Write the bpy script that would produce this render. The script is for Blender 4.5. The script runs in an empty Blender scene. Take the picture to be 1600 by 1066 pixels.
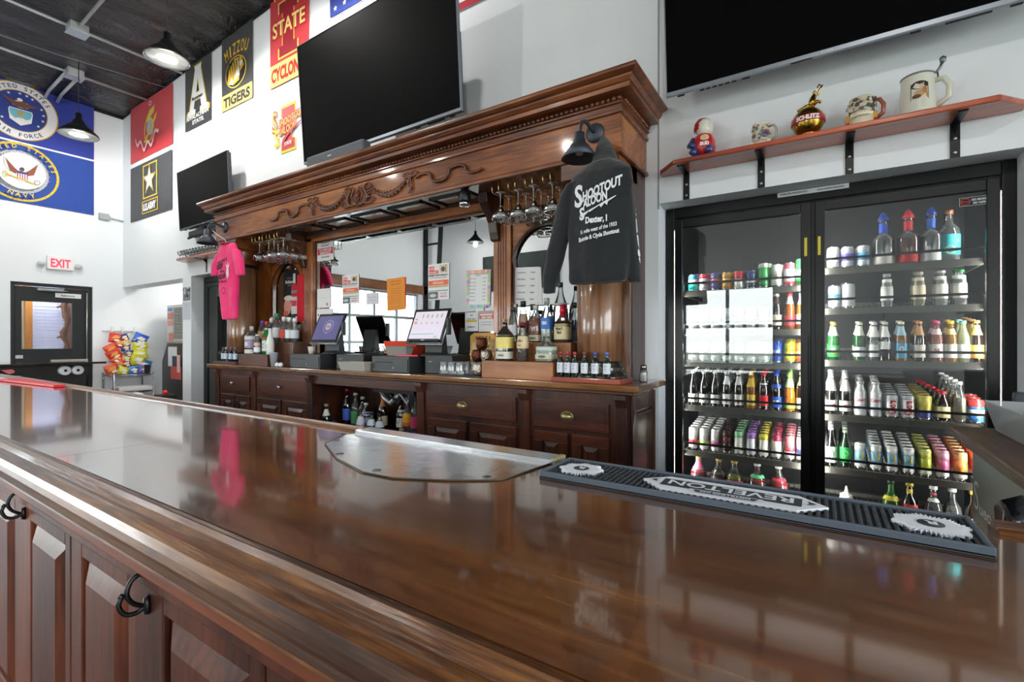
import bpy, bmesh, math, random
from math import sin, cos, pi, radians as R
from mathutils import Vector, Matrix
from mathutils.bvhtree import BVHTree
random.seed(7)
SC = bpy.context.scene
COL = SC.collection

# ---------------------------------------------------------------- camera
cam = bpy.data.cameras.new('camera'); co = bpy.data.objects.new('camera', cam); COL.objects.link(co)
cam.sensor_width = 36; cam.lens = 745/1600*36; cam.clip_start = .02; cam.clip_end = 300
co.location = (0, 0, 1.42); co.rotation_euler = (R(90), 0, math.atan(483/745))
SC.camera = co
# ---------------------------------------------------------------- exposure
vs = SC.view_settings
vs.view_transform = 'Standard'; vs.look = 'None'; vs.gamma = 1; vs.exposure = 0.74; vs.use_curve_mapping = False
SC.cycles.max_bounces = 8; SC.cycles.diffuse_bounces = 4; SC.cycles.glossy_bounces = 5
SC.cycles.transparent_max_bounces = 24; SC.cycles.transmission_bounces = 4
SC.cycles.caustics_reflective = False; SC.cycles.caustics_refractive = False
SC.cycles.use_denoising = True; SC.cycles.sample_clamp_indirect = 6
# ---------------------------------------------------------------- daylight
W = bpy.data.worlds.new('sky'); SC.world = W; W.use_nodes = True
nt = W.node_tree; nt.nodes.clear()
o_ = nt.nodes.new('ShaderNodeOutputWorld'); bg = nt.nodes.new('ShaderNodeBackground')
tc = nt.nodes.new('ShaderNodeTexCoord'); sx = nt.nodes.new('ShaderNodeSeparateXYZ'); rp = nt.nodes.new('ShaderNodeValToRGB')
rp.color_ramp.elements[0].position = .0; rp.color_ramp.elements[0].color = (1, 1, .98, 1)
rp.color_ramp.elements[1].position = .6; rp.color_ramp.elements[1].color = (.8, .88, 1, 1)
nt.links.new(tc.outputs['Generated'], sx.inputs[0]); nt.links.new(sx.outputs[2], rp.inputs[0])
nt.links.new(rp.outputs[0], bg.inputs[0]); nt.links.new(bg.outputs[0], o_.inputs[0]); bg.inputs[1].default_value = 9.0

def portal(name, loc, rot, sx_, sy_):
    l = bpy.data.lights.new(name, 'AREA'); l.shape = 'RECTANGLE'; l.size = sx_; l.size_y = sy_; l.cycles.is_portal = True
    o = bpy.data.objects.new(name, l); COL.objects.link(o); o.location = loc; o.rotation_euler = rot
    return o
# portals in the glazed openings only steer the sampling of the sky light
portal('portal_left_doors', (-10.12, -2.5, 1.4), (0, R(-90), 0), 2.72, 3.1)
portal('portal_front_left', (-7.0, -5.17, 1.2), (R(-90), 0, pi), 3.0, 2.36)
portal('portal_front_middle', (-1.8, -5.17, 1.75), (R(-90), 0, pi), 1.9, 1.75)
portal('portal_front_right', (3.85, -5.17, 1.6), (R(-90), 0, pi), 1.7, 3.1)
portal('portal_right', (5.17, -1.0, 1.7), (0, R(90), 0), 3.1, 6.0)

# ---------------------------------------------------------------- helpers
WL = {}
def wl(o):
    return WL.get(o.name, Vector((0, 0, 0))) if o else Vector((0, 0, 0))
def tag(o, label=None, cat=None, group=None, kind=None):
    if label: o['label'] = label
    if cat: o['category'] = cat
    if group: o['group'] = group
    if kind: o['kind'] = kind
    return o
def thing(name, label, cat, loc=(0, 0, 0), group=None, rot=None):
    o = bpy.data.objects.new(name, None); COL.objects.link(o); o.location = loc; o.empty_display_size = .05
    if rot: o.rotation_euler = rot
    WL[o.name] = Vector(loc)
    return tag(o, label, cat, group)
def mirror_tree(src, parent=None, loc=None, label=None, group=None, rot=None):
    c = src.copy(); COL.objects.link(c); c.parent = parent
    if loc is not None: c.location = loc
    if rot is not None: c.rotation_euler = rot
    if label: c['label'] = label
    if group: c['group'] = group
    for ch in list(src.children): mirror_tree(ch, c)
    return c
dup = mirror_tree

def sm(P, k=5):
    """Catmull-Rom smoothing of a path"""
    P = [Vector(p) for p in P]; out = []
    for i in range(len(P)-1):
        a, b, c, d = P[max(0, i-1)], P[i], P[i+1], P[min(len(P)-1, i+2)]
        for j in range(k):
            t = j/k; out.append(.5*((2*b)+(c-a)*t+(2*a-5*b+4*c-d)*t*t+(3*b-a-3*c+d)*t**3))
    return out+[P[-1]]
def smr(R_, k=5):
    out = []
    for i in range(len(R_)-1): out += [R_[i]+(R_[i+1]-R_[i])*j/k for j in range(k)]
    return out+[R_[-1]]
class MB:
    def __init__(s): s.v = []; s.f = []; s.m = []; s.s = []; s.mats = []
    def mi(s, m):
        if m not in s.mats: s.mats.append(m)
        return s.mats.index(m)
    def add(s, vs, fs, m, smooth=False):
        b = len(s.v); s.v += [tuple(v) for v in vs]; k = s.mi(m)
        for f in fs: s.f.append(tuple(b+i for i in f)); s.m.append(k); s.s.append(smooth)
        return s
    def box(s, x0, x1, y0, y1, z0, z1, m):
        v = [(x, y, z) for z in (z0, z1) for y in (y0, y1) for x in (x0, x1)]
        return s.add(v, [(0, 2, 3, 1), (4, 5, 7, 6), (0, 1, 5, 4), (2, 6, 7, 3), (0, 4, 6, 2), (1, 3, 7, 5)], m)
    def frustum(s, x0, x1, y0, y1, z0, z1, ins, m, axis=2):
        """box whose far face is inset (raised panel). axis: 1 -> face towards -y"""
        if axis == 1:
            v = [(x0, y1, z0), (x1, y1, z0), (x1, y1, z1), (x0, y1, z1), (x0+ins, y0, z0+ins), (x1-ins, y0, z0+ins), (x1-ins, y0, z1-ins), (x0+ins, y0, z1-ins)]
            f = [(4, 5, 6, 7), (0, 1, 5, 4), (1, 2, 6, 5), (2, 3, 7, 6), (3, 0, 4, 7)]
        else:
            v = [(x0, y0, z0), (x1, y0, z0), (x1, y1, z0), (x0, y1, z0), (x0+ins, y0+ins, z1), (x1-ins, y0+ins, z1), (x1-ins, y1-ins, z1), (x0+ins, y1-ins, z1)]
            f = [(4, 5, 6, 7), (0, 1, 5, 4), (1, 2, 6, 5), (2, 3, 7, 6), (3, 0, 4, 7), (3, 2, 1, 0)]
        return s.add(v, f, m)
    def lathe(s, prof, m, c=(0, 0, 0), n=20, M=None, smooth=True, sq=None):
        v = []; f = []
        for r, z in prof:
            for i in range(n):
                a = 2*pi*i/n
                if sq:
                    e = sq; cx, sy_ = cos(a), sin(a); k = 1/((abs(cx)**e+abs(sy_)**e)**(1/e)); p = (r*k*cx, r*k*sy_, z)
                else: p = (r*cos(a), r*sin(a), z)
                v.append(p)
        for j in range(len(prof)-1):
            for i in range(n):
                a = j*n+i; b = j*n+(i+1) % n; f.append((a, b, b+n, a+n))
        if prof[0][0] > 1e-5: f.append(tuple(range(n-1, -1, -1)))
        if prof[-1][0] > 1e-5: f.append(tuple(range((len(prof)-1)*n, len(prof)*n)))
        if M is not None: v = [M @ Vector(p) for p in v]
        v = [(p[0]+c[0], p[1]+c[1], p[2]+c[2]) for p in v]
        return s.add(v, f, m, smooth)
    def lathes(s, segs, c=(0, 0, 0), n=20, M=None, sq=None):
        for prof, m in segs: s.lathe(prof, m, c, n, M, True, sq)
        return s
    def tube(s, path, r, m, n=8, closed=False, smooth=True, caps=True):
        P = [Vector(p) for p in path]; N = len(P); rs = r if isinstance(r, (list, tuple)) else [r]*N
        v = []; f = []; up = None
        for i in range(N):
            if closed: d = P[(i+1) % N]-P[i-1]
            else: d = P[min(i+1, N-1)]-P[max(i-1, 0)]
            d.normalize()
            if up is None:
                up = Vector((0, 0, 1)) if abs(d.z) < .9 else Vector((1, 0, 0))
            side = d.cross(up)
            if side.length < 1e-4: side = d.cross(Vector((0, 1, .1)))
            side.normalize(); up = side.cross(d).normalized()
            rr = rs[i]; ra, rb = rr if isinstance(rr, tuple) else (rr, rr)
            for k in range(n):
                a = 2*pi*k/n; v.append(P[i]+side*cos(a)*ra+up*sin(a)*rb)
        M_ = N if closed else N-1
        for i in range(M_):
            for k in range(n):
                a = i*n+k; b = i*n+(k+1) % n; c2 = ((i+1) % N)*n
                f.append((a, b, c2+(k+1) % n, c2+k))
        if not closed and caps: f += [tuple(range(n-1, -1, -1)), tuple(range((N-1)*n, N*n))]
        return s.add(v, f, m, smooth)
    def prism(s, poly, fn, d0, d1, m, smooth=False):
        """poly 2d -> fn(u,v,d) extruded between d0 and d1"""
        n = len(poly); v = [fn(p[0], p[1], d0) for p in poly]+[fn(p[0], p[1], d1) for p in poly]
        f = [tuple(range(n-1, -1, -1)), tuple(range(n, 2*n))]+[(i, (i+1) % n, n+(i+1) % n, n+i) for i in range(n)]
        return s.add(v, f, m, smooth)
    def sweep_x(s, prof, x0, x1, m, k0=0, k1=0):
        """profile [(y,z)] run along x; ends mitred: x shifts by k*(y - y of first point)"""
        y0 = prof[0][0]; n = len(prof)
        v = [(x0-k0*(y0-p[0]), p[0], p[1]) for p in prof]+[(x1+k1*(y0-p[0]), p[0], p[1]) for p in prof]
        f = [(i, i+1, n+i+1, n+i) for i in range(n-1)]+[tuple(range(n-1, -1, -1)), tuple(range(n, 2*n))]
        return s.add(v, f, m)
    def obj(s, name, parent=None, base=None, bevel=0, seg=2, flip=True, mod=None):
        if not s.v: return None
        V = s.v
        if base is None:
            if parent is not None: base = wl(parent)
            else:
                xs, ys, zs = zip(*V); base = Vector(((min(xs)+max(xs))/2, (min(ys)+max(ys))/2, min(zs)))
        base = Vector(base); pw = wl(parent) if parent else Vector((0, 0, 0))
        me = bpy.data.meshes.new(name)
        me.from_pydata([(v[0]-base.x, v[1]-base.y, v[2]-base.z) for v in V], [], s.f)
        for m in s.mats: me.materials.append(m)
        me.polygons.foreach_set('material_index', s.m); me.polygons.foreach_set('use_smooth', s.s)
        if flip:
            b = bmesh.new(); b.from_mesh(me); bmesh.ops.recalc_face_normals(b, faces=b.faces); b.to_mesh(me); b.free()
        me.update()
        o = bpy.data.objects.new(name, me); COL.objects.link(o)
        if parent: o.parent = parent
        o.location = base-pw; WL[o.name] = base
        if bevel:
            md = o.modifiers.new('bevel', 'BEVEL'); md.width = bevel; md.segments = seg; md.limit_method = 'ANGLE'; md.angle_limit = R(40)
        return o

# ---------------------------------------------------------------- materials
MC = {}
def srgb(c):
    if isinstance(c, str): c = tuple(int(c[i:i+2], 16)/255 for i in (0, 2, 4))
    return tuple((x/12.92 if x <= .04045 else ((x+.055)/1.055)**2.4) for x in c)
def mat(col, rough=.5, metal=0, coat=0, emit=0, name=None, bump=0, bs=20, spec=.5, var=0, sheen=0):
    key = (col, rough, metal, coat, emit, bump, bs, spec, var, sheen)
    if key in MC: return MC[key]
    m = bpy.data.materials.new(name or 'surface'); m.use_nodes = True; t = m.node_tree; p = t.nodes['Principled BSDF']
    c = srgb(col)+(1,)
    p.inputs['Base Color'].default_value = c; p.inputs['Roughness'].default_value = rough; p.inputs['Metallic'].default_value = metal
    p.inputs['Coat Weight'].default_value = coat; p.inputs['Coat Roughness'].default_value = .06; p.inputs['Specular IOR Level'].default_value = spec
    if sheen: p.inputs['Sheen Weight'].default_value = sheen
    if emit:
        p.inputs['Emission Color'].default_value = c; p.inputs['Emission Strength'].default_value = emit
    if bump or var:
        tc = t.nodes.new('ShaderNodeTexCoord'); n = t.nodes.new('ShaderNodeTexNoise'); n.inputs['Scale'].default_value = bs; n.inputs['Detail'].default_value = 4
        t.links.new(tc.outputs['Object'], n.inputs['Vector'])
        if bump:
            b = t.nodes.new('ShaderNodeBump'); b.inputs['Strength'].default_value = bump; b.inputs['Distance'].default_value = .01
            t.links.new(n.outputs[0], b.inputs['Height']); t.links.new(b.outputs[0], p.inputs['Normal'])
        if var:
            r = t.nodes.new('ShaderNodeValToRGB'); r.color_ramp.elements[0].position = .3; r.color_ramp.elements[1].position = .7
            r.color_ramp.elements[0].color = tuple(x*(1-var) for x in c[:3])+(1,); r.color_ramp.elements[1].color = tuple(min(1, x*(1+var)) for x in c[:3])+(1,)
            t.links.new(n.outputs[0], r.inputs[0]); t.links.new(r.outputs[0], p.inputs['Base Color'])
    MC[key] = m; return m
def wood(dark, mid, light, axis='x', rough=.3, coat=.5, grain=7, fine=60, bump=.15, burl=.0, name='stained_wood', wear=None, crough=.08, fs=1.0, cior=1.5, spec=.5):
    key = ('w', dark, mid, light, axis, rough, coat, grain, fine, bump, burl, wear, crough, fs, cior, spec)
    if key in MC: return MC[key]
    m = bpy.data.materials.new(name); m.use_nodes = True; t = m.node_tree; L = t.links; p = t.nodes['Principled BSDF']
    tc = t.nodes.new('ShaderNodeTexCoord'); mp = t.nodes.new('ShaderNodeMapping')
    st = {'x': (.08, 1, 1), 'y': (1, .08, 1), 'z': (1, 1, .08)}[axis]
    mp.inputs['Scale'].default_value = st; L.new(tc.outputs['Object'], mp.inputs[0])
    n1 = t.nodes.new('ShaderNodeTexNoise'); n1.inputs['Scale'].default_value = grain; n1.inputs['Detail'].default_value = 5; n1.inputs['Distortion'].default_value = .35+burl*1.6
    n2 = t.nodes.new('ShaderNodeTexNoise'); n2.inputs['Scale'].default_value = fine; n2.inputs['Detail'].default_value = 3
    n3 = t.nodes.new('ShaderNodeTexNoise'); n3.inputs['Scale'].default_value = 2.2; n3.inputs['Detail'].default_value = 4
    L.new(mp.outputs[0], n1.inputs[0]); L.new(mp.outputs[0], n2.inputs[0]); L.new(tc.outputs['Object'], n3.inputs[0])
    def mix(a, b, f):
        x = t.nodes.new('ShaderNodeMath'); x.operation = 'MULTIPLY_ADD'; L.new(b, x.inputs[0]); x.inputs[1].default_value = f; L.new(a, x.inputs[2]); return x.outputs[0]
    h = mix(n1.outputs[0], n2.outputs[0], .55*fs); h = mix(h, n3.outputs[0], .6)
    rp = t.nodes.new('ShaderNodeValToRGB'); e = rp.color_ramp.elements; s_ = (.5+.5*.55*fs+.3)*.6
    e[0].position = s_-.17; e[0].color = srgb(dark)+(1,); e[1].position = min(1, s_+.19); e[1].color = srgb(light)+(1,)
    q = rp.color_ramp.elements.new(s_); q.color = srgb(mid)+(1,); rp.color_ramp.interpolation = 'B_SPLINE'
    mul = t.nodes.new('ShaderNodeMath'); mul.operation = 'MULTIPLY'; mul.inputs[1].default_value = .6; L.new(h, mul.inputs[0])
    L.new(mul.outputs[0], rp.inputs[0])
    out = rp.outputs[0]
    if wear:
        nw = t.nodes.new('ShaderNodeTexNoise'); nw.inputs['Scale'].default_value = 9; nw.inputs['Detail'].default_value = 8; nw.inputs['Roughness'].default_value = .7
        L.new(tc.outputs['Object'], nw.inputs[0]); rw = t.nodes.new('ShaderNodeValToRGB'); rw.color_ramp.elements[0].position = .66; rw.color_ramp.elements[1].position = .72
        L.new(nw.outputs[0], rw.inputs[0]); mx = t.nodes.new('ShaderNodeMix'); mx.data_type = 'RGBA'; L.new(rw.outputs[0], mx.inputs[0]); L.new(out, mx.inputs[6]); mx.inputs[7].default_value = srgb(wear)+(1,)
        out = mx.outputs[2]
    L.new(out, p.inputs['Base Color'])
    p.inputs['Roughness'].default_value = rough; p.inputs['Coat Weight'].default_value = coat; p.inputs['Coat Roughness'].default_value = crough; p.inputs['Coat IOR'].default_value = cior; p.inputs['Specular IOR Level'].default_value = spec
    if bump:
        b = t.nodes.new('ShaderNodeBump'); b.inputs['Strength'].default_value = bump; b.inputs['Distance'].default_value = .002; L.new(h, b.inputs['Height']); L.new(b.outputs[0], p.inputs['Normal'])
    MC[key] = m; return m
def glass(tint='ffffff', dens=.12, refl=1.0, rough=.02, name='clear_glass', edge=.6):
    key = ('g', tint, dens, refl, rough, edge)
    if key in MC: return MC[key]
    m = bpy.data.materials.new(name); m.use_nodes = True; t = m.node_tree; L = t.links; t.nodes.clear()
    o = t.nodes.new('ShaderNodeOutputMaterial'); tr = t.nodes.new('ShaderNodeBsdfTransparent'); gl = t.nodes.new('ShaderNodeBsdfGlossy')
    df = t.nodes.new('ShaderNodeBsdfDiffuse'); fr = t.nodes.new('ShaderNodeFresnel'); fr.inputs[0].default_value = 1.5
    lw = t.nodes.new('ShaderNodeLayerWeight'); lw.inputs[0].default_value = .35
    c = srgb(tint); df.inputs[0].default_value = c+(1,); gl.inputs['Roughness'].default_value = rough
    mt = t.nodes.new('ShaderNodeMix'); mt.data_type = 'RGBA'; L.new(lw.outputs['Facing'], mt.inputs[0])
    mt.inputs[6].default_value = tuple(.55+.43*x for x in c)+(1,) if dens < .5 else c+(1,); mt.inputs[7].default_value = tuple(x*(1-edge) for x in c)+(1,)
    L.new(mt.outputs[2], tr.inputs[0])
    m1 = t.nodes.new('ShaderNodeMixShader'); m1.inputs[0].default_value = dens; L.new(tr.outputs[0], m1.inputs[1]); L.new(df.outputs[0], m1.inputs[2])
    ml = t.nodes.new('ShaderNodeMath'); ml.operation = 'MULTIPLY'; ml.inputs[1].default_value = refl; ml.use_clamp = True; L.new(fr.outputs[0], ml.inputs[0])
    m2 = t.nodes.new('ShaderNodeMixShader'); L.new(ml.outputs[0], m2.inputs[0]); L.new(m1.outputs[0], m2.inputs[1]); L.new(gl.outputs[0], m2.inputs[2])
    L.new(m2.outputs[0], o.inputs[0]); MC[key] = m; return m

# ---------------------------------------------------------------- flat graphics
TC = {}
def text2d(s, bold=0.0, serif=False):
    key = (s, bold)
    if key in TC: return TC[key]
    cu = bpy.data.curves.new('t', 'FONT'); cu.body = s; cu.offset = bold; cu.resolution_u = 3; cu.align_x = 'LEFT'
    o = bpy.data.objects.new('t', cu); me = bpy.data.meshes.new_from_object(o)
    v = [(p.co.x, p.co.y) for p in me.vertices]; f = [tuple(p.vertices) for p in me.polygons]
    bpy.data.objects.remove(o); bpy.data.curves.remove(cu); bpy.data.meshes.remove(me)
    if not v: v = [(0, 0)]
    xs = [p[0] for p in v]; x0, x1 = min(xs), max(xs)
    TC[key] = ([((p[0]-x0)/max(1e-6, x1-x0)-.5, p[1]/.73) for p in v], f, (x1-x0)/.73); return TC[key]
def ell(cx, cy, rx, ry=None, n=28, a0=0, a1=360):
    ry = rx if ry is None else ry
    k = n if a1-a0 >= 360 else n+1
    return [(cx+rx*cos(R(a0)+R(a1-a0)*i/n), cy+ry*sin(R(a0)+R(a1-a0)*i/n)) for i in range(k)]
def star(cx, cy, r, k=5, q=.4, rot=90):
    return [(cx+(r if i % 2 == 0 else r*q)*cos(R(rot)+pi*i/k), cy+(r if i % 2 == 0 else r*q)*sin(R(rot)+pi*i/k)) for i in range(2*k)]
def draw(B, elems, fn, d0=.0008, dd=.0005, rough=.6):
    """elems: ('r',x0,y0,x1,y1,col) ('p',pts,col) ('t',txt,cx,cy(baseline),h,w|None,col[,bold]) ('ring',cx,cy,rx,ry,th,col)
       ('arc',txt,cx,cy,r,h,ang_mid,span,col) ; fn(u,v,d)"""
    d = d0
    for e in elems:
        k = e[0]; M = lambda c: c if not isinstance(c, str) else mat(c, rough)
        if k == 'r':
            _, a, b, c, g, col = e[:6]; B.add([fn(a, b, d), fn(c, b, d), fn(c, g, d), fn(a, g, d)], [(0, 1, 2, 3)], M(col))
        elif k == 'p': B.add([fn(p[0], p[1], d) for p in e[1]], [tuple(range(len(e[1])))], M(e[2]))
        elif k == 'ring':
            _, cx, cy, rx, ry, th, col = e; a = ell(cx, cy, rx, ry, 36); b = ell(cx, cy, rx-th, ry-th, 36)
            B.add([fn(p[0], p[1], d) for p in a+b], [(i, (i+1) % 36, 36+(i+1) % 36, 36+i) for i in range(36)], M(col))
        elif k == 't':
            _, s, cx, cy, h, w, col = e[:7]; bold = e[7] if len(e) > 7 else .02; sh = e[8] if len(e) > 8 else 0
            v, f, asp = text2d(s, bold); w = w or asp*h
            B.add([fn(cx+p[0]*w, cy+p[1]*h+sh*p[0]*w, d) for p in v], f, M(col))
        elif k == 'arc':
            _, s, cx, cy, r, h, am, sp, col = e; n = len(s)
            for i, chh in enumerate(s):
                if chh == ' ': continue
                a = R(am+sp*(.5-(i+.5)/n)); v, f, asp = text2d(chh, .02); w = min(asp*h, abs(R(sp))*r/n*.8); flip = 1 if sp > 0 else -1
                pts = []
                for p in v:
                    q = (p[0]*w, (p[1]-.5)*h)
                    rr = r+flip*q[1]; ang = a-flip*q[0]/r if sp > 0 else a+q[0]/r
                    pts.append(fn(cx+rr*cos(ang), cy+rr*sin(ang), d))
                B.add(pts, f, M(col))
        d += dd
def XZ(x0, z0, y):            # faces -y
    return lambda u, v, d: (x0+u, y-d, z0+v)
def YZ(y0, z0, x):            # faces +x (left wall)
    return lambda u, v, d: (x+d, y0+u, z0+v)
def XY(x0, y0, z):
    return lambda u, v, d: (x0+u, y0+v, z+d)
# ================================================================ the room
WALL = mat('edf1f5', .85, name='white_wall_paint', bump=.02, bs=60)
WALLG = mat('e4e8ec', .85, name='white_wall_paint_shop')
BLACK = mat('0c0d0e', .35, name='black_metal')
BLKM = mat('0e0f11', .6, name='matte_black')
YW = 3.2; XL = -9.95; XR = 5.0; YF = -5.0
def ceil_z(x): return 5.73+.047*x
def struct(B, name, base=None, bevel=0): return tag(B.obj(name, base=base, bevel=bevel), kind='structure')
# back wall pieces around the two cooler openings
B = MB(); T = .25; zt = 6.1
B.box(XL-.2, -7.76, YW, YW+T, 2.33, zt, WALL)                  # lintel over the side passage
B.box(-7.76, -7.5, YW, YW+T, 0, zt, WALL); B.box(-7.5, -5.95, YW, YW+T, 2.34, zt, WALL)
B.box(-5.95, -.91, YW, YW+T, 0, zt, WALL); B.box(-.91, .82, YW, YW+T, 2.335, zt, WALL)
B.box(.82, XR+.2, YW, YW+T, 0, zt, WALL)
struct(B, 'wall_back')
B = MB(); B.box(-.915, -.905, YW-.002, YW+.001, 2.3, 5.69, mat('9a9da0', .8)); struct(B, 'trim_1')
B = MB(); y0, y1 = YF-.2, 6.2
for a, b, c, d in [(y0, -4.1, 0, 6), (-4.1, -.9, 2.78, 6), (-.9, 1.86, 0, 6), (1.86, 2.8, 2.3, 6), (2.8, y1, 0, 6)]: B.box(XL-.2, XL, a, b, c, d, WALL)
struct(B, 'wall_left')
B = MB(); W2 = WALLG
for a, b, c, d in [(XL-.2, -8.5, 0, 6.2), (-8.5, -5.5, 2.4, 6.2), (-5.5, -2.75, 0, 6.2), (-2.75, -.85, 0, .88), (-2.75, -.85, 2.63, 6.2), (-.85, 3.0, 0, 6.2), (3.0, 4.7, 0, .05), (3.0, 4.7, 3.15, 6.2), (4.7, XR+.2, 0, 6.2)]:
    B.box(a, b, YF-.2, YF, c, d, W2)
struct(B, 'wall_front')
B = MB()
for a, b, c, d in [(YF-.2, -4.0, 0, 6.2), (-4, 2, 0, .15), (-4, 2, 3.25, 6.2), (2, YW+.3, 0, 6.2)]: B.box(XR, XR+.2, a, b, c, d, W2)
struct(B, 'wall_right')
B = MB(); B.box(XL-.2, -6.9, 5.0, 5.2, 0, 3, WALL); struct(B, 'wall_passage')
B = MB(); B.box(-7.76, -7.6, YW+.25, 5.2, 0, 3, WALL); struct(B, 'wall_passage_side')
B = MB(); B.box(XL-.2, -7.6, YW+.25, 5.2, 2.9, 3.0, WALL); struct(B, 'ceiling_passage')
B = MB(); B.box(XL-.3, XR+.3, YF-.3, 6.3, -.1, 0, mat('8d8a86', .35, name='polished_concrete', bump=.02, bs=3, var=.12)); struct(B, 'floor')
# black insulation ceiling
def ceiling_mat():
    m = bpy.data.materials.new('black_foil_insulation'); m.use_nodes = True; t = m.node_tree; p = t.nodes['Principled BSDF']
    p.inputs['Base Color'].default_value = (.006, .006, .007, 1); p.inputs['Roughness'].default_value = .2; p.inputs['Specular IOR Level'].default_value = .9
    tc = t.nodes.new('ShaderNodeTexCoord'); mp = t.nodes.new('ShaderNodeMapping'); mp.inputs['Scale'].default_value = (1, .5, 1)
    n = t.nodes.new('ShaderNodeTexNoise'); n.inputs['Scale'].default_value = 2.6; n.inputs['Detail'].default_value = 7; n.inputs['Distortion'].default_value = 1.5; n.inputs['Roughness'].default_value = .6
    b = t.nodes.new('ShaderNodeBump'); b.inputs['Strength'].default_value = 1.0; b.inputs['Distance'].default_value = .14
    t.links.new(tc.outputs['Object'], mp.inputs[0]); t.links.new(mp.outputs[0], n.inputs[0]); t.links.new(n.outputs[0], b.inputs['Height']); t.links.new(b.outputs[0], p.inputs['Normal'])
    return m
B = MB(); n = 40; vs_ = []; fs_ = []
for i in range(n+1):
    for j in range(n+1):
        x = XL-.2+(XR-XL+.4)*i/n; y = YF-.2+(YW-YF+.4)*j/n
        sag = -.05*abs(sin(x*pi/1.15))*(1 if 0 < i < n else 0)
        vs_.append((x, y, ceil_z(x)-.02-.05+sag+.05))
for i in range(n):
    for j in range(n): a = i*(n+1)+j; fs_.append((a, a+1, a+n+2, a+n+1))
B.add(vs_, fs_, ceiling_mat(), True); tag(B.obj('ceiling', flip=False), kind='structure')
B = MB(); B.add([(XL-.3, YF-.3, ceil_z(XL)+.1), (XR+.3, YF-.3, ceil_z(XR)+.1), (XR+.3, YW+.3, ceil_z(XR)+.1), (XL-.3, YW+.3, ceil_z(XL)+.1)], [(0, 1, 2, 3)], BLKM); struct(B, 'ceiling_deck')
B = MB()     # dark edge fascia below the insulation
B.add([(XL, YW-.01, ceil_z(XL)-.09), (XR, YW-.01, ceil_z(XR)-.09), (XR, YW-.01, ceil_z(XR)), (XL, YW-.01, ceil_z(XL))], [(0, 1, 2, 3)], BLKM)
B.add([(XL+.01, YF, ceil_z(XL)-.09), (XL+.01, YW, ceil_z(XL)-.09), (XL+.01, YW, ceil_z(XL)), (XL+.01, YF, ceil_z(XL))], [(0, 1, 2, 3)], BLKM); struct(B, 'trim_2')
# outdoors
B = MB(); B.box(-60, 60, -60, -5.6, -.25, -.15, mat('7d8270', .9, name='lawn', var=.3, bs=.6)); B.box(-60, -10.6, -5.6, 60, -.25, -.15, mat('9a9890', .9, name='parking_gravel', var=.15, bs=1)); B.box(5.6, 60, -5.6, 60, -.25, -.15, mat('9a9890', .9, name='parking_gravel', var=.15, bs=1))
struct(B, 'ground_outside')
# glazed garage doors and shop windows
PANE = glass('eef4f4', .0, .8, .0, 'window_glass', .1); ALU = mat('8b9196', .4, .6, name='aluminium_rail')
def glazed(name, axis, a0, a1, z0, z1, pos, nx, nz, lab, cat='window'):
    B = MB(); w = .035
    def bx(a, b, c, d, t=.03):
        if axis == 'x': B.box(pos-t, pos+t, a, b, c, d, ALU)
        else: B.box(a, b, pos-t, pos+t, c, d, ALU)
    for i in range(nx+1): a = a0+(a1-a0)*i/nx; bx(max(a0, a-w), min(a1, a+w), z0, z1)
    for i in range(nz+1): z = z0+(z1-z0)*i/nz; bx(a0, a1, max(z0, z-w), min(z1, z+w), .025)
    o = B.obj(name); tag(o, kind='structure')
    P = MB()
    if axis == 'x': P.box(pos-.003, pos+.003, a0, a1, z0, z1, PANE)
    else: P.box(a0, a1, pos-.003, pos+.003, z0, z1, PANE)
    P.obj('pane', o)
glazed('door_1', 'x', -4.1, -.9, 0, 2.78, XL-.1, 4, 4, '')
glazed('window_1', 'y', -8.5, -5.5, 0, 2.4, YF-.1, 3, 3, '')
glazed('window_2', 'y', -2.75, -.85, .88, 2.63, YF-.1, 2, 2, '')
glazed('window_added_front', 'y', 3.0, 4.7, .05, 3.15, YF-.1, 2, 3, '')  # extra glazed opening, added to let more daylight into the room
glazed('window_added_right', 'x', -4, 2, .15, 3.25, XR+.1, 5, 3, '')  # added along the unseen right wall as a further daylight source
B = MB(); B.box(XL, XL+.05, -4.4, -.6, 2.8, 3.05, wood('4a2a18', '7a4a2c', '9a6a44', 'y')); struct(B, 'trim_3')
# black steel rigid frame column by the garage door (seen in the mirror)
def steel_column(y, lab):
    B = MB(); x = XL+.03
    B.box(x, x+.02, y-.09, y+.09, 0, 5.15, BLKM); B.add([(x+.3, y-.09, 0), (x+.3, y+.09, 0), (x+.62, y+.09, 5.15), (x+.62, y-.09, 5.15), (x+.32, y-.09, 0), (x+.32, y+.09, 0), (x+.64, y+.09, 5.15), (x+.64, y-.09, 5.15)], [(0, 1, 2, 3), (4, 7, 6, 5), (0, 4, 5, 1), (2, 6, 7, 3), (0, 3, 7, 4), (1, 5, 6, 2)], BLKM)
    for i in range(8): z = .3+i*.66; B.box(x, x+.3+.32*z/5.15, y-.03, y+.03, z, z+.05, BLKM)
    tag(B.obj('steel_column'), lab, 'column')
steel_column(-4.35, 'black steel ladder-like column at the far corner end of the garage door, seen in the mirror')
steel_column(-.62, 'black steel ladder-like column at the near end of the garage door, seen in the mirror')
B = MB(); B.box(-8.25, -5.75, YF+.01, YF+.04, 2.85, 3.85, mat('2b3433', .8, name='chalkboard', var=.2, bs=3)); tag(B.obj('chalkboard'), 'dark green-black board high on the far wall, reflected in the back bar mirror', 'board')

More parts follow.
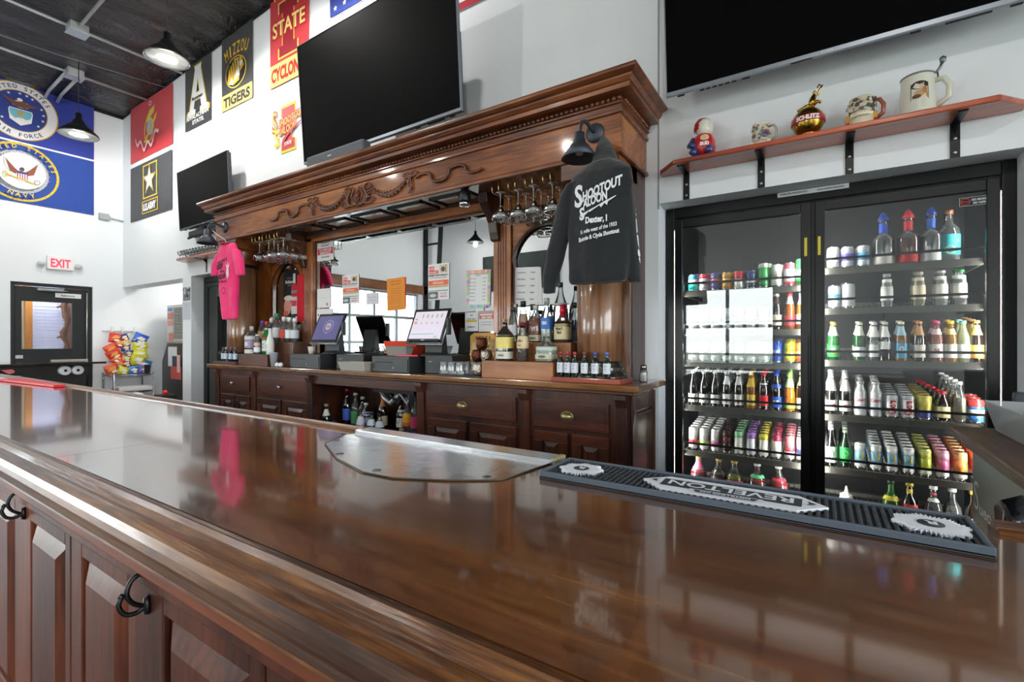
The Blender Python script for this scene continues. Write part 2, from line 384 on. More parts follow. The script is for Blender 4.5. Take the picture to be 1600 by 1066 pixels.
# ---------------------------------------------------------------- conduits on the ceiling
PIPE = mat('c0c6c8', .35, .35, name='galvanised_conduit')
def pipe(pts, lab, cat='conduit', r=.018, name='electrical_conduit'):
    B = MB(); B.tube(pts, r, PIPE, 10); return tag(B.obj(name), lab, cat)
def cz(x, o=.1): return ceil_z(x)-o
pipe([(-7.7, -1.0, cz(-7.7)), (-7.7, 3.17, cz(-7.7))], 'grey conduit running to the back wall above the big pendant lamp')
pipe([(-8.9, -1.0, cz(-8.9)), (-8.9, 3.17, cz(-8.9))], 'grey conduit running to the back wall between the two flag corners, nearer the left wall')
pipe([(-4.2, 2.02, cz(-4.2)), (-7.7, 2.02, cz(-7.7))], 'short grey conduit crossing the ceiling to the junction box above the lamp')
pipe([(-8.9, 2.22, cz(-8.9)), (-9.7, 2.22, cz(-9.7)), (-9.9, 2.22, cz(-9.9)-.05)], 'left of two short conduits from the junction box over the blue flags', r=.02)
pipe([(-8.9, 2.36, cz(-8.9)), (-9.7, 2.36, cz(-9.7)), (-9.9, 2.36, cz(-9.9)-.05)], 'right of two short conduits from the junction box over the blue flags', r=.02)
for x, y, l in [(-7.7, 2.02, 'small grey metal junction box where two ceiling conduits meet'), (-8.9, 2.3, 'grey metal junction box on the conduit over the blue flags')]:
    B = MB(); B.box(x-.09, x+.09, y-.09, y+.09, cz(x)-.05, cz(x)+.06, PIPE); B.box(x-.1, x+.1, y-.1, y+.1, cz(x)-.06, cz(x)-.05, PIPE); tag(B.obj('junction_box', bevel=.006), l, 'box')
B = MB(); B.tube([(-8.7, 0.6, 5.25), (-8.5, 2.0, 5.22), (-8.2, 3.15, 5.2)], .006, mat('777b80', .5), 6); tag(B.obj('cable'), 'thin grey cable slung under the ceiling beside the conduits', 'cable')

# ---------------------------------------------------------------- pendant lamps
def pendant_proto():
    t = thing('pendant_lamp', '', 'lamp')
    B = MB(); B.lathe([(.0, .30), (.035, .30), (.035, .22), (.06, .20), (.075, .16), (.13, .11), (.21, .03), (.22, 0), (.213, 0), (.2, .03), (.12, .10), (.07, .14), (.0, .15)], mat('1d1f21', .3, .3, name='dark_enamel'), n=32); B.obj('lamp_shade', t, base=(0, 0, 0), flip=False)
    B = MB(); B.lathe([(.205, .008), (.19, .028), (.115, .095), (.07, .13)], mat('f2f2ee', .5, name='white_enamel'), n=32); B.obj('shade_lining', t, base=(0, 0, 0), flip=False)
    B = MB(); B.lathe([(0, .0), (.03, .01), (.042, .04), (.035, .075), (.02, .1), (.02, .14)], mat('fff4e0', .4, emit=14, name='lamp_bulb'), n=16); B.obj('bulb', t, base=(0, 0, 0))
    B = MB(); B.tube([(0, 0, .3), (0, 0, 1.25)], .005, BLACK, 6); B.obj('cord', t, base=(0, 0, 0))
    return t
pend = pendant_proto()
lamps = [(-6.2, 2.4, 4.6, 'large lit pendant lamp hanging under the black ceiling near the college banners'),
         (-8.49, 2.24, 4.22, 'lit pendant lamp hanging in front of the blue air force flag'),
         (-7.6, -3.76, 4.0, 'small pendant lamp seen in the back bar mirror'),
         (-3.9, 2.4, 4.75, ''), (-3.4, -1.5, 4.6, ''), (.8, -1.6, 4.6, ''), (-6.5, -.6, 4.5, '')]
for i, (x, y, z, lab) in enumerate(lamps):
    lab = lab or 'dark pendant lamp hanging over the seating side of the room'
    g = 'pendant lamps over the seating side' if lab.startswith('dark') else None
    if i == 0:
        pend.location = (x, y, z); pend['label'] = lab
    else: dup(pend, loc=(x, y, z), label=lab, group=g)
    l = bpy.data.lights.new('lamp_light', 'POINT'); l.energy = 60 if x > -6 else 42; l.shadow_soft_size = .05; l.color = (1, .97, .92)
    lo = bpy.data.objects.new('lamp_light', l); COL.objects.link(lo); lo.location = (x, y, z-.06)

# added fill panel that brightens the side passage (unseen, above the lintel line)
t = thing('passage_fill_light', 'flat white ceiling light in the side passage behind the snack bags', 'light', (-8.8, 4.2, 2.86))
B = MB(); B.box(-9.1, -8.5, 3.9, 4.5, 2.875, 2.9, mat('e8e8e8', .5)); B.obj('frame', t)
B = MB(); B.box(-9.07, -8.53, 3.93, 4.47, 2.87, 2.876, mat('fffaf2', .5, emit=16, name='fill_panel_glow')); B.obj('glow_face', t)

# ================================================================ flags on the walls
def cloth_mat(col, b=.5):
    return mat(col, .75, bump=b, bs=6, name='flag_cloth', sheen=.2)
def flag(name, lab, fn, w, h, elems, col, outline=None, cat='flag'):
    B = MB(); poly = outline or [(0, 0), (w, 0), (w, h), (0, h)]
    B.prism(poly, fn, 0, .004, cloth_mat(col)); draw(B, elems, fn, .006, .0012, .7)
    return tag(B.obj(name, flip=False), lab, cat)
G = 'd8b13a'; WH = 'eef0f2'; NAVY = '2a3f8f'
# air force
cx, cz_ = .66, .45
E = [('p', ell(cx, cz_, .42, .42, 40), G), ('p', ell(cx, cz_, .405, .405, 40), 'e9ebef'), ('p', ell(cx, cz_, .30, .30, 40), G), ('p', ell(cx, cz_, .29, .29, 40), NAVY),
     ('arc', 'UNITED STATES', cx, cz_, .352, .058, 90, 125, '3a4b6a'), ('arc', 'AIR FORCE', cx, cz_, .352, .058, 270, -85, '3a4b6a')]
for a in (25, 5, -15, -40, 155, 175, 195, 220, 120, 60, 92, 75):
    E.append(('p', star(cx+.25*cos(R(a)), cz_+.25*sin(R(a)), .022), WH))
E += [('p', [(cx-.12, cz_+.02), (cx+.12, cz_+.02), (cx+.13, cz_-.02), (cx+.115, cz_-.15), (cx, cz_-.22), (cx-.115, cz_-.15), (cx-.13, cz_-.02)], WH),
      ('p', [(cx-.11, cz_+.01), (cx+.11, cz_+.01), (cx+.12, cz_-.02), (cx+.105, cz_-.09), (cx+.06, cz_-.12), (cx, cz_-.10), (cx-.06, cz_-.13), (cx-.105, cz_-.09), (cx-.12, cz_-.02)], '6fc3dd'),
      ('p', star(cx, cz_-.045, .085, 8, .3), 'b8a860'),
      ('p', ell(cx, cz_+.09, .1, .05, 20), WH),
      ('p', [(cx-.2, cz_+.17), (cx-.12, cz_+.14), (cx-.04, cz_+.12), (cx+.02, cz_+.15), (cx+.07, cz_+.12), (cx+.19, cz_+.11), (cx+.1, cz_+.07), (cx+.04, cz_+.045), (cx-.05, cz_+.045), (cx-.12, cz_+.09)], '7b4a35'),
      ('p', ell(cx-.01, cz_+.155, .03, .025, 12), WH)]
flag('military_flag', 'blue air force flag with round seal and eagle, top left on the wall', YZ(1.30, 4.37, XL+.012), 1.51, .87, E, '2c3f9e')
# navy
E = [('p', ell(cx, cz_, .43, .43, 44), 'e0c437'), ('p', ell(cx, cz_, .40, .40, 40), '24479a'), ('p', ell(cx, cz_, .31, .31, 40), 'c9ccd0')]
for a in range(0, 360, 10): E.append(('p', ell(cx+.415*cos(R(a)), cz_+.415*sin(R(a)), .012, .006, 6), 'b0962a'))
for a in range(0, 360, 15): E.append(('ring', cx+.288*cos(R(a)), cz_+.288*sin(R(a)), .026, .02, .006, '8d9196'))
E += [('p', ell(cx, cz_, .262, .262, 36), 'f0f2f4'), ('arc', 'UNITED STATES', cx, cz_, .355, .055, 90, 165, 'e0c437'), ('arc', 'NAVY', cx, cz_, .355, .06, 270, -50, 'e0c437')]
for a in (60, 75, 90, 105, 120): E.append(('p', [(cx+.1*cos(R(a)), cz_+.02+.1*sin(R(a))), (cx+.1*cos(R(a+1.5)), cz_+.02+.1*sin(R(a+1.5))), (cx+.24*cos(R(a+.7)), cz_+.02+.2*sin(R(a+.7)))], '9aa0a8'))
for s in (-1, 1):
    E.append(('p', [(cx+s*.03, cz_-.02), (cx+s*.08, cz_+.03), (cx+s*.19, cz_+.17), (cx+s*.17, cz_+.06), (cx+s*.13, cz_-.03), (cx+s*.06, cz_-.06)], '8a4a32'))
    E.append(('p', [(cx+s*.17, cz_+.14), (cx+s*.19, cz_+.17), (cx+s*.18, cz_+.03), (cx+s*.12, cz_-.05), (cx+s*.14, cz_+.02)], 'd0d2d4'))
E += [('p', [(cx-.06, cz_-.02), (cx+.06, cz_-.02), (cx+.06, cz_-.12), (cx, cz_-.18), (cx-.06, cz_-.12)], 'e8e8ea')]
E += [('r', cx-.05+i*.025, cz_-.13, cx-.04+i*.025, cz_-.03, 'b03040') for i in range(5)]
E += [('r', cx-.06, cz_-.045, cx+.06, cz_-.015, '28407e'), ('p', ell(cx, cz_+.02, .025, .03, 12), '5a3a2a'),
      ('p', [(cx-.17, cz_-.08), (cx-.16, cz_-.1), (cx+.14, cz_-.17), (cx+.145, cz_-.155)], 'd8b13a'), ('ring', cx+.16, cz_-.13, .035, .035, .01, '9aa0a8'), ('ring', cx-.17, cz_-.09, .025, .045, .01, 'd8b13a')]
flag('military_flag', 'blue navy flag with yellow rope ring, below the air force flag', YZ(1.30, 3.47, XL+.012), 1.51, .87, E, '22469c')
# marines
E = []
w, h = 1.53, .9; cx, cy = .72, .50
E += [('p', [(cx-.13, cy+.06), (cx+.02, cy+.20), (cx+.2, cy+.24), (cx+.17, cy+.14), (cx+.05, cy+.09), (cx+.12, cy+.03), (cx-.02, cy+.03)], 'd9cf4a'),
      ('p', ell(cx+.05, cy-.06, .13, .13, 26), 'cfd2d6'), ('ring', cx+.0, cy-.1, .17, .2, .03, 'd9cf4a'),
      ('p', [(cx-.18, cy-.26), (cx-.13, cy-.28), (cx+.26, cy+.02), (cx+.30, cy+.12), (cx+.2, cy+.06), (cx+.18, cy+.02)], 'd9cf4a'),
      ('ring', cx+.06, cy+.3, .05, .035, .012, WH)]
E += [('r', cx-.05, cy-.16+i*.035, cx+.15, cy-.152+i*.035, '8d9096') for i in range(6)]
rib = [(cx-.48+.035*i, cy-.30-.06*sin(i*.75)+(.0011*(i-14)**2-.06)) for i in range(28)]
for i in range(27): E.append(('p', [(rib[i][0], rib[i][1]-.025), (rib[i+1][0], rib[i+1][1]-.025), (rib[i+1][0], rib[i+1][1]+.025), (rib[i][0], rib[i][1]+.025)], 'e8c9cf'))
flag('military_flag', 'red flag with globe and anchor emblem over a white ribbon', XZ(-9.58, 4.34, YW-.012), w, h, E, 'c81c2a')
# army
E = []
x0, z0, x1, z1 = .50, .30, 1.02, .83
for a, b, c, d in [(x0, z0, x1, z0+.018), (x0, z1-.018, x1, z1), (x0, z0, x0+.03, z1), (x1-.03, z0, x1, z1), (.48, .06, 1.06, .075), (.48, .245, 1.06, .26), (.48, .06, .505, .26), (1.035, .06, 1.06, .26)]: E.append(('r', a, b, c, d, 'd9b93a'))
sc = lambda P, cx: [(cx+(p[0]-cx)*1.05, p[1]) for p in P]
E += [('p', star(.76, .57, .25), 'd9b93a'), ('p', star(.76, .57, .215), '25282c'), ('p', star(.76, .57, .19), WH), ('t', 'U.S.ARMY', .77, .105, .11, .47, WH, .05)]
flag('military_flag', 'black army flag with white star in a yellow square, below the red flag', XZ(-9.58, 3.38, YW-.012), 1.5, .88, E, '2a2e32')
# appalachian state banner
A_ = [(.10, .22), (.16, .22), (.32, .86), (.30, .92), (.50, .92), (.48, .86), (.64, .22), (.70, .22), (.70, .14), (.46, .14), (.46, .22), (.50, .22), (.47, .36), (.31, .36), (.28, .22), (.33, .22), (.33, .14), (.10, .14)]
A_ = [(x_-.02, y_*.84+.07) for x_, y_ in A_]; cA = (.38, .52)
E = [('p', [((x_-cA[0])*1.13+cA[0], (y_-cA[1])*1.07+cA[1]) for x_, y_ in A_], 'd7bf3e'), ('p', A_, 'f2f3f4'), ('p', [(.335, .47), (.425, .47), (.38, .68)], 'd7bf3e'), ('p', [(.345, .48), (.415, .48), (.38, .64)], '1b1d20'),
     ('t', 'Mountaineers', .37, .38, .055, .3, '2a2c30', .03), ('t', 'APPALACHIAN', .37, .125, .055, .64, WH, .05), ('t', 'STATE.', .40, .045, .055, .34, WH, .05)]
flag('college_banner', 'black vertical banner with a large white letter A', XZ(-7.64, 4.41, YW-.012), .74, .9, E, '1f2224', cat='banner')
# mizzou banner
E = [('r', 0, 0, .74, .2, 'e8c766'), ('t', 'TIGERS', .37, .04, .12, .64, '25272a', .05), ('arc', 'MIZZOU', .37, .0, .74, .15, 90, 46, 'e2b63a'),
     ('p', ell(.36, .43, .25, .2, 32), 'e2b63a'), ('p', ell(.36, .43, .235, .185, 32), '1d1f22'), ('p', [(.16, .33), (.2, .5), (.34, .6), (.5, .58), (.56, .46), (.46, .40), (.44, .30), (.3, .27)], 'e2b63a'),
     ('p', [(.3, .3), (.42, .5), (.46, .36)], WH), ('p', [(.2, .3), (.28, .38), (.3, .28)], WH), ('p', [(.42, .54), (.54, .52), (.5, .46), (.44, .48)], WH)]
E += [('p', [(.2+.06*i, .56-.0*i), (.22+.06*i, .58), (.27+.055*i, .38)], '1d1f22') for i in range(5)]
flag('college_banner', 'black banner with a gold tiger head and a yellow strip at its foot', XZ(-6.61, 4.42, YW-.012), .74, .96, E, '202326', cat='banner')
# iowa state banner
I_ = lambda cx, cz, k=1.0, q=0.0: [(cx+x_*k, cz+y_*k) for x_, y_ in [(-.20, -.33), (.20, -.33), (.20, -.20), (.12, -.20), (.12, .20), (.20, .20), (.20, .33), (-.20, .33), (-.20, .20), (-.12, .20), (-.12, -.20), (-.20, -.20)]]
E = [('r', 0, 0, .75, .26, 'f4d57a'), ('t', 'CYCLONES', .37, .06, .15, .68, 'c8202c', .05), ('p', I_(.37, .62), 'f0d660'), ('p', [(.37+(x_-.37)*.88, .62+(y_-.62)*.94) for x_, y_ in I_(.37, .62)], '9e1f2e'),
     ('t', 'STATE', .38, .56, .19, .66, 'c8202c', .07), ('t', 'STATE', .38, .565, .175, .63, 'f3e08a', .02), ('arc', 'IOWA STATE', .37, .35, .74, .11, 90, 48, 'f0d660')]
flag('college_banner', 'red banner with a large letter I and a yellow strip at its foot', XZ(-5.48, 4.40, YW-.012), .75, 1.1, E, 'c8202e', cat='banner')
# us flag behind the television
E = []
for i in range(7): E.append(('r', 0, .26+.0*i+.155*i*1.0, 2.0, .26+.155*i+.0775, 'b22234')) if False else None
E = []
for i in range(6):
    z = .0+.13*i; E.append(('r', .8, z, 2.0, z+.065, 'b52436'))
for i in range(4): E.append(('r', .8 if i < 9 else 0, .78+.13*i, 2.0, .78+.13*i+.065, 'b52436'))
E.append(('r', 0, .57, .8, 1.2, '2b3c86'))
for i in range(5):
    for j in range(5): E.append(('p', star(.09+.155*i+(.0 if j % 2 == 0 else .07), .64+.12*j, .032), WH))
flag('national_flag', 'stars and stripes flag partly hidden behind the big centre television', XZ(-4.34, 4.25, YW-.012), 2.0, 1.15, E, 'e9e9ec', outline=[(0, .57), (.8, .57), (.8, 0), (2.0, 0), (2.0, 1.2), (0, 1.2)])
# painted saloon logo with red I
fn = XZ(-5.13, 3.87, YW-.004)
I2 = lambda k: [(x_*k, y_*k*1.0) for x_, y_ in [(-.13, -.25), (.13, -.25), (.13, -.14), (.07, -.14), (.07, .14), (.13, .14), (.13, .25), (-.13, .25), (-.13, .14), (-.07, .14), (-.07, -.14), (-.13, -.14)]]
B = MB(); B.prism(I2(1.1), fn, 0, .003, mat('f0cf2e', .6)); 
draw(B, [('p', I2(.97), 'c8202c'), ('t', 'SHOOTOUT', .06, .06, .09, .5, 'c8202c', .09, .12), ('t', 'SHOOTOUT', .06, .062, .08, .49, 'f0cf2e', .01, .12), ('t', 'S', -.27, .0, .25, .1, 'c8202c', .05), ('t', 'S', -.27, .005, .24, .095, 'f0cf2e', .0),
         ('t', 'SALOON', .0, -.05, .09, .34, 'c8202c', .09, .1), ('t', 'SALOON', .0, -.048, .08, .33, 'f0cf2e', .01, .1), ('t', 'S', -.22, -.18, .2, .09, 'f0cf2e', .03), ('t', 'STATE', .01, -.2, .04, .14, WH, .03),
         ('p', [(-.1, -.12), (.02, -.05), (.28, .03), (.28, .015), (.1, -.05), (.09, -.1), (.05, -.07), (-.09, -.17)], 'b02430')], fn, .005, .001)
tag(B.obj('wall_logo', flip=False), 'red and yellow saloon logo with a large letter I on the white wall', 'sign')

# exit sign
t = thing('exit_sign', 'white exit sign with red letters between two small lamp heads', 'sign', (XL, 2.39, 2.5))
B = MB(); B.box(XL, XL+.07, 2.24, 2.55, 2.52, 2.73, mat('f1f1ee', .5)); B.obj('sign_body', t, bevel=.012)
B = MB(); draw(B, [('t', 'EXIT', .155, .04, .13, .23, mat('f02848', .5, emit=.9), .025)], YZ(2.24, 2.52, XL+.071), .001); B.obj('lettering', t, flip=False)
for y in (2.18, 2.61):
    B = MB(); B.lathe([(.0, .05), (.03, .045), (.045, .01), (.045, 0), (0, 0)], mat('d8dadb', .3), c=(XL+.05, y, 2.6), M=Matrix.Rotation(R(90), 3, 'Y')); B.box(XL, XL+.05, y-.012, y+.012, 2.59, 2.615, mat('d8dadb', .3)); B.obj('lamp_head', t)
# small grey box with conduit near the corner
t = thing('wall_box', 'small grey electrical box with a short conduit near the wall corner', 'box', (XL, 2.93, 3.42))
B = MB(); B.box(XL, XL+.06, 2.87, 3.0, 3.42, 3.52, mat('a9adb0', .5)); B.obj('housing', t, bevel=.005)
B = MB(); B.tube([(XL+.03, 3.0, 3.47), (XL+.03, 3.195, 3.45)], .012, PIPE); B.obj('conduit', t)
# door_2, the black half glazed door in the left wall
B = MB(); x = XL-.05; DB = mat('15171a', .4)
B.box(x-.05, x+.02, 1.86, 1.91, 0, 2.3, DB); B.box(x-.05, x+.02, 2.75, 2.8, 0, 2.3, DB); B.box(x-.05, x+.02, 1.91, 2.75, 2.25, 2.3, DB)
d = B.obj('door_2', bevel=.003); tag(d, kind='structure')
B = MB(); a, b = 1.915, 2.745
for q in [(a, 1.99, 0, 2.245), (2.56, b, 0, 2.245), (1.99, 2.56, 2.02, 2.245), (1.99, 2.56, 0, 1.3)]: B.box(x-.045, x-.005, q[0], q[1], q[2], q[3], DB)
B.obj('door_leaf', d, bevel=.003)
B = MB(); B.box(x-.028, x-.022, 1.99, 2.56, 1.3, 2.02, glass('f4f6fa', .0, .7, .0, 'door_glass', .05)); B.obj('pane', d)
B = MB(); B.box(x, x+.05, 2.15, 2.45, 2.19, 2.225, mat('c0c4c6', .3, .8)); B.tube([(x+.04, 2.2, 2.21), (x+.1, 2.35, 2.205), (x+.03, 2.5, 2.2)], .008, mat('c0c4c6', .3, .8)); B.obj('door_closer', d)
B = MB(); B.box(x-.004, x-.002, 2.36, 2.67, 2.1, 2.17, mat('e9eaec', .5)); draw(B, [('t', 'Restrooms', .15, .02, .03, .16, '33373c')], YZ(2.36, 2.1, x), .001); B.obj('restroom_sign', d, flip=False)
B = MB(); B.box(x, x+.05, 2.3, 2.74, 1.09, 1.13, mat('c8c5bd', .3, .6)); B.tube([(x+.02, 2.735, 1.13), (x+.02, 2.735, 2.2)], .008, mat('c8c5bd', .3, .6)); B.box(x, x+.01, 1.92, 2.0, 1.16, 1.21, mat('c8cacc', .4)); B.obj('door_handle', d)
# what shows through the door glass: a bench-like plank wall with blinds and a vine sculpture
B = MB(); B.box(-13, -10.16, 1.2, 5.2, 2.62, 2.7, WALL); B.box(-13, -10.16, 1.2, 1.3, 0, 2.62, WALL); B.box(-13, -10.16, 3.5, 3.6, 0, 2.62, WALL); B.box(-13.1, -13, 1.2, 3.6, 0, 2.62, WALL); struct(B, 'wall_sky_block')  # enclosure added to keep sky light off the slats behind the door
l = bpy.data.lights.new('vestibule_fill', 'POINT'); l.energy = 16; l.shadow_soft_size = .1; lo = bpy.data.objects.new('vestibule_fill', l); COL.objects.link(lo); lo.location = (-10.25, 2.3, 2.5)  # added fill without a fixture, lights the view through the door glass
t = thing('vestibule_screen', 'white slatted blind with a brown wooden post beyond the glazed door', 'blind', (-10.6, 2.2, 0))
B = MB()
B.box(-10.62, -10.6, 1.7, 2.14, 0, 2.5, mat('c8b79a', .8)); B.obj('side_panel', t)
B = MB(); B.box(-10.6, -10.55, 2.14, 2.22, 0, 2.5, wood('8a5a2a', 'b87a3c', 'c88a4a', 'z')); B.obj('post', t)
B = MB(); 
for i in range(24): B.box(-10.6, -10.58, 2.22, 2.62, 1.1+i*.055, 1.1+i*.055+.046, mat('c9cde8', .7))
B.obj('slats', t)
B = MB(); B.box(-10.64, -10.62, 2.6, 3.4, 0, 2.6, wood('6a5044', '8a6a5c', 'a08070', 'z', coat=0)); B.obj('wood_panel', t)
B = MB(); pts = [(-10.5, 2.60+.03*sin(i*1.3), 1.2+i*.09) for i in range(12)]; B.tube(pts, [.035+.015*sin(i*2.1) for i in range(12)], mat('6e4f3e', .7, bump=.5, bs=30), 8)
for z, s in ((1.45, -1), (1.75, 1), (1.95, -1)): B.tube([(-10.5, 2.60, z), (-10.5, 2.60+s*.07, z+.05), (-10.5, 2.60+s*.1, z+.02)], .018, mat('6e4f3e', .7, bump=.5, bs=30), 6)
tag(B.obj('driftwood_sculpture'), 'gnarled brown wooden sculpture beyond the door glass', 'sculpture')
# ================================================================ televisions
SCR = mat('050506', .75, name='television_screen', spec=.06); ALUM = mat('8e949c', .35, .8, name='brushed_aluminium'); DKG = mat('3a3d42', .5, name='dark_grey_plastic')
def tv(label, loc, yaw, pit, w, wallgap, frame, deep=.05):
    t = thing('television', label, 'television', loc, rot=None); h = w*9/16
    t.rotation_euler = (pit, 0, yaw)      # leaning forward
    k = dict(base=(0, 0, 0))
    L0 = WL[t.name]; WL[t.name] = Vector((0, 0, 0))
    B = MB(); B.box(.006, w-.006, -.004, .004, .022, h-.006, SCR); B.obj('screen', t)
    B = MB(); B.box(0, w, -.006, .02, 0, .022, frame); B.box(0, .007, -.006, .02, .022, h, frame); B.box(w-.007, w, -.006, .02, .022, h, frame); B.box(.007, w-.007, -.006, .02, h-.006, h, frame); B.obj('bezel', t)
    B = MB(); B.box(.02, w-.02, .02, .05, .015, h-.01, DKG); B.box(.03, w-.03, .05, .07, .02, h*.55, DKG); B.obj('back_cover', t, bevel=.004)
    B = MB(); 
    for a in [(.06, .10)]+[(.19+.035*i, .215+.035*i) for i in range(6)]+[(.42, .46)]+[(w-a_-.04, w-a_) for a_ in (.45, .2, .24, .28, .32, .10)]: B.box(a[0], a[1], .028, .046, .0, .016, BLKM)
    B.box(w*.40, w*.46, .0, .01, -.003, 0, BLKM); B.obj('vent_grille', t)
    B = MB(); draw(B, [('t', 'SONY', w*.5, .006, .011, .055, 'c8ccd0')], lambda u, v, d: (u, -.006-d, v)); B.obj('brand_lettering', t, flip=False)
    B = MB(); B.box(w*.35, w*.65, .07, wallgap-.02, h*.3, h*.62, BLACK); B.box(w*.3, w*.7, wallgap-.03, wallgap, h*.25, h*.7, BLACK); B.obj('wall_bracket', t, bevel=.004)
    WL[t.name] = L0
    return t
tv('large black television centred above the carved back bar', (-4.056, 2.687, 3.069), -.012, .068, 1.9, .42, ALUM)
tv('black television at far left beside the banners, over the left cooler', (-7.5, 3.06, 2.955), -.02, .045, 1.42, .12, DKG)
tv('big black television over the shelf of beer steins, right of the back bar', (-.803, 2.99, 2.925), .0, .085, 1.66, .17, ALUM)
t = thing('sound_bar', 'grey fabric speaker bar standing on the cornice before the centre television', 'speaker', (-3.55, 2.60, 2.935))
B = MB(); B.box(-3.86, -3.10, 2.57, 2.66, 2.935, 3.06, mat('6a6d73', .85, bump=.4, bs=300, name='grey_speaker_cloth')); B.obj('speaker_body', t, bevel=.02, seg=3)
B = MB(); draw(B, [('r', 0, 0, .05, .012, 'c8ccd0')], XZ(-3.55, 3.0, 2.569)); B.obj('badge', t, flip=False)
B = MB(); B.box(-7.3, -6.4, 3.08, 3.17, 2.85, 2.92, BLKM); B.tube([(-7.35, 3.1, 2.84), (-7.1, 3.1, 2.86), (-6.9, 3.12, 2.95)], .018, BLKM); tag(B.obj('sound_bar', bevel=.015), 'slim black speaker bar below the far left television', 'speaker')

# ================================================================ back bar (one big carved cabinet)
WF = wood('3a1a0b', '8f4a22', 'd88e48', 'x', .4, .22, 3.2, 55, .08, .6, name='figured_mahogany_frieze')
WC = wood('3a1c0e', '7a3f20', 'b06c3a', 'x', .36, .4, 8, 80, .12, name='mahogany_cornice')
WD = wood('170a06', '3c1c10', '62321c', 'z', .38, .3, 6, 70, .1, name='dark_cabinet_wood')
WDX = wood('170a06', '421e12', '6a361e', 'x', .38, .3, 6, 70, .1, name='dark_cabinet_wood')
WO = wood('6a3616', 'a5602c', 'c98245', 'z', .3, .5, 6, 70, .1, name='orange_oak_frame')
WCOL = wood('44261a', '855a3e', 'b08a68', 'z', .28, .8, 3, 40, .05, .5, name='veneered_column')
WT = wood('3a200e', '68401c', '94662f', 'x', .22, .8, 6, 80, .1, name='worn_counter_edge')
x0, x1 = -5.74, -.99; YF2 = 2.7
bar = thing('back_bar', 'tall carved mahogany back bar with columns, mirror and heavy cornice', 'back bar', (-3.35, 2.9, 0))
# cornice with returns
prof = [(0, 2.53), (0.012, 2.54), (0.012, 2.555), (0, 2.56), (0, 2.765), (.012, 2.77), (.014, 2.785), (.028, 2.80), (.03, 2.822)]  # (projection, z)
prof2 = [(.012, 2.858), (.075, 2.864), (.082, 2.892), (.098, 2.90), (.104, 2.922), (.126, 2.934), (.138, 2.945), (.138, 2.962), (0, 2.962)]
def molding(prof, m):
    B = MB(); n = len(prof); v = []
    for p, z in prof: v += [(x0-p, YW-.005, z), (x0-p, YF2-p, z), (x1+p, YF2-p, z), (x1+p, YW-.005, z)]
    f = []
    for i in range(n-1):
        for k in range(3): a = i*4+k; f.append((a, a+1, a+5, a+4))
    B.add(v, f, m); return B
B = molding([(0, 2.53), (0, 2.77)], WF); B.box(x0+.02, x1-.02, YF2+.03, YW-.01, 2.6, 2.62, WD); B.obj('frieze', bar)
B = molding([(-.002, 2.528), (.014, 2.53), (.016, 2.548), (.006, 2.556), (0, 2.562)], WC); B.obj('frieze_bead', bar)
B = molding([(0, 2.762), (.014, 2.768), (.016, 2.782), (.006, 2.790), (.006, 2.815), (.02, 2.82), (.02, 2.828), (.008, 2.83), (.008, 2.862), (.03, 2.864), (.082, 2.866), (.084, 2.89), (.078, 2.893), (.09, 2.897), (.104, 2.915), (.106, 2.925), (.100, 2.928), (.12, 2.934), (.137, 2.943), (.141, 2.953), (.137, 2.965), (.13, 2.966), (-.2, 2.967)], WC)
B.obj('cornice', bar)
B = MB(); step = .034                                       # row of carved beads
def bead(x, y, ax):
    r = .0150
    M_ = None
    pr = [(0, -r), (r*.8, -r*.55), (r, 0), (r*.8, r*.55), (0, r)]
    B.lathe(pr, WC, c=(x, y, 2.846), n=6)
nb = int((x1-x0)/step)
for i in range(nb+1): bead(x0+(x1-x0)*i/nb, YF2-.017, 0)
B.obj('bead_row', bar); B = MB()
for i in range(1, 15): bead(x1+.017, YF2+i*step, 1)
B.obj('bead_row', bar)
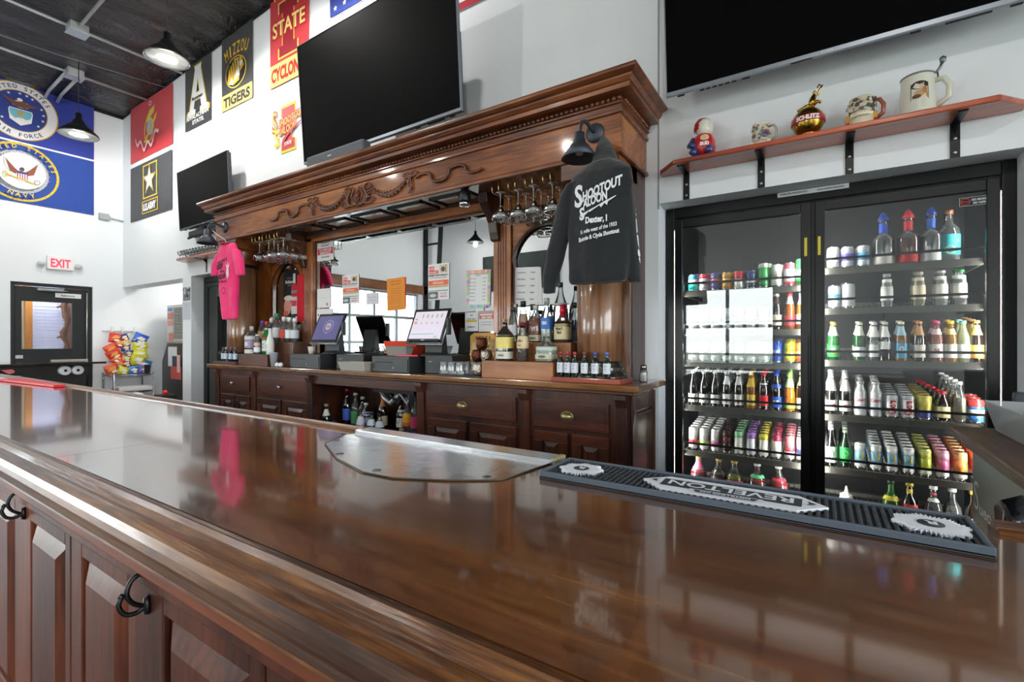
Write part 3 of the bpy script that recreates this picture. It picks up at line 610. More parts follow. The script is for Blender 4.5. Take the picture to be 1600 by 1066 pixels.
# carved ornament on the frieze: ribbons, garlands, scrolled cartouche
WCARV = wood('2a150d', '5e321f', '8a5032', 'x', .3, .7, 8, 60, .1, name='carved_mahogany')
B = MB(); cx = -3.31; yz = YF2-.004
def rib3(pts, r, n=6, yo=.012):
    P_ = [(cx+p[0], yz-yo, 2.66+p[1]) for p in pts]
    if len(pts) < 20: P_ = sm(P_, 4); r = smr(r, 4) if isinstance(r, list) else r
    B.tube(P_, r, WCARV, n)
for s in (-1, 1):
    # fluttering ribbon
    L = [(s*(.70+.60*i/60-.022*sin(2*(i*.19+.4))), .044*sin(i*.19+.4)*(1-.15*i/60)-.004) for i in range(61)]
    rib3(L, [(.010, .013*(1-.5*abs(i/60-.4))) for i in range(61)], 8)
    # bow knot and tails
    for a in (-1, 1): rib3([(s*.62, .045), (s*.62+a*.03, .078), (s*.62+a*.065, .07), (s*.62+a*.055, .045), (s*.62, .042)], .008)
    rib3([(s*.62, .045), (s*.635, -.02), (s*.61, -.085)], .008); rib3([(s*.62, .045), (s*.6, -.01), (s*.64, -.06)], .006)
    # garland of leaves
    for i in range(22):
        u = i/21; X = s*(.18+.42*u); Z = -.055+.16*(u-.48)**2*4*.55-.0
        r = .012+.010*sin(pi*u)
        B.lathe([(0, -r), (r, -r*.3), (r*.9, r*.5), (0, r*1.1)], WCARV, c=(cx+X, yz-.008, 2.66+Z), n=6)
        B.lathe([(0, -r*.7), (r*.7, 0), (0, r*.7)], WCARV, c=(cx+X+.008, yz-.012, 2.66+Z+.016*(1 if i % 2 else -1)), n=5)
    # cartouche scrolls
    rib3([(s*.02, -.085), (s*.10, -.07), (s*.125, -.01), (s*.085, .05), (s*.12, .085), (s*.155, .07), (s*.15, .045)], [.008, .012, .014, .012, .010, .008, .005])
    rib3([(s*.05, -.05), (s*.075, 0), (s*.045, .05), (s*.06, .08)], [.006, .009, .008, .005])
    rib3([(s*.10, -.08), (s*.17, -.085), (s*.2, -.05), (s*.165, -.045)], [.008, .009, .007, .004])
    for k in range(4): rib3([(s*.13, -.04+.025*k), (s*(.17+.01*k), -.03+.03*k)], [.009, .004])
for k in range(7): rib3([(0, -.09+.02*k), ((-1)**k*.03, -.07+.024*k)], [.012, .005])
B.lathe([(0, -.03), (.022, -.01), (.018, .02), (0, .035)], WCARV, c=(cx, yz-.012, 2.66), n=8)
B.obj('carved_ornament', bar)
# soffit with sunk panels
B = MB(); zs = 2.53; B.box(x0+.01, x1-.01, YF2+.0, YW-.1, zs, zs+.03, wood('3a2016', '6a4230', '8a5c44', 'x', .25, 1, 5, 60, .05, name='lightened_soffit_wood'))  # wood tone lightened to stand in for daylight reflected on the soffit
B.obj('soffit', bar)
B = MB(); px = [-4.5+.47*i for i in range(5)]
for i in range(5):
    a, b, c, d = px[i]+.04, px[i]+.43, 2.78, 3.0
    for q in [(a, b, c, c+.02), (a, b, d-.02, d), (a, a+.02, c, d), (b-.02, b, c, d)]: B.box(q[0], q[1], q[2], q[3], zs-.012, zs, BLKM)
B.obj('soffit_moulding', bar)
# rear: mirror frame, mirror, pilasters and side mirrors
MIR = mat('e4e7e7', .0, 1, name='mirror_silver'); ym = 3.10
B = MB(); B.box(-5.7, -1.0, ym+.02, YW-.002, 1.165, 2.56, WD); B.obj('rear_panel', bar)
B = MB(); B.box(-4.46, -2.17, ym, ym+.018, 1.17, 2.46, MIR); m_ = B.obj('mirror', bar)
B = MB(); B.box(-5.25, -4.68, ym, ym+.018, 1.17, 2.3, MIR); B.obj('mirror', bar)
B = MB(); B.box(-1.99, -1.42, ym, ym+.018, 1.17, 2.3, MIR); B.obj('mirror', bar)
B = MB()
B.box(-4.58, -2.05, ym-.05, ym, 2.46, 2.53, WF); B.box(-4.56, -2.08, ym-.06, ym-.05, 2.49, 2.53, WC); B.box(-4.52, -2.12, ym-.015, ym, 2.445, 2.46, WC)
B.obj('mirror_top_frame', bar, bevel=.003)
def pilaster(a, b, flip=1):
    B = MB(); B.box(a, b, ym-.05, ym+.01, 1.165, 2.53, WO)
    n = 4
    for i in range(n): u = a+.045+(b-a-.09)*i/(n-1); B.box(u-.006, u+.006, ym-.056, ym-.05, 1.25, 2.3, WC)
    B.box(a-.01, b+.01, ym-.06, ym, 1.165, 1.23, WD); B.box(a-.008, a+.01, ym-.03, ym+.005, 1.165, 2.46, WO); B.box(b-.01, b+.008, ym-.03, ym+.005, 1.165, 2.46, WC)
    return B.obj('pilaster', bar, bevel=.003)
pilaster(-4.64, -4.48); pilaster(-2.15, -1.99)
def arch_frame(a, b):                                          # wooden spandrel over a round-headed side mirror
    B = MB(); c = (a+b)/2; r = (b-a)/2; z0 = 2.0; zt = 2.53
    pts = [(a, zt), (b, zt), (b, z0)]+[(c+r*cos(R(th)), z0+r*sin(R(th))) for th in range(0, 181, 12)]+[(a, z0)]
    n = 15
    for i in range(n):
        t0 = pi*i/n; t1 = pi*(i+1)/n; u0, w0 = c+r*cos(t0), z0+r*sin(t0); u1, w1 = c+r*cos(t1), z0+r*sin(t1)
        B.prism([(u0, w0), (u0, zt), (u1, zt), (u1, w1)], lambda u, v, d: (u, ym-.03+d, v), 0, .03, WF)
    B.tube([(c+(r-.004)*cos(R(th)), ym-.032, z0+(r-.004)*sin(R(th))) for th in range(0, 181, 10)], .008, WD, 6)
    B.tube([(a+.006, ym-.03, 1.17), (a+.006, ym-.03, z0)], .008, WD, 6); B.tube([(b-.006, ym-.03, 1.17), (b-.006, ym-.03, z0)], .008, WD, 6)
    B.obj('arched_frame', bar)
arch_frame(-1.99, -1.42); arch_frame(-5.25, -4.68)
# round columns with caps and bases, end pilasters
for xc in (-1.19, -5.50):
    B = MB(); r = .142; yc = 2.865
    B.lathe([(r, 1.29), (r+.002, 1.5), (r, 2.25)], WCOL, c=(xc, yc, 0), n=40); B.obj('column', bar)
    B = MB(); B.lathe([(.19, 1.165), (.19, 1.195), (.185, 1.215), (.155, 1.23), (.165, 1.25), (.15, 1.268), (.148, 1.275), (.146, 1.295)], mat('2b241c', .25, .2, coat=.7, name='dark_turned_base'), c=(xc, yc, 0), n=36); B.obj('column_base', bar)
    B = MB(); B.lathe([(.144, 2.235), (.157, 2.245), (.157, 2.26), (.146, 2.27)], BLACK, c=(xc, yc, 0), n=36)
    B.lathe([(.148, 2.27), (.15, 2.30), (.16, 2.40), (.165, 2.43)], WC, c=(xc, yc, 0), n=36); B.box(xc-.19, xc+.19, yc-.165, yc+.165, 2.43, 2.53, WC); B.obj('column_capital', bar)
for a, b in ((-1.06, -1.0), (-5.73, -5.67)):
    B = MB(); B.box(a, b, 2.92, ym+.02, 1.165, 2.53, WD); B.box(a-.0, b, 2.9, 2.94, 1.165, 2.53, WCOL); B.obj('end_panel', bar, bevel=.003)
for a, b in ((-1.42, -1.06), (-5.67, -5.25)):
    B = MB(); B.box(a, b, ym-.03, ym+.02, 1.165, 2.53, WO if a < -3 else WCOL); B.obj('side_panel', bar, bevel=.003)
for xb in (-2.12, -4.60):                                      # scrolled brackets under the soffit
    B = MB(); q = [(2.86, 2.53), (3.05, 2.53), (3.05, 2.19), (3.02, 2.20), (3.0, 2.26), (2.985, 2.33), (2.95, 2.38), (2.91, 2.41), (2.87, 2.46)]
    B.prism(q, lambda u, v, d: (xb+d, u, v), -.04, .04, WD); B.obj('bracket', bar, bevel=.006)
# ---- lower part
zt = 1.165; yb = 2.68
B = MB(); B.box(-5.78, -.86, 2.62, YW-.002, zt-.038, zt, WT); c_ = B.obj('countertop', bar, bevel=.008, seg=3)
B = MB(); B.box(-5.72, -.9, 2.65, 3.0, zt-.06, zt-.038, WDX); B.obj('countertop_moulding', bar, bevel=.006)
B = MB()
B.box(-5.68, -3.93, yb, 3.15, .06, zt-.06, WD); B.box(-2.58, -.93, yb, 3.15, .06, zt-.06, WD); B.box(-3.93, -2.58, yb+.0, yb+.03, 1.03, zt-.06, WDX)
B.box(-3.93, -2.58, 3.12, 3.15, .06, 1.1, WD); B.box(-3.93, -2.58, yb+.02, 2.86, .50, .53, WDX); B.box(-3.93, -2.58, 2.86, 3.12, .43, .60, WDX)
B.box(-5.68, -.93, yb+.03, 3.15, 0, .06, BLKM); B.obj('carcass', bar)
B = MB(); B.frustum(-.93, -.918, 2.74, 3.1, .12, .98, .0, WD); 
B.box(-.93, -.915, 2.70, 2.76, .06, 1.1, WD); B.box(-.93, -.915, 3.08, 3.15, .06, 1.1, WD); B.box(-.93, -.915, 2.76, 3.08, 1.0, 1.1, WD); B.box(-.93, -.92, 2.84, 3.0, .2, .9, WD); B.obj('side_panel', bar, bevel=.004)
BR = mat('a39468', .38, .85, name='aged_brass')
def drawer(a, b, z0, z1, hx, cup=True):
    B = MB(); B.box(a, b, yb-.018, yb, z0, z1, WDX); B.box(a+.02, b-.02, yb-.022, yb-.018, z0+.015, z1-.015, WDX); d = B.obj('drawer', bar, bevel=.005)
    B = MB(); z = (z0+z1)/2+.005
    if cup:
        B.lathe([(.0, -.032), (.02, -.03), (.036, -.012), (.04, 0)], BR, c=(hx, yb-.024, z-.012), n=16, M=Matrix.Rotation(R(-90), 3, 'X') @ Matrix.Diagonal((1, .7, 1))); B.lathe([(.0, -.004), (.043, -.003), (.045, 0)], BR, c=(hx, yb-.02, z-.012), n=20, M=Matrix.Rotation(R(-90), 3, 'X') @ Matrix.Diagonal((1, .75, 1)))
        B.obj('cup_pull', d)
    else:
        B.lathe([(.0, -.035), (.022, -.03), (.02, -.02), (.008, -.012), (.008, 0)], mat('b9bcbd', .25, .9), c=(hx, yb-.02, z), n=14, M=Matrix.Rotation(R(-90), 3, 'X')); B.obj('knob', d)
def cdoor(a, b, z0, z1):
    B = MB(); w = .06
    B.box(a, b, yb-.018, yb, z0, z0+w, WDX); B.box(a, b, yb-.018, yb, z1-w, z1, WDX); B.box(a, a+w, yb-.018, yb, z0+w, z1-w, WD); B.box(b-w, b, yb-.018, yb, z0+w, z1-w, WD)
    B.frustum(a+w, b-w, yb-.012, yb-.001, z0+w, z1-w, .035, WD, axis=1); B.obj('door', bar, bevel=.003)
drawer(-2.50, -1.70, .885, 1.045, -2.15); drawer(-1.56, -1.05, .875, 1.045, -1.32)
for a, b in ((-2.48, -2.12), (-2.08, -1.70), (-1.56, -1.32), (-1.29, -1.05), (-5.56, -5.28), (-5.25, -4.98), (-4.82, -4.42), (-4.38, -3.99)): cdoor(a, b, .12, .845)
drawer(-5.56, -4.98, .89, 1.05, -5.27, False); drawer(-4.82, -3.99, .89, 1.05, -4.40, False)
for xc in (-5.64, -4.90, -3.95, -2.56, -1.63, -.97):
    B = MB(); q = [(yb, 1.105), (yb-.05, 1.105), (yb-.05, 1.08), (yb-.035, 1.06), (yb-.02, 1.03), (yb-.015, .9), (yb-.015, .06), (yb, .06)]
    B.prism(q, lambda u, v, d: (xc+d, u, v), -.035, .035, WD); B.obj('corbel', bar, bevel=.003)

# ================================================================ barn sconces on the frieze
GM = mat('4a5058', .45, .6, name='graphite_metal', bump=.1, bs=120)
def sconce(x, z, lab):
    t = thing('wall_lamp', lab, 'lamp', (x, YF2, z))
    B = MB(); B.lathe([(0, .022), (.045, .02), (.058, .008), (.06, 0)], GM, c=(x, YF2, z), M=Matrix.Rotation(R(90), 3, 'X'), n=28); B.obj('wall_plate', t)
    B = MB(); B.tube([*sm([(x, YF2-.02, z), (x-.005, YF2-.06, z+.012), (x-.012, YF2-.11, z+.03), (x-.022, YF2-.15, z+.01), (x-.024, YF2-.168, z-.05)])], .011, GM, 10); B.obj('arm', t)
    c = (x-.025, YF2-.17, z-.205)
    B = MB(); B.lathe([(.020, .155), (.03, .15), (.03, .115), (.036, .11), (.036, .085), (.05, .082), (.105, .0), (.100, .0), (.047, .076), (.0, .08)], GM, c=c, n=32); B.obj('shade', t, flip=False)
    B = MB(); B.lathe([(0, .02), (.02, .025), (.026, .045), (.015, .07), (0, .075)], mat('d9d9d2', .3), c=c, n=14); B.obj('bulb', t)
sconce(-1.15, 2.68, 'dark grey barn wall lamp above the black sweatshirt on the back bar')
sconce(-5.53, 2.675, 'dark grey barn wall lamp above the pink t-shirt, left on the back bar')
t = thing('spot_lamp', 'small black and chrome spotlight under the back bar canopy', 'lamp', (-2.19, 2.72, 2.53))
B = MB(); B.lathe([(.0, .0), (.03, -.005), (.045, -.03), (.045, -.08), (.04, -.10)], BLACK, c=(-2.19, 2.74, 2.53), n=20); B.obj('housing', t)
B = MB(); B.lathe([(.041, -.10), (.046, -.105), (.03, -.125), (0, -.13)], mat('c9ccd0', .1, 1), c=(-2.19, 2.74, 2.53), n=20); B.obj('reflector', t)

# ================================================================ garments (remeshed soft shapes)
def proj_y(o, pts_fn, elems, parent, name, label=None, lift=.004, side=False):
    """project flat graphics onto the front (-y side) of object o"""
    dg = bpy.context.evaluated_depsgraph_get(); dg.update(); oe = o.evaluated_get(dg); me = oe.to_mesh()
    b = bmesh.new(); b.from_mesh(me); bm_t = BVHTree.FromBMesh(b); b.free(); oe.to_mesh_clear()
    org = wl(o); B = MB()
    def fn(u, v, d):
        x, z = pts_fn(u, v)
        if side:
            h = bm_t.ray_cast(Vector((5, x-org.y, z-org.z)), Vector((-1, 0, 0)))
            return ((h[0].x+org.x if h[0] else -.8)+lift+d, x, z)
        h = bm_t.ray_cast(Vector((x, -50, z))-Vector((org.x, 0, org.z)), Vector((0, 1, 0)))
        if h[0]: return (x, h[0].y+org.y-lift-d, z)
        q = bm_t.find_nearest(Vector((x-org.x, -.3, z-org.z)))
        return (q[0].x+org.x, q[0].y+org.y-lift-d, q[0].z+org.z)
    draw(B, elems, fn); return tag(B.obj(name, parent, flip=False), label)
def garment(name, parts, mtl, vox=.007, wr=.006, folds=None):
    B = MB()
    for secs in parts:                                      # secs: list of (cx, cy, cz, rx, ry) ellipses stacked along a path
        P = [Vector(s[:3]) for s in secs]; n = 24; v = []; f = []
        for i, s in enumerate(secs):
            for k in range(n):
                a = 2*pi*k/n; e = s[5] if len(s) > 5 else (1, 0, 0)
                ax = Vector(e); ca, sa = cos(a), sin(a); kk = 1/((abs(ca)**2.6+abs(sa)**2.6)**(1/2.6))
                fo = 1
                p = P[i]+ax*(s[3]*ca*kk)+Vector((0, 1, 0))*(s[4]*sa*kk)
                if folds: p.y += folds(p.x, p.z)*(1 if sa < 0 else .3)
                v.append(p)
        N = len(secs)
        for i in range(N-1):
            for k in range(n): a = i*n+k; b = i*n+(k+1) % n; f.append((a, b, b+n, a+n))
        f += [tuple(range(n-1, -1, -1)), tuple(range((N-1)*n, N*n))]; B.add(v, f, mtl, True)
    o = B.obj(name)
    md = o.modifiers.new('cloth', 'REMESH'); md.mode = 'VOXEL'; md.voxel_size = vox; md.use_smooth_shade = True
    md = o.modifiers.new('smooth', 'SMOOTH'); md.iterations = 5; md.factor = .5
    tx = bpy.data.textures.new('folds', 'CLOUDS'); tx.noise_scale = .11
    md = o.modifiers.new('wrinkle', 'DISPLACE'); md.texture = tx; md.strength = wr; md.mid_level = .5; md.texture_coords = 'LOCAL'
    return o
HB = mat('15181c', .9, name='black_fleece', sheen=.3, bump=.3, bs=200)
yh = 2.43
hf = lambda x, z: .010*sin((x+1.02)*42+(z-2)*5)*min(1, max(0, (2.15-z)*2.2))
hood = garment('hooded_sweatshirt', [
    [(-1.020, yh, 1.735, .155, .045), (-1.020, yh, 1.755, .165, .055), (-1.015, yh, 1.85, .17, .06), (-1.015, yh, 2.0, .175, .065), (-1.010, yh, 2.15, .18, .065), (-1.005, yh, 2.26, .18, .062), (-1.005, yh+.005, 2.33, .17, .055), (-1.000, yh+.02, 2.37, .12, .05), (-1.000, yh+.03, 2.40, .07, .045)],
    [(-1.160, yh, 2.30, .035, .05), (-1.205, yh, 2.2, .055, .05), (-1.240, yh, 2.05, .055, .048), (-1.280, yh, 1.9, .052, .044), (-1.308, yh, 1.78, .045, .038), (-1.315, yh, 1.73, .036, .03), (-1.317, yh, 1.695, .036, .03)],
    [(-.90, yh, 2.30, .035, .05), (-.875, yh+.01, 2.2, .05, .05), (-.865, yh+.03, 2.05, .042, .05), (-.85, yh+.05, 1.9, .035, .048), (-.835, yh+.06, 1.78, .032, .04), (-.83, yh+.06, 1.73, .03, .035)],
    [(-1.000, yh+.05, 2.34, .09, .05), (-1.020, yh+.10, 2.42, .075, .05), (-1.040, yh+.15, 2.50, .06, .045), (-1.060, yh+.19, 2.57, .04, .035), (-1.070, yh+.205, 2.61, .02, .02)],
], HB, .008, .010, hf)
tag(hood, 'black hooded sweatshirt with white saloon lettering hanging from the right wall lamp', 'sweatshirt')
tx = mat('e9eaee', .8, name='white_print')
proj_y(hood, lambda u, v: (-.99+u*.92, 2.15+v*.95), [
    ('t', 'S', -.125, .00, .125, .055, tx, .03), ('t', 'HOOTOUT', .02, .055, .055, .235, tx, .045, .28), ('t', 'ALOON', -.02, .0, .05, .15, tx, .045, .22), ('t', 'S', -.10, -.08, .07, .035, tx, .03),
    ('p', [(-.115, -.05), (-.04, -.03), (.04, .005), (.105, .03), (.105, .025), (.06, .0), (.055, -.02), (.04, -.005), (.02, -.028), (.01, -.015), (-.05, -.045), (-.06, -.035), (-.10, -.07)], tx),
    ('t', 'Dexter, I', -.01, -.105, .035, .13, tx, .05), ('t', '\u00bd mile west of the 1933', .0, -.15, .022, .22, tx, .03, .12), ('t', 'Bonnie & Clyde Shootout', .0, -.19, .024, .245, tx, .04, .12)],
    hood, 'printed_lettering', 'white printed lettering')
proj_y(hood, lambda u, v: (yh+.045+u, 1.86+v), [('t', 'S', .0, .22, .06, .035, tx, .03), ('p', [(-.018, .20), (.015, .215), (.018, .14), (-.012, .13)], tx), ('p', [(-.015, .12), (.012, .12), (.018, .05), (-.005, .07)], tx), ('p', ell(.005, .025, .015, .022, 10), tx), ('p', [(-.006, .0), (.012, .0), (.008, -.03)], tx)], hood, 'sleeve_print', 'white print on the sleeve', side=True)
PK = mat('ff2f7e', .85, name='hot_pink_cotton', sheen=.3)
ys = 2.6; KX = 2.6/2.45
sf = lambda x, z: .014*sin((x+5.3)*30+(z-2)*7)*min(1, max(0, (2.25-z)*2))
shirt = garment('t_shirt', [
    [(-5.232, ys, 1.648, .16, .035), (-5.232, ys, 1.675, .165, .038), (-5.242, ys, 1.876, .175, .042), (-5.253, ys, 2.089, .19, .045), (-5.264, ys, 2.248, .2, .045), (-5.269, ys, 2.354, .195, .042), (-5.274, ys, 2.418, .16, .036), (-5.274, ys+.01, 2.449, .13, .03)],
    [(-5.444, ys, 2.354, .05, .035), (-5.497, ys, 2.269, .07, .04), (-5.534, ys, 2.163, .065, .035), (-5.540, ys, 2.131, .055, .03)],
    [(-5.094, ys, 2.364, .05, .035), (-5.030, ys-.01, 2.248, .07, .04), (-4.988, ys-.02, 2.120, .07, .035), (-4.977, ys-.02, 2.089, .065, .03)],
], PK, .008, .012, sf)
tag(shirt, 'hot pink t-shirt with black print hanging from the left wall lamp', 'shirt')
bk = mat('4a1c34', .8, name='dark_print')
proj_y(shirt, lambda u, v: (-5.30+u*1.06, 2.12+v*1.06), [('t', 'WHEN ONLY A', .0, .12, .03, .2, bk, .03, .15), ('t', 'ROOF', -.05, .06, .05, .14, bk, .06, .1), ('t', 'WITH A', .0, .02, .022, .09, bk, .03), ('t', 'UNIQUE', -.02, -.04, .045, .17, bk, .06, .1), ('t', 'VIEW WILL DO', .0, -.08, .022, .19, bk, .03),
    ('p', [(.09, .0), (.10, .06), (.08, .10), (.11, .08), (.12, .12), (.13, .08), (.155, .11), (.135, .05), (.14, -.02), (.11, -.05)], 'f0d8e4'), ('ring', .03, -.16, .028, .03, .004, bk)], shirt, 'printed_lettering', 'dark printed lettering')
B = MB(); B.lathe([(.062, 0), (.075, .0), (.078, .006), (.066, .008)], mat('d81f63', .85), c=(-5.28, ys+.0, 2.442), n=24); B.obj('neck_band', shirt)
B = MB(); B.tube([(-5.28, ys+.0, 2.44), (-5.29, ys-.02, 2.49), (-5.42, ys-.04, 2.56), (-5.54, ys-.03, 2.62)], .003, mat('e8e8e8', .5)); tag(B.obj('clothes_hanger'), 'white wire hook holding the pink t-shirt to its lamp', 'hanger')

# ================================================================ bar counter (foreground)
WBT = wood('2c1508', '5f3617', '8a5a2c', 'x', .2, 1, 5.0, 70, .03, .3, name='varnished_bar_top', crough=.06, cior=1.8)
WNO = wood('24130a', '63391a', '96683a', 'x', .3, .35, 12, 140, .5, name='oak_nosing', fs=1.4, wear='a88a66', spec=.35)
WAP = wood('4a2210', '84452a', 'a05c36', 'x', .45, .08, 5, 60, .1, name='apron_wood', wear='b08a6c', spec=.25)
WPN = wood('220e08', '4c2416', '7c3f24', 'z', .42, .08, 3.5, 60, .08, name='bar_panel_wood', spec=.2)
barc = thing('bar_counter', 'long polished brown wooden bar in the foreground with moulded edge and panelled front', 'bar counter', (-3, .85, 0))
bx0, bx1 = -7.9, 2.6; zb = 1.07
B = MB(); B.box(-8.0, -1.93, .455, 1.20, 1.03, zb, WBT); B.obj('bar_top', barc)
B = MB(); B.box(-1.928, bx1, .455, 1.20, 1.03, zb, WBT); B.obj('bar_top', barc)
prof = [(.456, 1.0), (.456, 1.068), (.448, 1.063), (.443, 1.070), (.43, 1.078), (.415, 1.076), (.405, 1.066), (.398, 1.068), (.385, 1.071), (.37, 1.064), (.362, 1.052), (.362, 1.035), (.37, 1.02), (.378, 1.0), (.395, .978), (.41, .965), (.41, .955), (.456, .955)]
B = MB(); B.sweep_x(prof, -8.0, bx1, WNO); B.obj('moulded_edge', barc)
B = MB(); B.box(-7.9, bx1, .425, .5, .915, .96, WAP); B.box(-7.9, bx1, .44, .5, .88, .915, WPN); B.obj('apron', barc, bevel=.004)
rp = [(1.2, 1.03), (1.2, 1.074), (1.207, 1.080), (1.215, 1.073), (1.222, 1.083), (1.235, 1.088), (1.25, 1.083), (1.258, 1.07), (1.258, 1.03)]
B = MB(); B.sweep_x(rp, -8.0, -1.48, WNO); B.sweep_x(rp, .27, bx1, WNO); B.sweep_x([(1.2, 1.03), (1.2, 1.07), (1.258, 1.07), (1.258, 1.03)], -1.48, .27, WBT); B.obj('rear_edge', barc)
B = MB(); B.box(-7.85, bx1, .475, .52, 0, .915, WPN); B.box(-7.85, bx1, 1.14, 1.18, 0, 1.03, WD); B.obj('carcass', barc)
B = MB()
zb0, zp0, zp1 = .0, .12, .82
for k in range(-6, 5):
    u = -1.81+1.0*k
    if u > 2.4: continue
    for a, b in ((.0, .09), (.41, .60), (.95, .995)): B.box(u+a+(.004 if a == 0 else 0), u+b, .46, .476, .1, .885, WPN)
    for a, b in ((.09, .41), (.60, .95)):
        B.box(u+a, u+b, .46, .476, .82, .885, WPN); B.box(u+a, u+b, .46, .476, .06, .16, WPN)
B.obj('frame_rails', barc, bevel=.004)
for k in range(-6, 4):
    u = -1.81+1.0*k
    for a, b in ((.105, .395), (.615, .935)):
        B = MB(); B.frustum(u+a, u+b, .452, .4745, .17, .812, .045, WPN, axis=1); B.obj('raised_panel', barc)
B = MB(); B.box(-7.85, bx1, .452, .476, 0, .1, WPN); B.obj('kick_board', barc)
# coat hooks
HK = mat('141416', .3, .5, name='black_iron')
def hook(x, z, lab):
    t = thing('coat_hook', lab, 'hook', (x, .46, z))
    B = MB(); B.lathe([(0, .012), (.012, .01), (.014, 0)], HK, c=(x, .46, z), M=Matrix.Rotation(R(90), 3, 'X') @ Matrix.Diagonal((.8, 1.6, 1)), n=14); B.obj('back_plate', t)
    B = MB(); B.tube(sm([(x, .452, z), (x, .435, z-.008), (x-.002, .415, z-.002), (x-.004, .405, z+.02), (x-.004, .41, z+.036)]), .0052, HK, 10)
    B.lathe([(0, -.008), (.008, 0), (0, .008)], HK, c=(x-.004, .41, z+.038), n=8)
    B.tube(sm([(x, .452, z), (x+.001, .43, z+.016), (x+.001, .418, z+.04), (x+.0, .425, z+.065), (x, .44, z+.075), (x, .45, z+.068)]), .0052, HK, 10); B.obj('hook_arm', t)
hook(-1.28, .822, 'black iron double coat hook on the bar front, nearest the camera'); hook(-2.27, .835, 'black iron coat hook on the bar front at the left edge of the picture')
# metal patch plate and angle strip on the bar
ST = mat('d2d4d6', .18, 1, name='scuffed_steel', bump=.12, bs=14); CU = mat('574c40', .5, .5)
t = thing('metal_plate', 'scuffed sheet-metal plate screwed onto the bar top', 'plate', (-1.0, 1.0, zb))
P = [(-1.47, 1.135), (-1.41, 1.01), (-1.20, .90), (-1.02, .845), (-.91, .85), (-.78, .91), (-.67, .985), (-.645, 1.19), (-1.47, 1.19)]
B = MB(); B.prism(P, XY(0, 0, zb), .0005, .0035, ST); B.obj('sheet', t, bevel=.001)
B = MB(); B.tube([(p[0], p[1], zb+.003) for p in P[:8]], .0019, CU, 6); B.obj('raised_rim', t)
for x, y in ((-1.24, .94), (-1.0, .875), (-.715, .985), (-1.42, 1.06)):
    B = MB(); B.lathe([(.013, .0035), (.012, .005), (.006, .0055), (0, .0045)], mat('77787a', .3, 1), c=(x, y, zb), n=16); B.obj('screw', t)
t = thing('edge_strip', 'bright metal angle strip along the rear edge of the bar by the plate', 'strip', (-1.05, 1.23, zb))
B = MB(); B.box(-1.48, -.63, 1.19, 1.262, zb+.0005, zb+.014, mat('e2e4e6', .2, 1, name='bright_aluminium')); B.box(-1.48, -.63, 1.259, 1.262, 1.04, zb, mat('e2e4e6', .2, 1, name='bright_aluminium')); B.obj('angle', t, bevel=.003)
B = MB(); B.box(-.645, -.628, 1.192, 1.26, zb+.001, zb+.017, mat('a8a07a', .5, .4)); B.obj('end_cap', t, bevel=.003)
# rubber bar mat
RB = mat('2f3338', .7, name='black_rubber'); RBT = mat('4b5560', .55, name='grey_rubber_rim')
t = thing('bar_mat', 'long black rubber bar mat with white sunburst ends and lettering', 'mat', (-.18, 1.145, zb))
mx0, mx1, my0, my1 = -.605, .236, 1.062, 1.232
B = MB(); B.box(mx0, mx1, my0, my1, zb+.0005, zb+.005, RB); B.obj('base', t)
B = MB()
for q in [(mx0, mx1, my0, my0+.008), (mx0, mx1, my1-.006, my1), (mx0, mx0+.008, my0+.008, my1-.006), (mx1-.008, mx1, my0+.008, my1-.006)]: B.box(q[0], q[1], q[2], q[3], zb+.001, zb+.018, RBT)
B.obj('rim', t, bevel=.002)
B = MB(); gx = 62; gy = 13
for i in range(gx):
    for j in range(gy):
        x = mx0+.014+(mx1-mx0-.028)*i/(gx-1); y = my0+.014+(my1-my0-.026)*j/(gy-1)
        B.lathe([(.0042, 0), (.0036, .0085), (0, .009)], RBT if 0 else RB, c=(x, y, zb+.005), n=6)
tag(B.obj('nubs', t), kind='stuff')
WP = mat('dfe3ea', .6, name='white_rubber_print')
for sx_, nm in ((mx0+.078, 1), (mx1-.068, 1)):
    B = MB(); pts = []
    for i in range(96):
        a = 2*pi*i/96; r = (.055 if i % 2 == 0 else .042); r *= 1+.07*sin(8*a)
        pts.append((r*cos(a), r*sin(a)*1.0))
    B.prism(pts, XY(sx_, (my0+my1)/2, zb), .010, .0165, WP); B.lathe([(.02, .0), (.02, .0009), (0, .0009)], RB, c=(sx_, (my0+my1)/2, zb+.0165), n=24)
    draw(B, [('t', 'R', 0, -.009, .018, .019, WP, .05)], lambda u, v, d: (sx_-u, (my0+my1)/2-v, zb+.0175+d)); B.obj('sunburst', t, flip=False)
B = MB(); yc = (my0+my1)/2; xc = -.175
P = [(-.245, 0), (-.20, .03), (-.16, .042), (.15, .078), (.155, .078)]
P = [(-.26, -.02), (-.15, -.075), (.15, -.075), (.26, -.02), (.26, .02), (.15, .075), (-.15, .075), (-.26, .02)]
P = [(-.188, 0), (-.135, -.052), (.135, -.052), (.188, 0), (.135, .052), (-.135, .052)]
B.prism(P, XY(xc, yc, zb), .010, .016, WP)
fnm = lambda u, v, d: (xc-u, yc-v, zb+.016+d)
draw(B, [('p', [(-.142, -.030), (.142, -.030), (.142, .026), (-.142, .026)], RB), ('t', 'REVELTON', 0, -.023, .036, .255, WP, .02), ('p', [(-.075, .024), (.075, .024), (.064, .048), (-.064, .048)], WP), ('p', [(-.066, .028), (.066, .028), (.058, .045), (-.058, .045)], RB), ('t', 'DISTILLING CO', 0, .031, .010, .10, WP, .03),
         ('p', [(-.168, 0), (-.15, .014), (-.155, 0), (-.15, -.014)], RB), ('p', [(.168, 0), (.15, -.014), (.155, 0), (.15, .014)], RB)], fnm, .0004, .0004)
B.obj('centre_panel', t, flip=False)
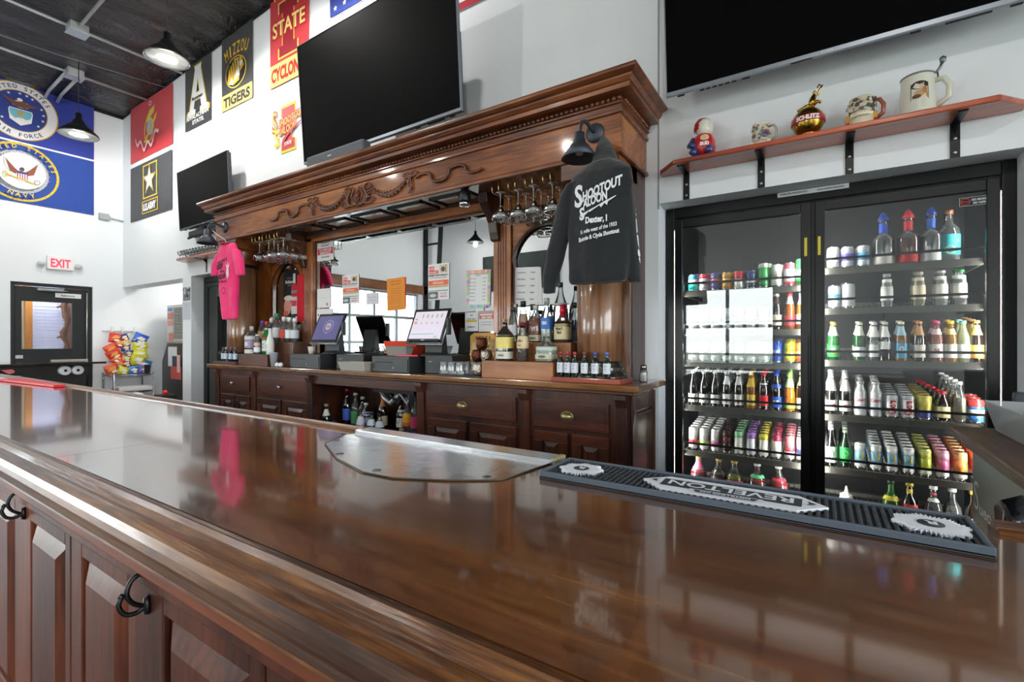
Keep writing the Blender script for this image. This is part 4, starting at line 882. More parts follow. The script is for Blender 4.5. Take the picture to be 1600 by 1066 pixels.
# red rubber mat at the far end and small things
B = MB(); B.prism([(-6.0, 1.05), (-4.83, 1.13), (-4.8, 1.19), (-5.95, 1.195)], XY(0, 0, zb), .001, .02, mat('d81e2e', .5, name='red_rubber')); tag(B.obj('bar_mat', bevel=.004), 'red rubber bar mat lying at the far left end of the bar', 'mat')
# ================================================================ drinks
def glow(c, r=.3): return mat(c, r, coat=.6)
LID = mat('b9bcbe', .22, .95, name='can_lid'); LIDD = mat('2b2c2e', .35, .4, name='black_can_lid')
def can_mesh(bands, r, h, lid=LID, tab='8a2030', text=None, tcol='c01824', vert=True):
    """bands: [(fraction of height from bottom, colour)...] top fraction 1"""
    B = MB(); z = 0; n = 18; last = 0
    B.lathe([(r*.72, 0), (r*.8, .002), (r, .01*h/.122)], LID, n=n)
    zz0 = .01*h/.122; zz1 = h*.9; prev = zz0
    for fr, c in bands:
        z1 = zz0+(zz1-zz0)*fr; B.lathe([(r, prev), (r, z1)], mat(c, .28, .15, coat=.4), n=n); prev = z1
    B.f = [f for f in B.f]
    top = bands[-1][1]
    B.lathe([(r, zz1), (r*.93, h*.945), (r*.80, h*.985)], mat(top, .28, .15, coat=.4), n=n)
    B.lathe([(r*.80, h*.985), (r*.83, h), (r*.76, h), (r*.74, h*.98), (0, h*.98)], lid, n=n)
    B.box(-r*.3, r*.3, -r*.45, r*.15, h*.982, h*.99, mat(tab, .4))
    if text:
        def fn(u, v, d): a = -pi/2+u/r; return ((r+.0004+d)*cos(a), (r+.0004+d)*sin(a), v)
        if vert: draw(B, [('t', text, 0, 0, h*.30, h*.62, tcol, .04)], lambda u, v, d: fn(-v+h*.13, u+h*.46, d), .0002)
        else: draw(B, [('t', text, 0, h*.5, h*.13, r*1.5, tcol, .04)], fn, .0002)
    # drop internal cap faces that would only cost render time
    return B
CACHE = {}
def can_obj(key, bands, r, h, **k):
    B = can_mesh(bands, r, h, **k); return B
LN = [(.026, 0), (.0305, .004), (.0305, .125), (.028, .145), (.018, .175), (.0135, .195), (.0125, .222), (.0138, .223), (.0138, .229)]
BROWN = mat('1c0d06', .08, coat=1, name='dark_brown_glass', spec=.8); DARK = mat('0b0b0b', .07, coat=1, name='black_glass', spec=.8); AMB = glass('e08a1e', .35, 1.2, name='amber_glass', edge=.5); GRN = glass('1c7a34', .45, 1.2, name='green_glass', edge=.6)
CLR = glass('f2f7f5', .06, 1.6, name='clear_glass', edge=.75)
def bottle(name, lab, cat, prof, glassm, cap=None, capz=None, caph=.012, labels=(), neck=None, liquid=None, group=None, sq=None, text=None, sc=1.0, caprs=1.12, n=20):
    """builds at the origin; prof body profile up to the mouth"""
    prof = [(r*sc, z*sc) for r, z in prof]; H = prof[-1][1]
    B = MB(); B.lathe(prof, glassm, n=n, sq=sq)
    if liquid:
        lz, lc = liquid; lp = [(max(0, r-.0025), z+.003) for r, z in prof if z <= lz*H]
        if len(lp) > 1:
            rr = lp[-1][0]; B.lathe([(0, lp[0][1])]+lp+[(rr, lz*H), (0, lz*H)], glass(lc, .75, .6, edge=.3, name='liquid') if isinstance(lc, str) else lc, n=n, sq=sq)
    o = B.obj(name, base=(0, 0, 0), flip=False); tag(o, lab, cat, group)
    if cap:
        r = prof[-1][0]*caprs; B = MB(); B.lathe([(r, H-caph), (r, H+.002), (r*.9, H+.004), (0, H+.004)], cap if not isinstance(cap, str) else mat(cap, .35, .2), n=14); c = B.obj('cap', o, base=(0, 0, 0), flip=False)
    def rad(z):
        for (ra, za), (rb, zb_) in zip(prof, prof[1:]):
            if za <= z <= zb_ and zb_ > za: return ra+(rb-ra)*(z-za)/(zb_-za)
        return prof[-1][0]
    for L in labels:
        z0, z1, c = L[:3]; z0 *= H; z1 *= H; B = MB(); zs_ = [z0+(z1-z0)*i/4 for i in range(5)]
        B.lathe([(rad(z)+.0006, z) for z in zs_], mat(c, .55), n=n, sq=sq)
        B.f = [f for f in B.f if len(f) <= 4]; k = len(B.f); B.m = B.m[:k]; B.s = B.s[:k]
        if len(L) > 3:
            r0 = rad((z0+z1)/2)
            def fn(u, v, d):
                a = -pi/2+u/r0; 
                if sq:
                    ca, sa = cos(a), sin(a); kk = 1/((abs(ca)**sq+abs(sa)**sq)**(1/sq)); q = (rad(v)+.0012+d)*kk
                    return (q*ca, q*sa, v)
                return ((rad(v)+.0012+d)*cos(a), (rad(v)+.0012+d)*sin(a), v)
            hh = z1-z0; e = []
            for it in L[3]:
                if it[0] == 't': e.append(('t', it[1], 0, z0+hh*it[2], hh*it[3], r0*it[4], it[5], .03))
                elif it[0] == 'r': e.append(('r', -r0*it[3], z0+hh*it[1], r0*it[3], z0+hh*it[2], it[4]))
                elif it[0] == 'o': e.append(('p', ell(0, z0+hh*it[1], r0*it[2], hh*it[3], 16), it[4]))
            draw(B, e, fn, .0003, .0003)
        B.obj('label', o, base=(0, 0, 0), flip=False)
    return o
def put(o, x, y, z, rz=0):
    o.location = (x, y, z); o.rotation_euler = (0, 0, rz); return o

# ================================================================ glass door coolers
FR = mat('08090a', .32, name='black_cooler_frame', spec=.4); SHF = mat('6c6a64', .5, .5, name='grey_shelf_rail'); WIRE = mat('1a1a1a', .4, .5)
INT = mat('1d1f22', .5, .2, name='cooler_interior', bump=.15, bs=60)
DG = glass('dfe6e6', .015, 1.45, .0, 'cooler_door_glass', .05)
LED = mat('fff6e8', .5, emit=16, name='led_strip')
def cooler(cx0, cx1, label, levels_l, levels_r, deep=1.05):
    t = thing('glass_door_cooler', label, 'cooler', ((cx0+cx1)/2, 3.5, 0)); yf = 3.36; xm = (cx0+cx1)/2; zt = 2.33; zb_ = .14
    B = MB(); B.box(cx0, cx0+.055, yf, yf+.12, 0, zt, FR); B.box(cx1-.055, cx1, yf, yf+.12, 0, zt, FR); B.box(cx0+.055, cx1-.055, yf, yf+.12, 2.26, zt, FR); B.box(cx0+.055, cx1-.055, yf, yf+.12, 0, zb_, FR); B.box(xm-.03, xm+.03, yf+.03, yf+.12, zb_, 2.26, FR)
    B.obj('door_frame', t, bevel=.004)
    B = MB(); B.box(cx0+.055, cx1-.055, yf+.02, yf+.11, 2.255, 2.262, mat('3a3d40', .3, .7)); B.obj('header_track', t)
    for a, b in ((cx0+.06, xm-.012), (xm+.012, cx1-.06)):
        B = MB(); w = .05; y = yf+.0
        B.box(a, a+w, y, y+.035, zb_+.01, 2.25, FR); B.box(b-w, b, y, y+.035, zb_+.01, 2.25, FR); B.box(a+w, b-w, y, y+.035, 2.19, 2.25, FR); B.box(a+w, b-w, y, y+.035, zb_+.01, .2, FR)
        d = B.obj('door', t, bevel=.004)
        B = MB(); B.box(a+w, b-w, y+.014, y+.018, .2, 2.19, DG); B.obj('pane', d)
        h = b-.035 if a < xm-.3 else a+.02
        B = MB(); hx = (b-.032) if a < xm-.3 else (a+.012); B.box(hx, hx+.02, y-.03, y-.018, .9, 1.45, FR); B.box(hx, hx+.02, y-.018, y, .9, .95, FR); B.box(hx, hx+.02, y-.018, y, 1.4, 1.45, FR); B.obj('handle', d)
        B = MB(); B.box(hx+.002, hx+.016, y-.003, y, 1.93, 2.04, mat('d8c43a', .5)); B.obj('sticker', d)
    # interior box
    Y1 = yf+deep; B = MB()
    B.box(cx0-.02, cx0+.0, yf+.12, Y1, 0, 2.5, INT); B.box(cx1, cx1+.02, yf+.12, Y1, 0, 2.5, INT); B.box(cx0, cx1, Y1, Y1+.03, 0, 2.5, INT); B.box(cx0, cx1, yf+.12, Y1, 2.45, 2.5, INT); B.box(cx0, cx1, yf+.12, Y1, 0, .12, mat('2c2d2f', .6))
    B.obj('interior_lining', t)
    for x in (cx0+.07, xm-.045, xm+.045, cx1-.07):
        B = MB(); B.box(x-.006, x+.006, yf+.095, yf+.105, .25, 2.2, LED); B.obj('light_strip', t)
        l = bpy.data.lights.new('cooler_light', 'AREA'); l.shape = 'RECTANGLE'; l.size = .03; l.size_y = 1.9; l.energy = 9; l.color = (1, .97, .92)
        lo = bpy.data.objects.new('cooler_light', l); COL.objects.link(lo); lo.location = (x, yf+.11, 1.25); lo.rotation_euler = (R(90), 0, R(22 if x < xm and x > cx0+.1 or x > cx1-.1 else -22))
    for a, b, lv in ((cx0+.10, xm-.06, levels_l), (xm+.06, cx1-.10, levels_r)):
        for z in lv:
            B = MB(); B.box(a, b, yf+.125, yf+.14, z-.034, z+.004, SHF)
            for i in range(24): u = a+(b-a)*i/23; B.prism([(yf+.14, z-.005), (yf+.72, z-.005+.13*.55), (yf+.72, z-.001+.13*.55), (yf+.14, z-.001)], lambda p_, q_, d_: (u+d_, p_, q_), -.0015, .0015, SHF)
            B.box(a, b, yf+.7, yf+.72, z+.045, z+.069, SHF); B.box(a-.01, a, yf+.13, yf+.72, z-.03, z, SHF); B.box(b, b+.01, yf+.13, yf+.72, z-.03, z, SHF)
            s_ = B.obj('shelf', t)
            B = MB(); B.box(a-.01, b+.01, yf+.110, yf+.118, z+.050, z+.0645, WIRE)
            for q in (a-.01, b+.006): B.box(q, q+.004, yf+.112, yf+.14, z-.03, z+.062, WIRE)
            B.obj('front_rail', s_)
    return t
LL = [1.765, 1.49, 1.275, .965, .65, .30]; LR = [1.86, 1.615, 1.30, .97, .65, .30]
cooler(-.905, .82, 'black framed two-door beer cooler set in the wall at the right', LL, LR)
cooler(-7.495, -5.955, 'black framed two-door cooler at the left, behind the pink t-shirt', [1.765, 1.49, 1.275, .965], [1.765, 1.49, 1.275, .965], .6)
B = MB(); B.box(-.62, -.15, 4.30, 4.40, 1.95, 2.05, BLKM); B.box(.35, .62, 3.98, 4.08, 1.55, 2.0, BLKM); B.tube([(.6, 4.0, 1.9), (.72, 3.98, 2.05)], .006, BLKM); B.tube([(.6, 4.0, 1.7), (.74, 3.98, 1.66)], .006, BLKM)
tag(B.obj('evaporator_unit'), 'dark fan unit with braces seen at the back of the beer cooler', 'fan unit')
# stickers
t = B = MB(); B.box(0-.225, .135, 3.352, 3.359, 2.302, 2.33, mat('d9dbde', .5)); draw(B, [('t', 'WIRELESS PASSWORD:', .085, .009, .012, .15, '33363a'), ('t', 'theoneoftwobuckle', .27, .009, .011, .13, '33363a')], XZ(-.225, 2.302, 3.3515)); tag(B.obj('sticker_strip', flip=False), 'white paper strip with small print on the cooler header', 'label')
B = MB(); B.box(.605, .735, 3.373, 3.3738, 2.12, 2.17, mat('1c1d20', .5)); draw(B, [('r', .002, .002, .128, .048, 'aeb6ba'), ('r', .005, .005, .125, .045, '1c1d20'), ('ring', .026, .025, .02, .018, .004, 'c0392b'), ('r', .012, .022, .042, .027, 'c0392b'), ('t', 'NO SMOKING', .085, .027, .011, .07, 'dfe3e6', .05), ('t', 'NO VAPING', .085, .010, .011, .06, 'dfe3e6', .05)], XZ(.605, 2.12, 3.3725)); tag(B.obj('sticker', flip=False), 'no smoking no vaping sticker on the right cooler door', 'sticker')

Y0 = 3.525; SL = .13
def can_row(x, z, n, bands, lab, r=.0325, h=.122, pitch=.068, dx=0, **k):
    B = can_mesh(bands, r, h, **k); o = B.obj('drink_can', base=(0, 0, 0), flip=False)
    g = 'cans: '+lab.split(',')[0].split(' in the ')[0]
    tag(o, lab, 'can', g if n > 1 else None); put(o, x, Y0+r, z)
    for i in range(1, n): dup(o, loc=(x+dx*i, Y0+r+pitch*i, z+SL*pitch*i), rot=(0, 0, random.uniform(-.5, .5)))
def bot_row(o, x, z, n, pitch=.066, dx=0, r=.031):
    put(o, x, Y0+r, z)
    if n > 1: o['group'] = 'bottles: '+o['label'][:60]
    for i in range(1, n): dup(o, loc=(x+dx*i, Y0+r+pitch*i, z+SL*pitch*i))
XLc = [-.766+.0743*i for i in range(10)]
row1 = [([(.5, '28b8b0'), (.75, 'e8eef0'), (1, '3a8fc0')], 'teal and white'), ([(.3, 'e9e3e6'), (.8, 'd8c0cc'), (1, 'e04a50')], 'pink and white'), ([(.5, '4a3a8a'), (.7, 'e05050'), (1, '4a5a9a')], 'purple and red'), ([(.4, 'c8902a'), (.7, 'e0c060'), (1, 'd09a30')], 'gold'), ([(.6, 'f0f0f0'), (1, 'd02838')], 'white with red top'), ([(.3, '2a3a5a'), (.5, 'e8e8ea'), (1, '1f3f7f')], 'navy blue')]
for i, (b, l) in enumerate(row1): can_row(XLc[i], 1.769, 5, b, l+' can in the top shelf row of the left cooler door')
row1b = [([(.25, '2f9a4a'), (.9, '3fae58'), (1, 'e6efe8')], 'tall green', .165), ([(.4, 'e9e9e4'), (.6, 'b8b4a0'), (1, 'e9e9e4')], 'tall pale silver', .15), ([(.15, 'd8304a'), (.8, 'f0eef0'), (1, 'd86070')], 'tall white with red trim', .155)]
for i, (b, l, h) in enumerate(row1b): can_row(XLc[6+i], 1.769, 5, b, l+' can in the top shelf row of the left cooler door', h=h)
can_row(XLc[9]-.01, 1.769, 5, [(.25, '2f9a4a'), (.5, 'f0f4f0'), (1, '3fae58')], 'tall green and white can at the mullion end of the top left shelf', h=.175, text='elb', tcol='ffffff', vert=False)
for i, c in enumerate(['e8eaee', 'dfe4ea', 'e6e6ea', 'dde6ee', 'eceef0', 'e2e6ea', 'e9e9ee']):
    nm = ['first', 'second', 'third', 'fourth', 'fifth', 'sixth', 'seventh'][i]
    can_row(XLc[i], 1.494, 2, [(.3, c), (.6, 'b8c8dc' if i % 2 else 'c8b8c4'), (1, c)], nm+' from left of the pale cans on the second left shelf', h=.15, r=.031)
    can_row(XLc[i], 1.279, 2, [(.3, c), (.55, '9ab0d8' if i % 2 == 0 else 'd8c8b8'), (1, c)], nm+' from left of the pale cans on the third left shelf', h=.13, r=.032)
B1 = bottle('beer_bottle', 'dark brown beer bottle with cream label on the second left shelf', 'bottle', LN, BROWN, cap='e8e0d0', labels=[(.12, .42, 'e6dcc0'), (.72, .92, '3a2a1a')]); bot_row(B1, XLc[7], 1.494, 2)
B1 = bottle('beer_bottle', 'amber beer bottle with round red label on the second left shelf', 'bottle', LN, glass('a85a20', .6, 1.2, name='brown_glass'), cap='c03030', labels=[(.12, .38, 'd03040'), (.72, .92, 'e8e8e8')]); bot_row(B1, XLc[8], 1.494, 2)
B1 = bottle('beer_bottle', 'amber beer bottle with white label and neck on the second left shelf', 'bottle', LN, glass('b06a30', .6, 1.2, name='brown_glass'), cap='e8e8e8', labels=[(.15, .42, 'e8e8e4'), (.70, .94, 'eeeeee')]); bot_row(B1, XLc[9]-.008, 1.494, 2)
can_row(XLc[7], 1.279, 4, [(.25, '1c4aa8'), (1, '1f56c0')], 'blue light beer can on the third left shelf', text='BUD LIGHT', tcol='ffffff', vert=False, h=.13)
can_row(XLc[8], 1.279, 4, [(.3, 'd8cc30'), (.6, 'e8e048'), (1, 'c8c828')], 'yellow green can on the third left shelf', h=.13)
can_row(XLc[9]-.008, 1.279, 4, [(.3, 'e0603a'), (.6, 'f0b090'), (1, 'e87a4a')], 'orange can on the third left shelf', h=.13)
bl = [('black bottle with white label, first in the left bottle shelf', DARK, 'c8c8c8', [(.08, .34, 'eceae4')], None), ('black bottle with white label, second in the left bottle shelf', DARK, 'c8c8c8', [(.08, .34, 'ecece8')], None), ('black bottle with grey white label, third in the left bottle shelf', DARK, 'c8c8c8', [(.08, .34, 'dcdcd8')], None),
      ('dark bottle with white shield label and red neck stripe, fourth in the left bottle shelf', DARK, 'e0e0e0', [(.08, .38, 'f0eeee', [('o', .4, .3, .2, 'c03040')]), (.66, .9, 'e8e8ea')], None), ('dark bottle with white shield label, fifth in the left bottle shelf', DARK, 'e0e0e0', [(.08, .38, 'f0eeee', [('o', .3, .25, .16, 'c03040')]), (.66, .9, 'e4e6ea')], None),
      ('amber bottle with round yellow label in the left bottle shelf', glass('b87820', .5, 1.2, name='brown_glass'), 'd0b040', [(.1, .4, 'e0b838', [('o', .5, .5, .3, 'f0e8d0')]), (.62, .86, 'e0b838')], None), ('bottle with red label and red cap in the left bottle shelf', DARK, 'e02030', [(.1, .4, 'd81e2e'), (.70, .74, 'e8e8e8')], None),
      ('blue labelled bottle with blue cap in the left bottle shelf', DARK, '2a50c0', [(.08, .38, '2450b8', [('t', 'BUD', .4, .3, 1.1, 'ffffff')]), (.62, .72, '2450b8')], None), ('golden bottle with green cap and clear neck in the left bottle shelf', AMB, '8ad060', [(.08, .22, '9acc5a'), (.66, .9, 'a8d890')], None), ('dark bottle with tan label beside the cooler mullion', BROWN, 'b89a70', [(.08, .36, 'd8c8a0'), (.68, .9, 'c8a878')], None)]
for i, (l, gm, cp, lb, q) in enumerate(bl):
    o = bottle('beer_bottle', l, 'bottle', LN, gm, cap=cp, labels=lb, sc=1.02 if i < 9 else 1.08); bot_row(o, XLc[i]-(.006 if i == 9 else 0), .969, 4)
sl = [([(.28, 'f0f0f0'), (.45, 'd83038'), (1, 'f0efee')], 'white can with red band, first'), ([(.25, 'f0f0f0'), (.42, 'a8d048'), (1, 'eef0ea')], 'white can with lime band, second'), ([(.25, 'f0f0f0'), (.4, 'd84890'), (1, 'f0ecee')], 'white can with magenta band, third'), ([(.45, '2a1a1c'), (.75, '7a2a2c'), (1, '3a1c20')], 'black and red can, fourth'),
      ([(.8, 'eef2ec'), (1, '9adba8')], 'white can with mint top, fifth'), ([(.8, 'eeeef2'), (1, 'a878d0')], 'white can with purple top, sixth'), ([(.8, 'f2f0e4'), (1, 'e0d840')], 'white can with yellow top, seventh'), ([(.8, 'f2eeee'), (1, 'b83858')], 'white can with crimson top, eighth'), ([(.35, 'f0d0d4'), (.5, 'e84858'), (1, 'f08890')], 'pink and red can, ninth'), ([(.3, 'f4f0f4'), (.5, '4858b8'), (1, 'f0e8f0')], 'white can with blue band, tenth')]
for i, (b, l) in enumerate(sl): can_row(XLc[i]-(.008 if i == 9 else 0), .654, 6 if i < 9 else 5, b, l+' row of the lower left can shelf', r=.0285, h=.156, pitch=.059, lid=LIDD if i == 3 else LID, tab='a02838' if i in (0, 2, 7) else '9a9c9e')
MIXP = [(.042, 0), (.048, .006), (.048, .145), (.043, .175), (.024, .205), (.0165, .225), (.0155, .262), (.0165, .275)]
def liq(c, d=.8): return glass(c, d, .9, name='syrup', edge=.35)
bt = [('red cocktail bottle with gold cap and pink neck band on the cooler floor', '8a1c22', 'c9a24a', [(.62, .9, 'e87a98'), (.2, .42, 'f4a0b0')], -.735), ('brown cocktail bottle with gold cap on the cooler floor', '38190f', 'c9a24a', [(.12, .3, 'd04038'), (.45, .52, 'd04038')], -.60),
      ('yellow-green cocktail bottle with gold cap on the cooler floor', '8a8c2a', 'c9a24a', [(.12, .3, 'd85038'), (.46, .54, 'd84848')], -.50), ('red bottle with green neck band on the cooler floor', 'a82a2a', 'd8d8d8', [(.66, .72, '58c080')], -.36), ('bright red bottle with red neck band on the cooler floor', 'b01c20', 'd8d8d8', [(.66, .71, 'e03048')], -.235)]
for l, c, cp, lb, x in bt:
    o = bottle('mixer_bottle', l, 'bottle', MIXP, CLR, cap=cp, caph=.03, labels=lb, liquid=(.62, c), sc=1.12); put(o, x, Y0+.06, .304)
# ---- right door
XRc = [.07+.0715*i for i in range(10)]
can_row(.062, 1.864, 3, [(.5, 'eceef0'), (1, 'f0f0ee')], 'white can at the mullion end of the top right shelf', h=.135)
can_row(.135, 1.864, 4, [(.3, 'c8cad0'), (.7, '6a58c8'), (1, 'c8ccd4')], 'silver and purple can on the top right shelf', h=.13)
can_row(.215, 1.864, 4, [(.3, 'd8e0e8'), (.7, '58a8d8'), (1, 'd0d8e0')], 'silver and light blue can on the top right shelf', h=.13)
VOD = [(.05, 0), (.054, .008), (.054, .145), (.05, .165), (.022, .185), (.019, .2), (.021, .262), (.023, .268)]
for x, l, lc, cp, nk in ((.31, 'large clear spirit bottle with blue top on the top right shelf', 'f0f2f2', '2a50b0', '2a58c8'), (.425, 'large spirit bottle of red liquor with red top on the top right shelf', 'b83038', 'd82838', 'd02838'), (.525, 'large clear spirit bottle with dark blue top, right of the red liquor', 'eef0f0', '1f3f98', '2458b8')):
    o = bottle('spirit_bottle', l, 'bottle', VOD, CLR, cap=cp, caph=.004, labels=[(.04, .2, 'e8e4dc' if lc[0] == 'f' else ('c01c24' if lc[0] == 'b' else 'e0e2e4')), (.72, .92, nk)], liquid=(.55, lc), sc=1.02)
    B = MB(); B.lathe([(.024, .272), (.028, .28), (.020, .295), (.010, .315), (.004, .32), (0, .32)], mat(cp, .4), n=14); B.obj('pourer', o, base=(0, 0, 0)); put(o, x, Y0+.055, 1.864)
o = bottle('spirit_bottle', 'clear tequila bottle with turquoise label and brown cork on the top right shelf', 'bottle', [(.046, 0), (.05, .006), (.05, .16), (.045, .185), (.02, .215), (.0165, .27), (.019, .285)], CLR, cap='8a5a38', caph=.02, labels=[(.12, .52, '38c0c8', [('o', .25, .5, .2, 'f0d898'), ('r', .6, .75, .8, 'e8f4f4')])], liquid=(.4, 'f0f2f2')); put(o, .60, Y0+.055, 1.864)
can_row(.07, 1.619, 3, [(.35, 'd8e4ec'), (.65, '58b0d8'), (1, 'dfe8ee')], 'white and sky blue can on the second right shelf', h=.14)
can_row(.14, 1.619, 4, [(1, 'c4c8cc')], 'plain silver can on the second right shelf', h=.15, r=.034)
WBOT = [(.024, 0), (.0275, .005), (.0275, .105), (.024, .13), (.015, .155), (.0135, .175), (.016, .182)]
for x, l, c, cp in ((.325, 'white milky bottle with silver cap on the second right shelf', 'f2f2ee', 'c8c8c8'), (.47, 'cream coloured bottle with clear neck on the second right shelf', 'f0e2c4', 'c0b8a8'), (.565, 'white bottle with clear neck and label on the second right shelf', 'f4f2ec', 'c8c8c8'), (.645, 'white bottle with green cap on the second right shelf', 'f2f0e6', '2a7a4a')):
    o = bottle('mixer_bottle', l, 'bottle', WBOT, CLR, cap=cp, labels=[(.2, .62, c)], liquid=(.85, mat(c, .5)), sc=1.05); bot_row(o, x, 1.619, 2 if x > .4 else 1, pitch=.075)
r3 = [('green beer bottle with red and green label on the third right shelf', GRN, 'c8a050', [(.08, .4, '2a9a48', [('o', .5, .6, .2, 'd02828'), ('t', 'X', .6, .2, .5, 'ffffff')]), (.66, .9, 'e8f0e8')], .065), ('green bottle with pale neck on the third right shelf', GRN, 'e0e8d0', [(.66, .92, 'e8f0d8'), (.1, .36, 'd8dce0')], .195), ('clear glass bottle with white label on the third right shelf', CLR, 'e8e8e0', [(.1, .42, 'e8eaea'), (.62, .9, 'f0f0e8')], .265),
      ('dark bottle with twin white labels on the third right shelf', BROWN, 'e8e8e0', [(.3, .5, 'f0f0ee'), (.62, .9, 'f0f0ee')], .315), ('bottle with blue and green landscape label on the third right shelf', glass('b07828', .5, 1.2, name='brown_glass'), 'e0e0d0', [(.08, .46, '58a8d0', [('r', .0, .3, .9, '68b048'), ('o', .6, .4, .2, 'f0f0f0')]), (.66, .9, 'a8d0e0')], .39),
      ('brown bottle with tan label and copper top on the third right shelf', BROWN, 'd89050', [(.1, .42, 'e0d8c8'), (.66, .9, 'c89868')], .47), ('bottle with pink cap and white label on the third right shelf', glass('c88070', .4, 1.2, name='rose_glass'), 'e85890', [(.1, .44, 'f0eae8', [('t', 'NA', .4, .3, .8, 'c03048')]), (.68, .82, 'e8d0d8')], .545),
      ('amber bottle with yellow cap on the third right shelf', glass('c08a30', .4, 1.2, name='brown_glass'), 'e8c838', [(.1, .44, 'f0ece0', [('r', .4, .55, .6, 'c08030')]), (.68, .82, 'e8d890')], .605), ('pale bottle with teal cap on the third right shelf', glass('c8d0a0', .35, 1.2, name='pale_glass'), '8ad0c0', [(.1, .44, 'eef0ea', [('r', .4, .5, .6, '70a080')])], .655), ('brown bottle with orange yellow label at the right end of the third shelf', BROWN, 'b08048', [(.1, .42, 'e8a838', [('o', .5, .5, .3, 'f0e0a0')]), (.66, .9, 'e0c060')], .71)]
for i, (l, gm, cp, lb, x) in enumerate(r3):
    o = bottle('beer_bottle', l, 'bottle', LN, gm, cap=cp, labels=lb, sc=.98); bot_row(o, x, 1.304, 2 if i != 9 else 4, dx=-.004)
for i, x in enumerate((.052, .125)):
    o = bottle('beer_bottle', ('dark beer bottle with red and white label beside the mullion, fourth right shelf', 'dark beer bottle with red and white label, second in the fourth right shelf')[i], 'bottle', LN, DARK, cap='d0d0d0', labels=[(.08, .36, 'f0eeea', [('t', 'Coors', .45, .32, 1.6, 'c01c2c')]), (.62, .92, 'efe8e8', [('r', .35, .6, .9, 'c03040')])]); bot_row(o, x, .974, 4)
ALB = [(.028, 0), (.031, .004), (.031, .12), (.028, .145), (.018, .168), (.016, .185), (.0175, .187), (.0175, .2)]
for i, x in enumerate((.198, .272)):
    o = bottle('aluminium_bottle', ('silver aluminium bottle with red script, left one of the pair', 'silver aluminium bottle with red script, right one of the pair')[i], 'bottle', ALB, mat('d9dadb', .3, .6, name='brushed_can'), cap='b0b2b4', labels=[(.05, .72, 'e2e4e8', [('t', 'Coors', .56, .16, 1.7, 'c01c2c'), ('o', .25, .5, .16, 'c4ccea')])]); bot_row(o, x, .974, 4)
for i, x in enumerate((.346, .42)): can_row(x, .974, 6, [(.9, 'e6e8ee'), (1, 'd0d2d6')], ('silver can with red vertical script, left row on the fourth right shelf', 'silver can with red vertical script, right row on the fourth right shelf')[i], text='Coors', r=.0325, h=.132)
can_row(.494, .974, 6, [(.3, '3a4a98'), (1, 'd8cc60')], 'yellow can with blue base on the fourth right shelf', h=.137)
o = bottle('beer_bottle', 'brown bottle with red cap and cream label on the fourth right shelf', 'bottle', [(.03, 0), (.034, .005), (.034, .08), (.03, .105), (.018, .13), (.0135, .15), (.015, .16)], BROWN, cap='d82030', labels=[(.12, .5, 'ece0a8', [('r', .5, .6, .4, 'c03038')])]); bot_row(o, .57, .974, 6, dx=-.012)
o = bottle('beer_bottle', 'clear glass bottle of pale drink on the fourth right shelf', 'bottle', LN, CLR, cap='d8d8d8', liquid=(.6, 'e8d8b0'), sc=.95); bot_row(o, .64, .974, 5, dx=-.008)
can_row(.71, .974, 3, [(.25, '2a70b8'), (.6, 'c8dcec'), (.75, '2a70b8'), (1, 'd83838')], 'blue and white can with red top at the right of the fourth shelf', h=.128)
o = bottle('beer_bottle', 'dark bottle with round white label beside the mullion, lower right shelf', 'bottle', LN, DARK, cap='c8c8c8', labels=[(.08, .5, 'ecece8', [('o', .55, .5, .3, '44484c')])]); bot_row(o, .052, .654, 5)
o = bottle('beer_bottle', 'green beer bottle with green label on the lower right shelf', 'bottle', LN, mat('0d2a14', .08, coat=1, name='dark_green_glass'), cap='8a9a8a', labels=[(.14, .55, '2aa04a', [('o', .6, .5, .2, '7ae088')])], sc=.95); bot_row(o, .125, .654, 5)
s5 = [('white can with yellow oval and blue field, front single of the lower right shelf', [(.3, 'f2f4f4'), (.75, '88c8e8'), (1, 'f2f4f4')], 1), ('white can with yellow oval and blue field, second row of the lower right shelf', [(.3, 'f2f4f4'), (.75, '88c8e8'), (1, 'f2f4f4')], 6), ('white can with yellow oval and blue field, third row of the lower right shelf', [(.3, 'f2f4f4'), (.75, '88c8e8'), (1, 'f2f4f4')], 6), ('white can with yellow oval and blue field, fourth row of the lower right shelf', [(.3, 'f2f4f4'), (.75, '88c8e8'), (1, 'f2f4f4')], 6),
      ('yellow green can on the lower right shelf', [(.2, 'e8ecd0'), (.7, 'c8d040'), (1, 'e0e070')], 6), ('pink can on the lower right shelf', [(.2, 'f0e0e8'), (.7, 'e06a98'), (1, 'f0a8c0')], 6), ('orange can on the lower right shelf', [(.25, 'f0e8e0'), (.7, 'f09848'), (1, 'f0b070')], 6), ('red can at the right end of the lower right shelf', [(.3, 'f0dcd8'), (.7, 'e04838'), (1, 'f07860')], 6)]
for i, (l, b, n) in enumerate(s5):
    x = .198+.0745*i; B = can_mesh(b, .0285, .156, tab='8a8c8e' if i < 4 else ('5aa048' if i == 4 else 'b03848'))
    if i < 4:
        fn = lambda u, v, d: ((.0289+d)*cos(-pi/2+u/.0285), (.0289+d)*sin(-pi/2+u/.0285), v)
        e = ell(0, .082, .02, .022, 18); draw(B, [('p', e, 'f2c828')], fn, .0004)
    o = B.obj('drink_can', base=(0, 0, 0), flip=False); tag(o, l, 'can', 'cans: '+l[:70] if n > 1 else None); put(o, x, Y0+.0285, .654)
    for k in range(1, n): dup(o, loc=(x+.0*k, Y0+.0285+.059*k, .654+SL*.059*k), rot=(0, 0, random.uniform(-.25, .25)))
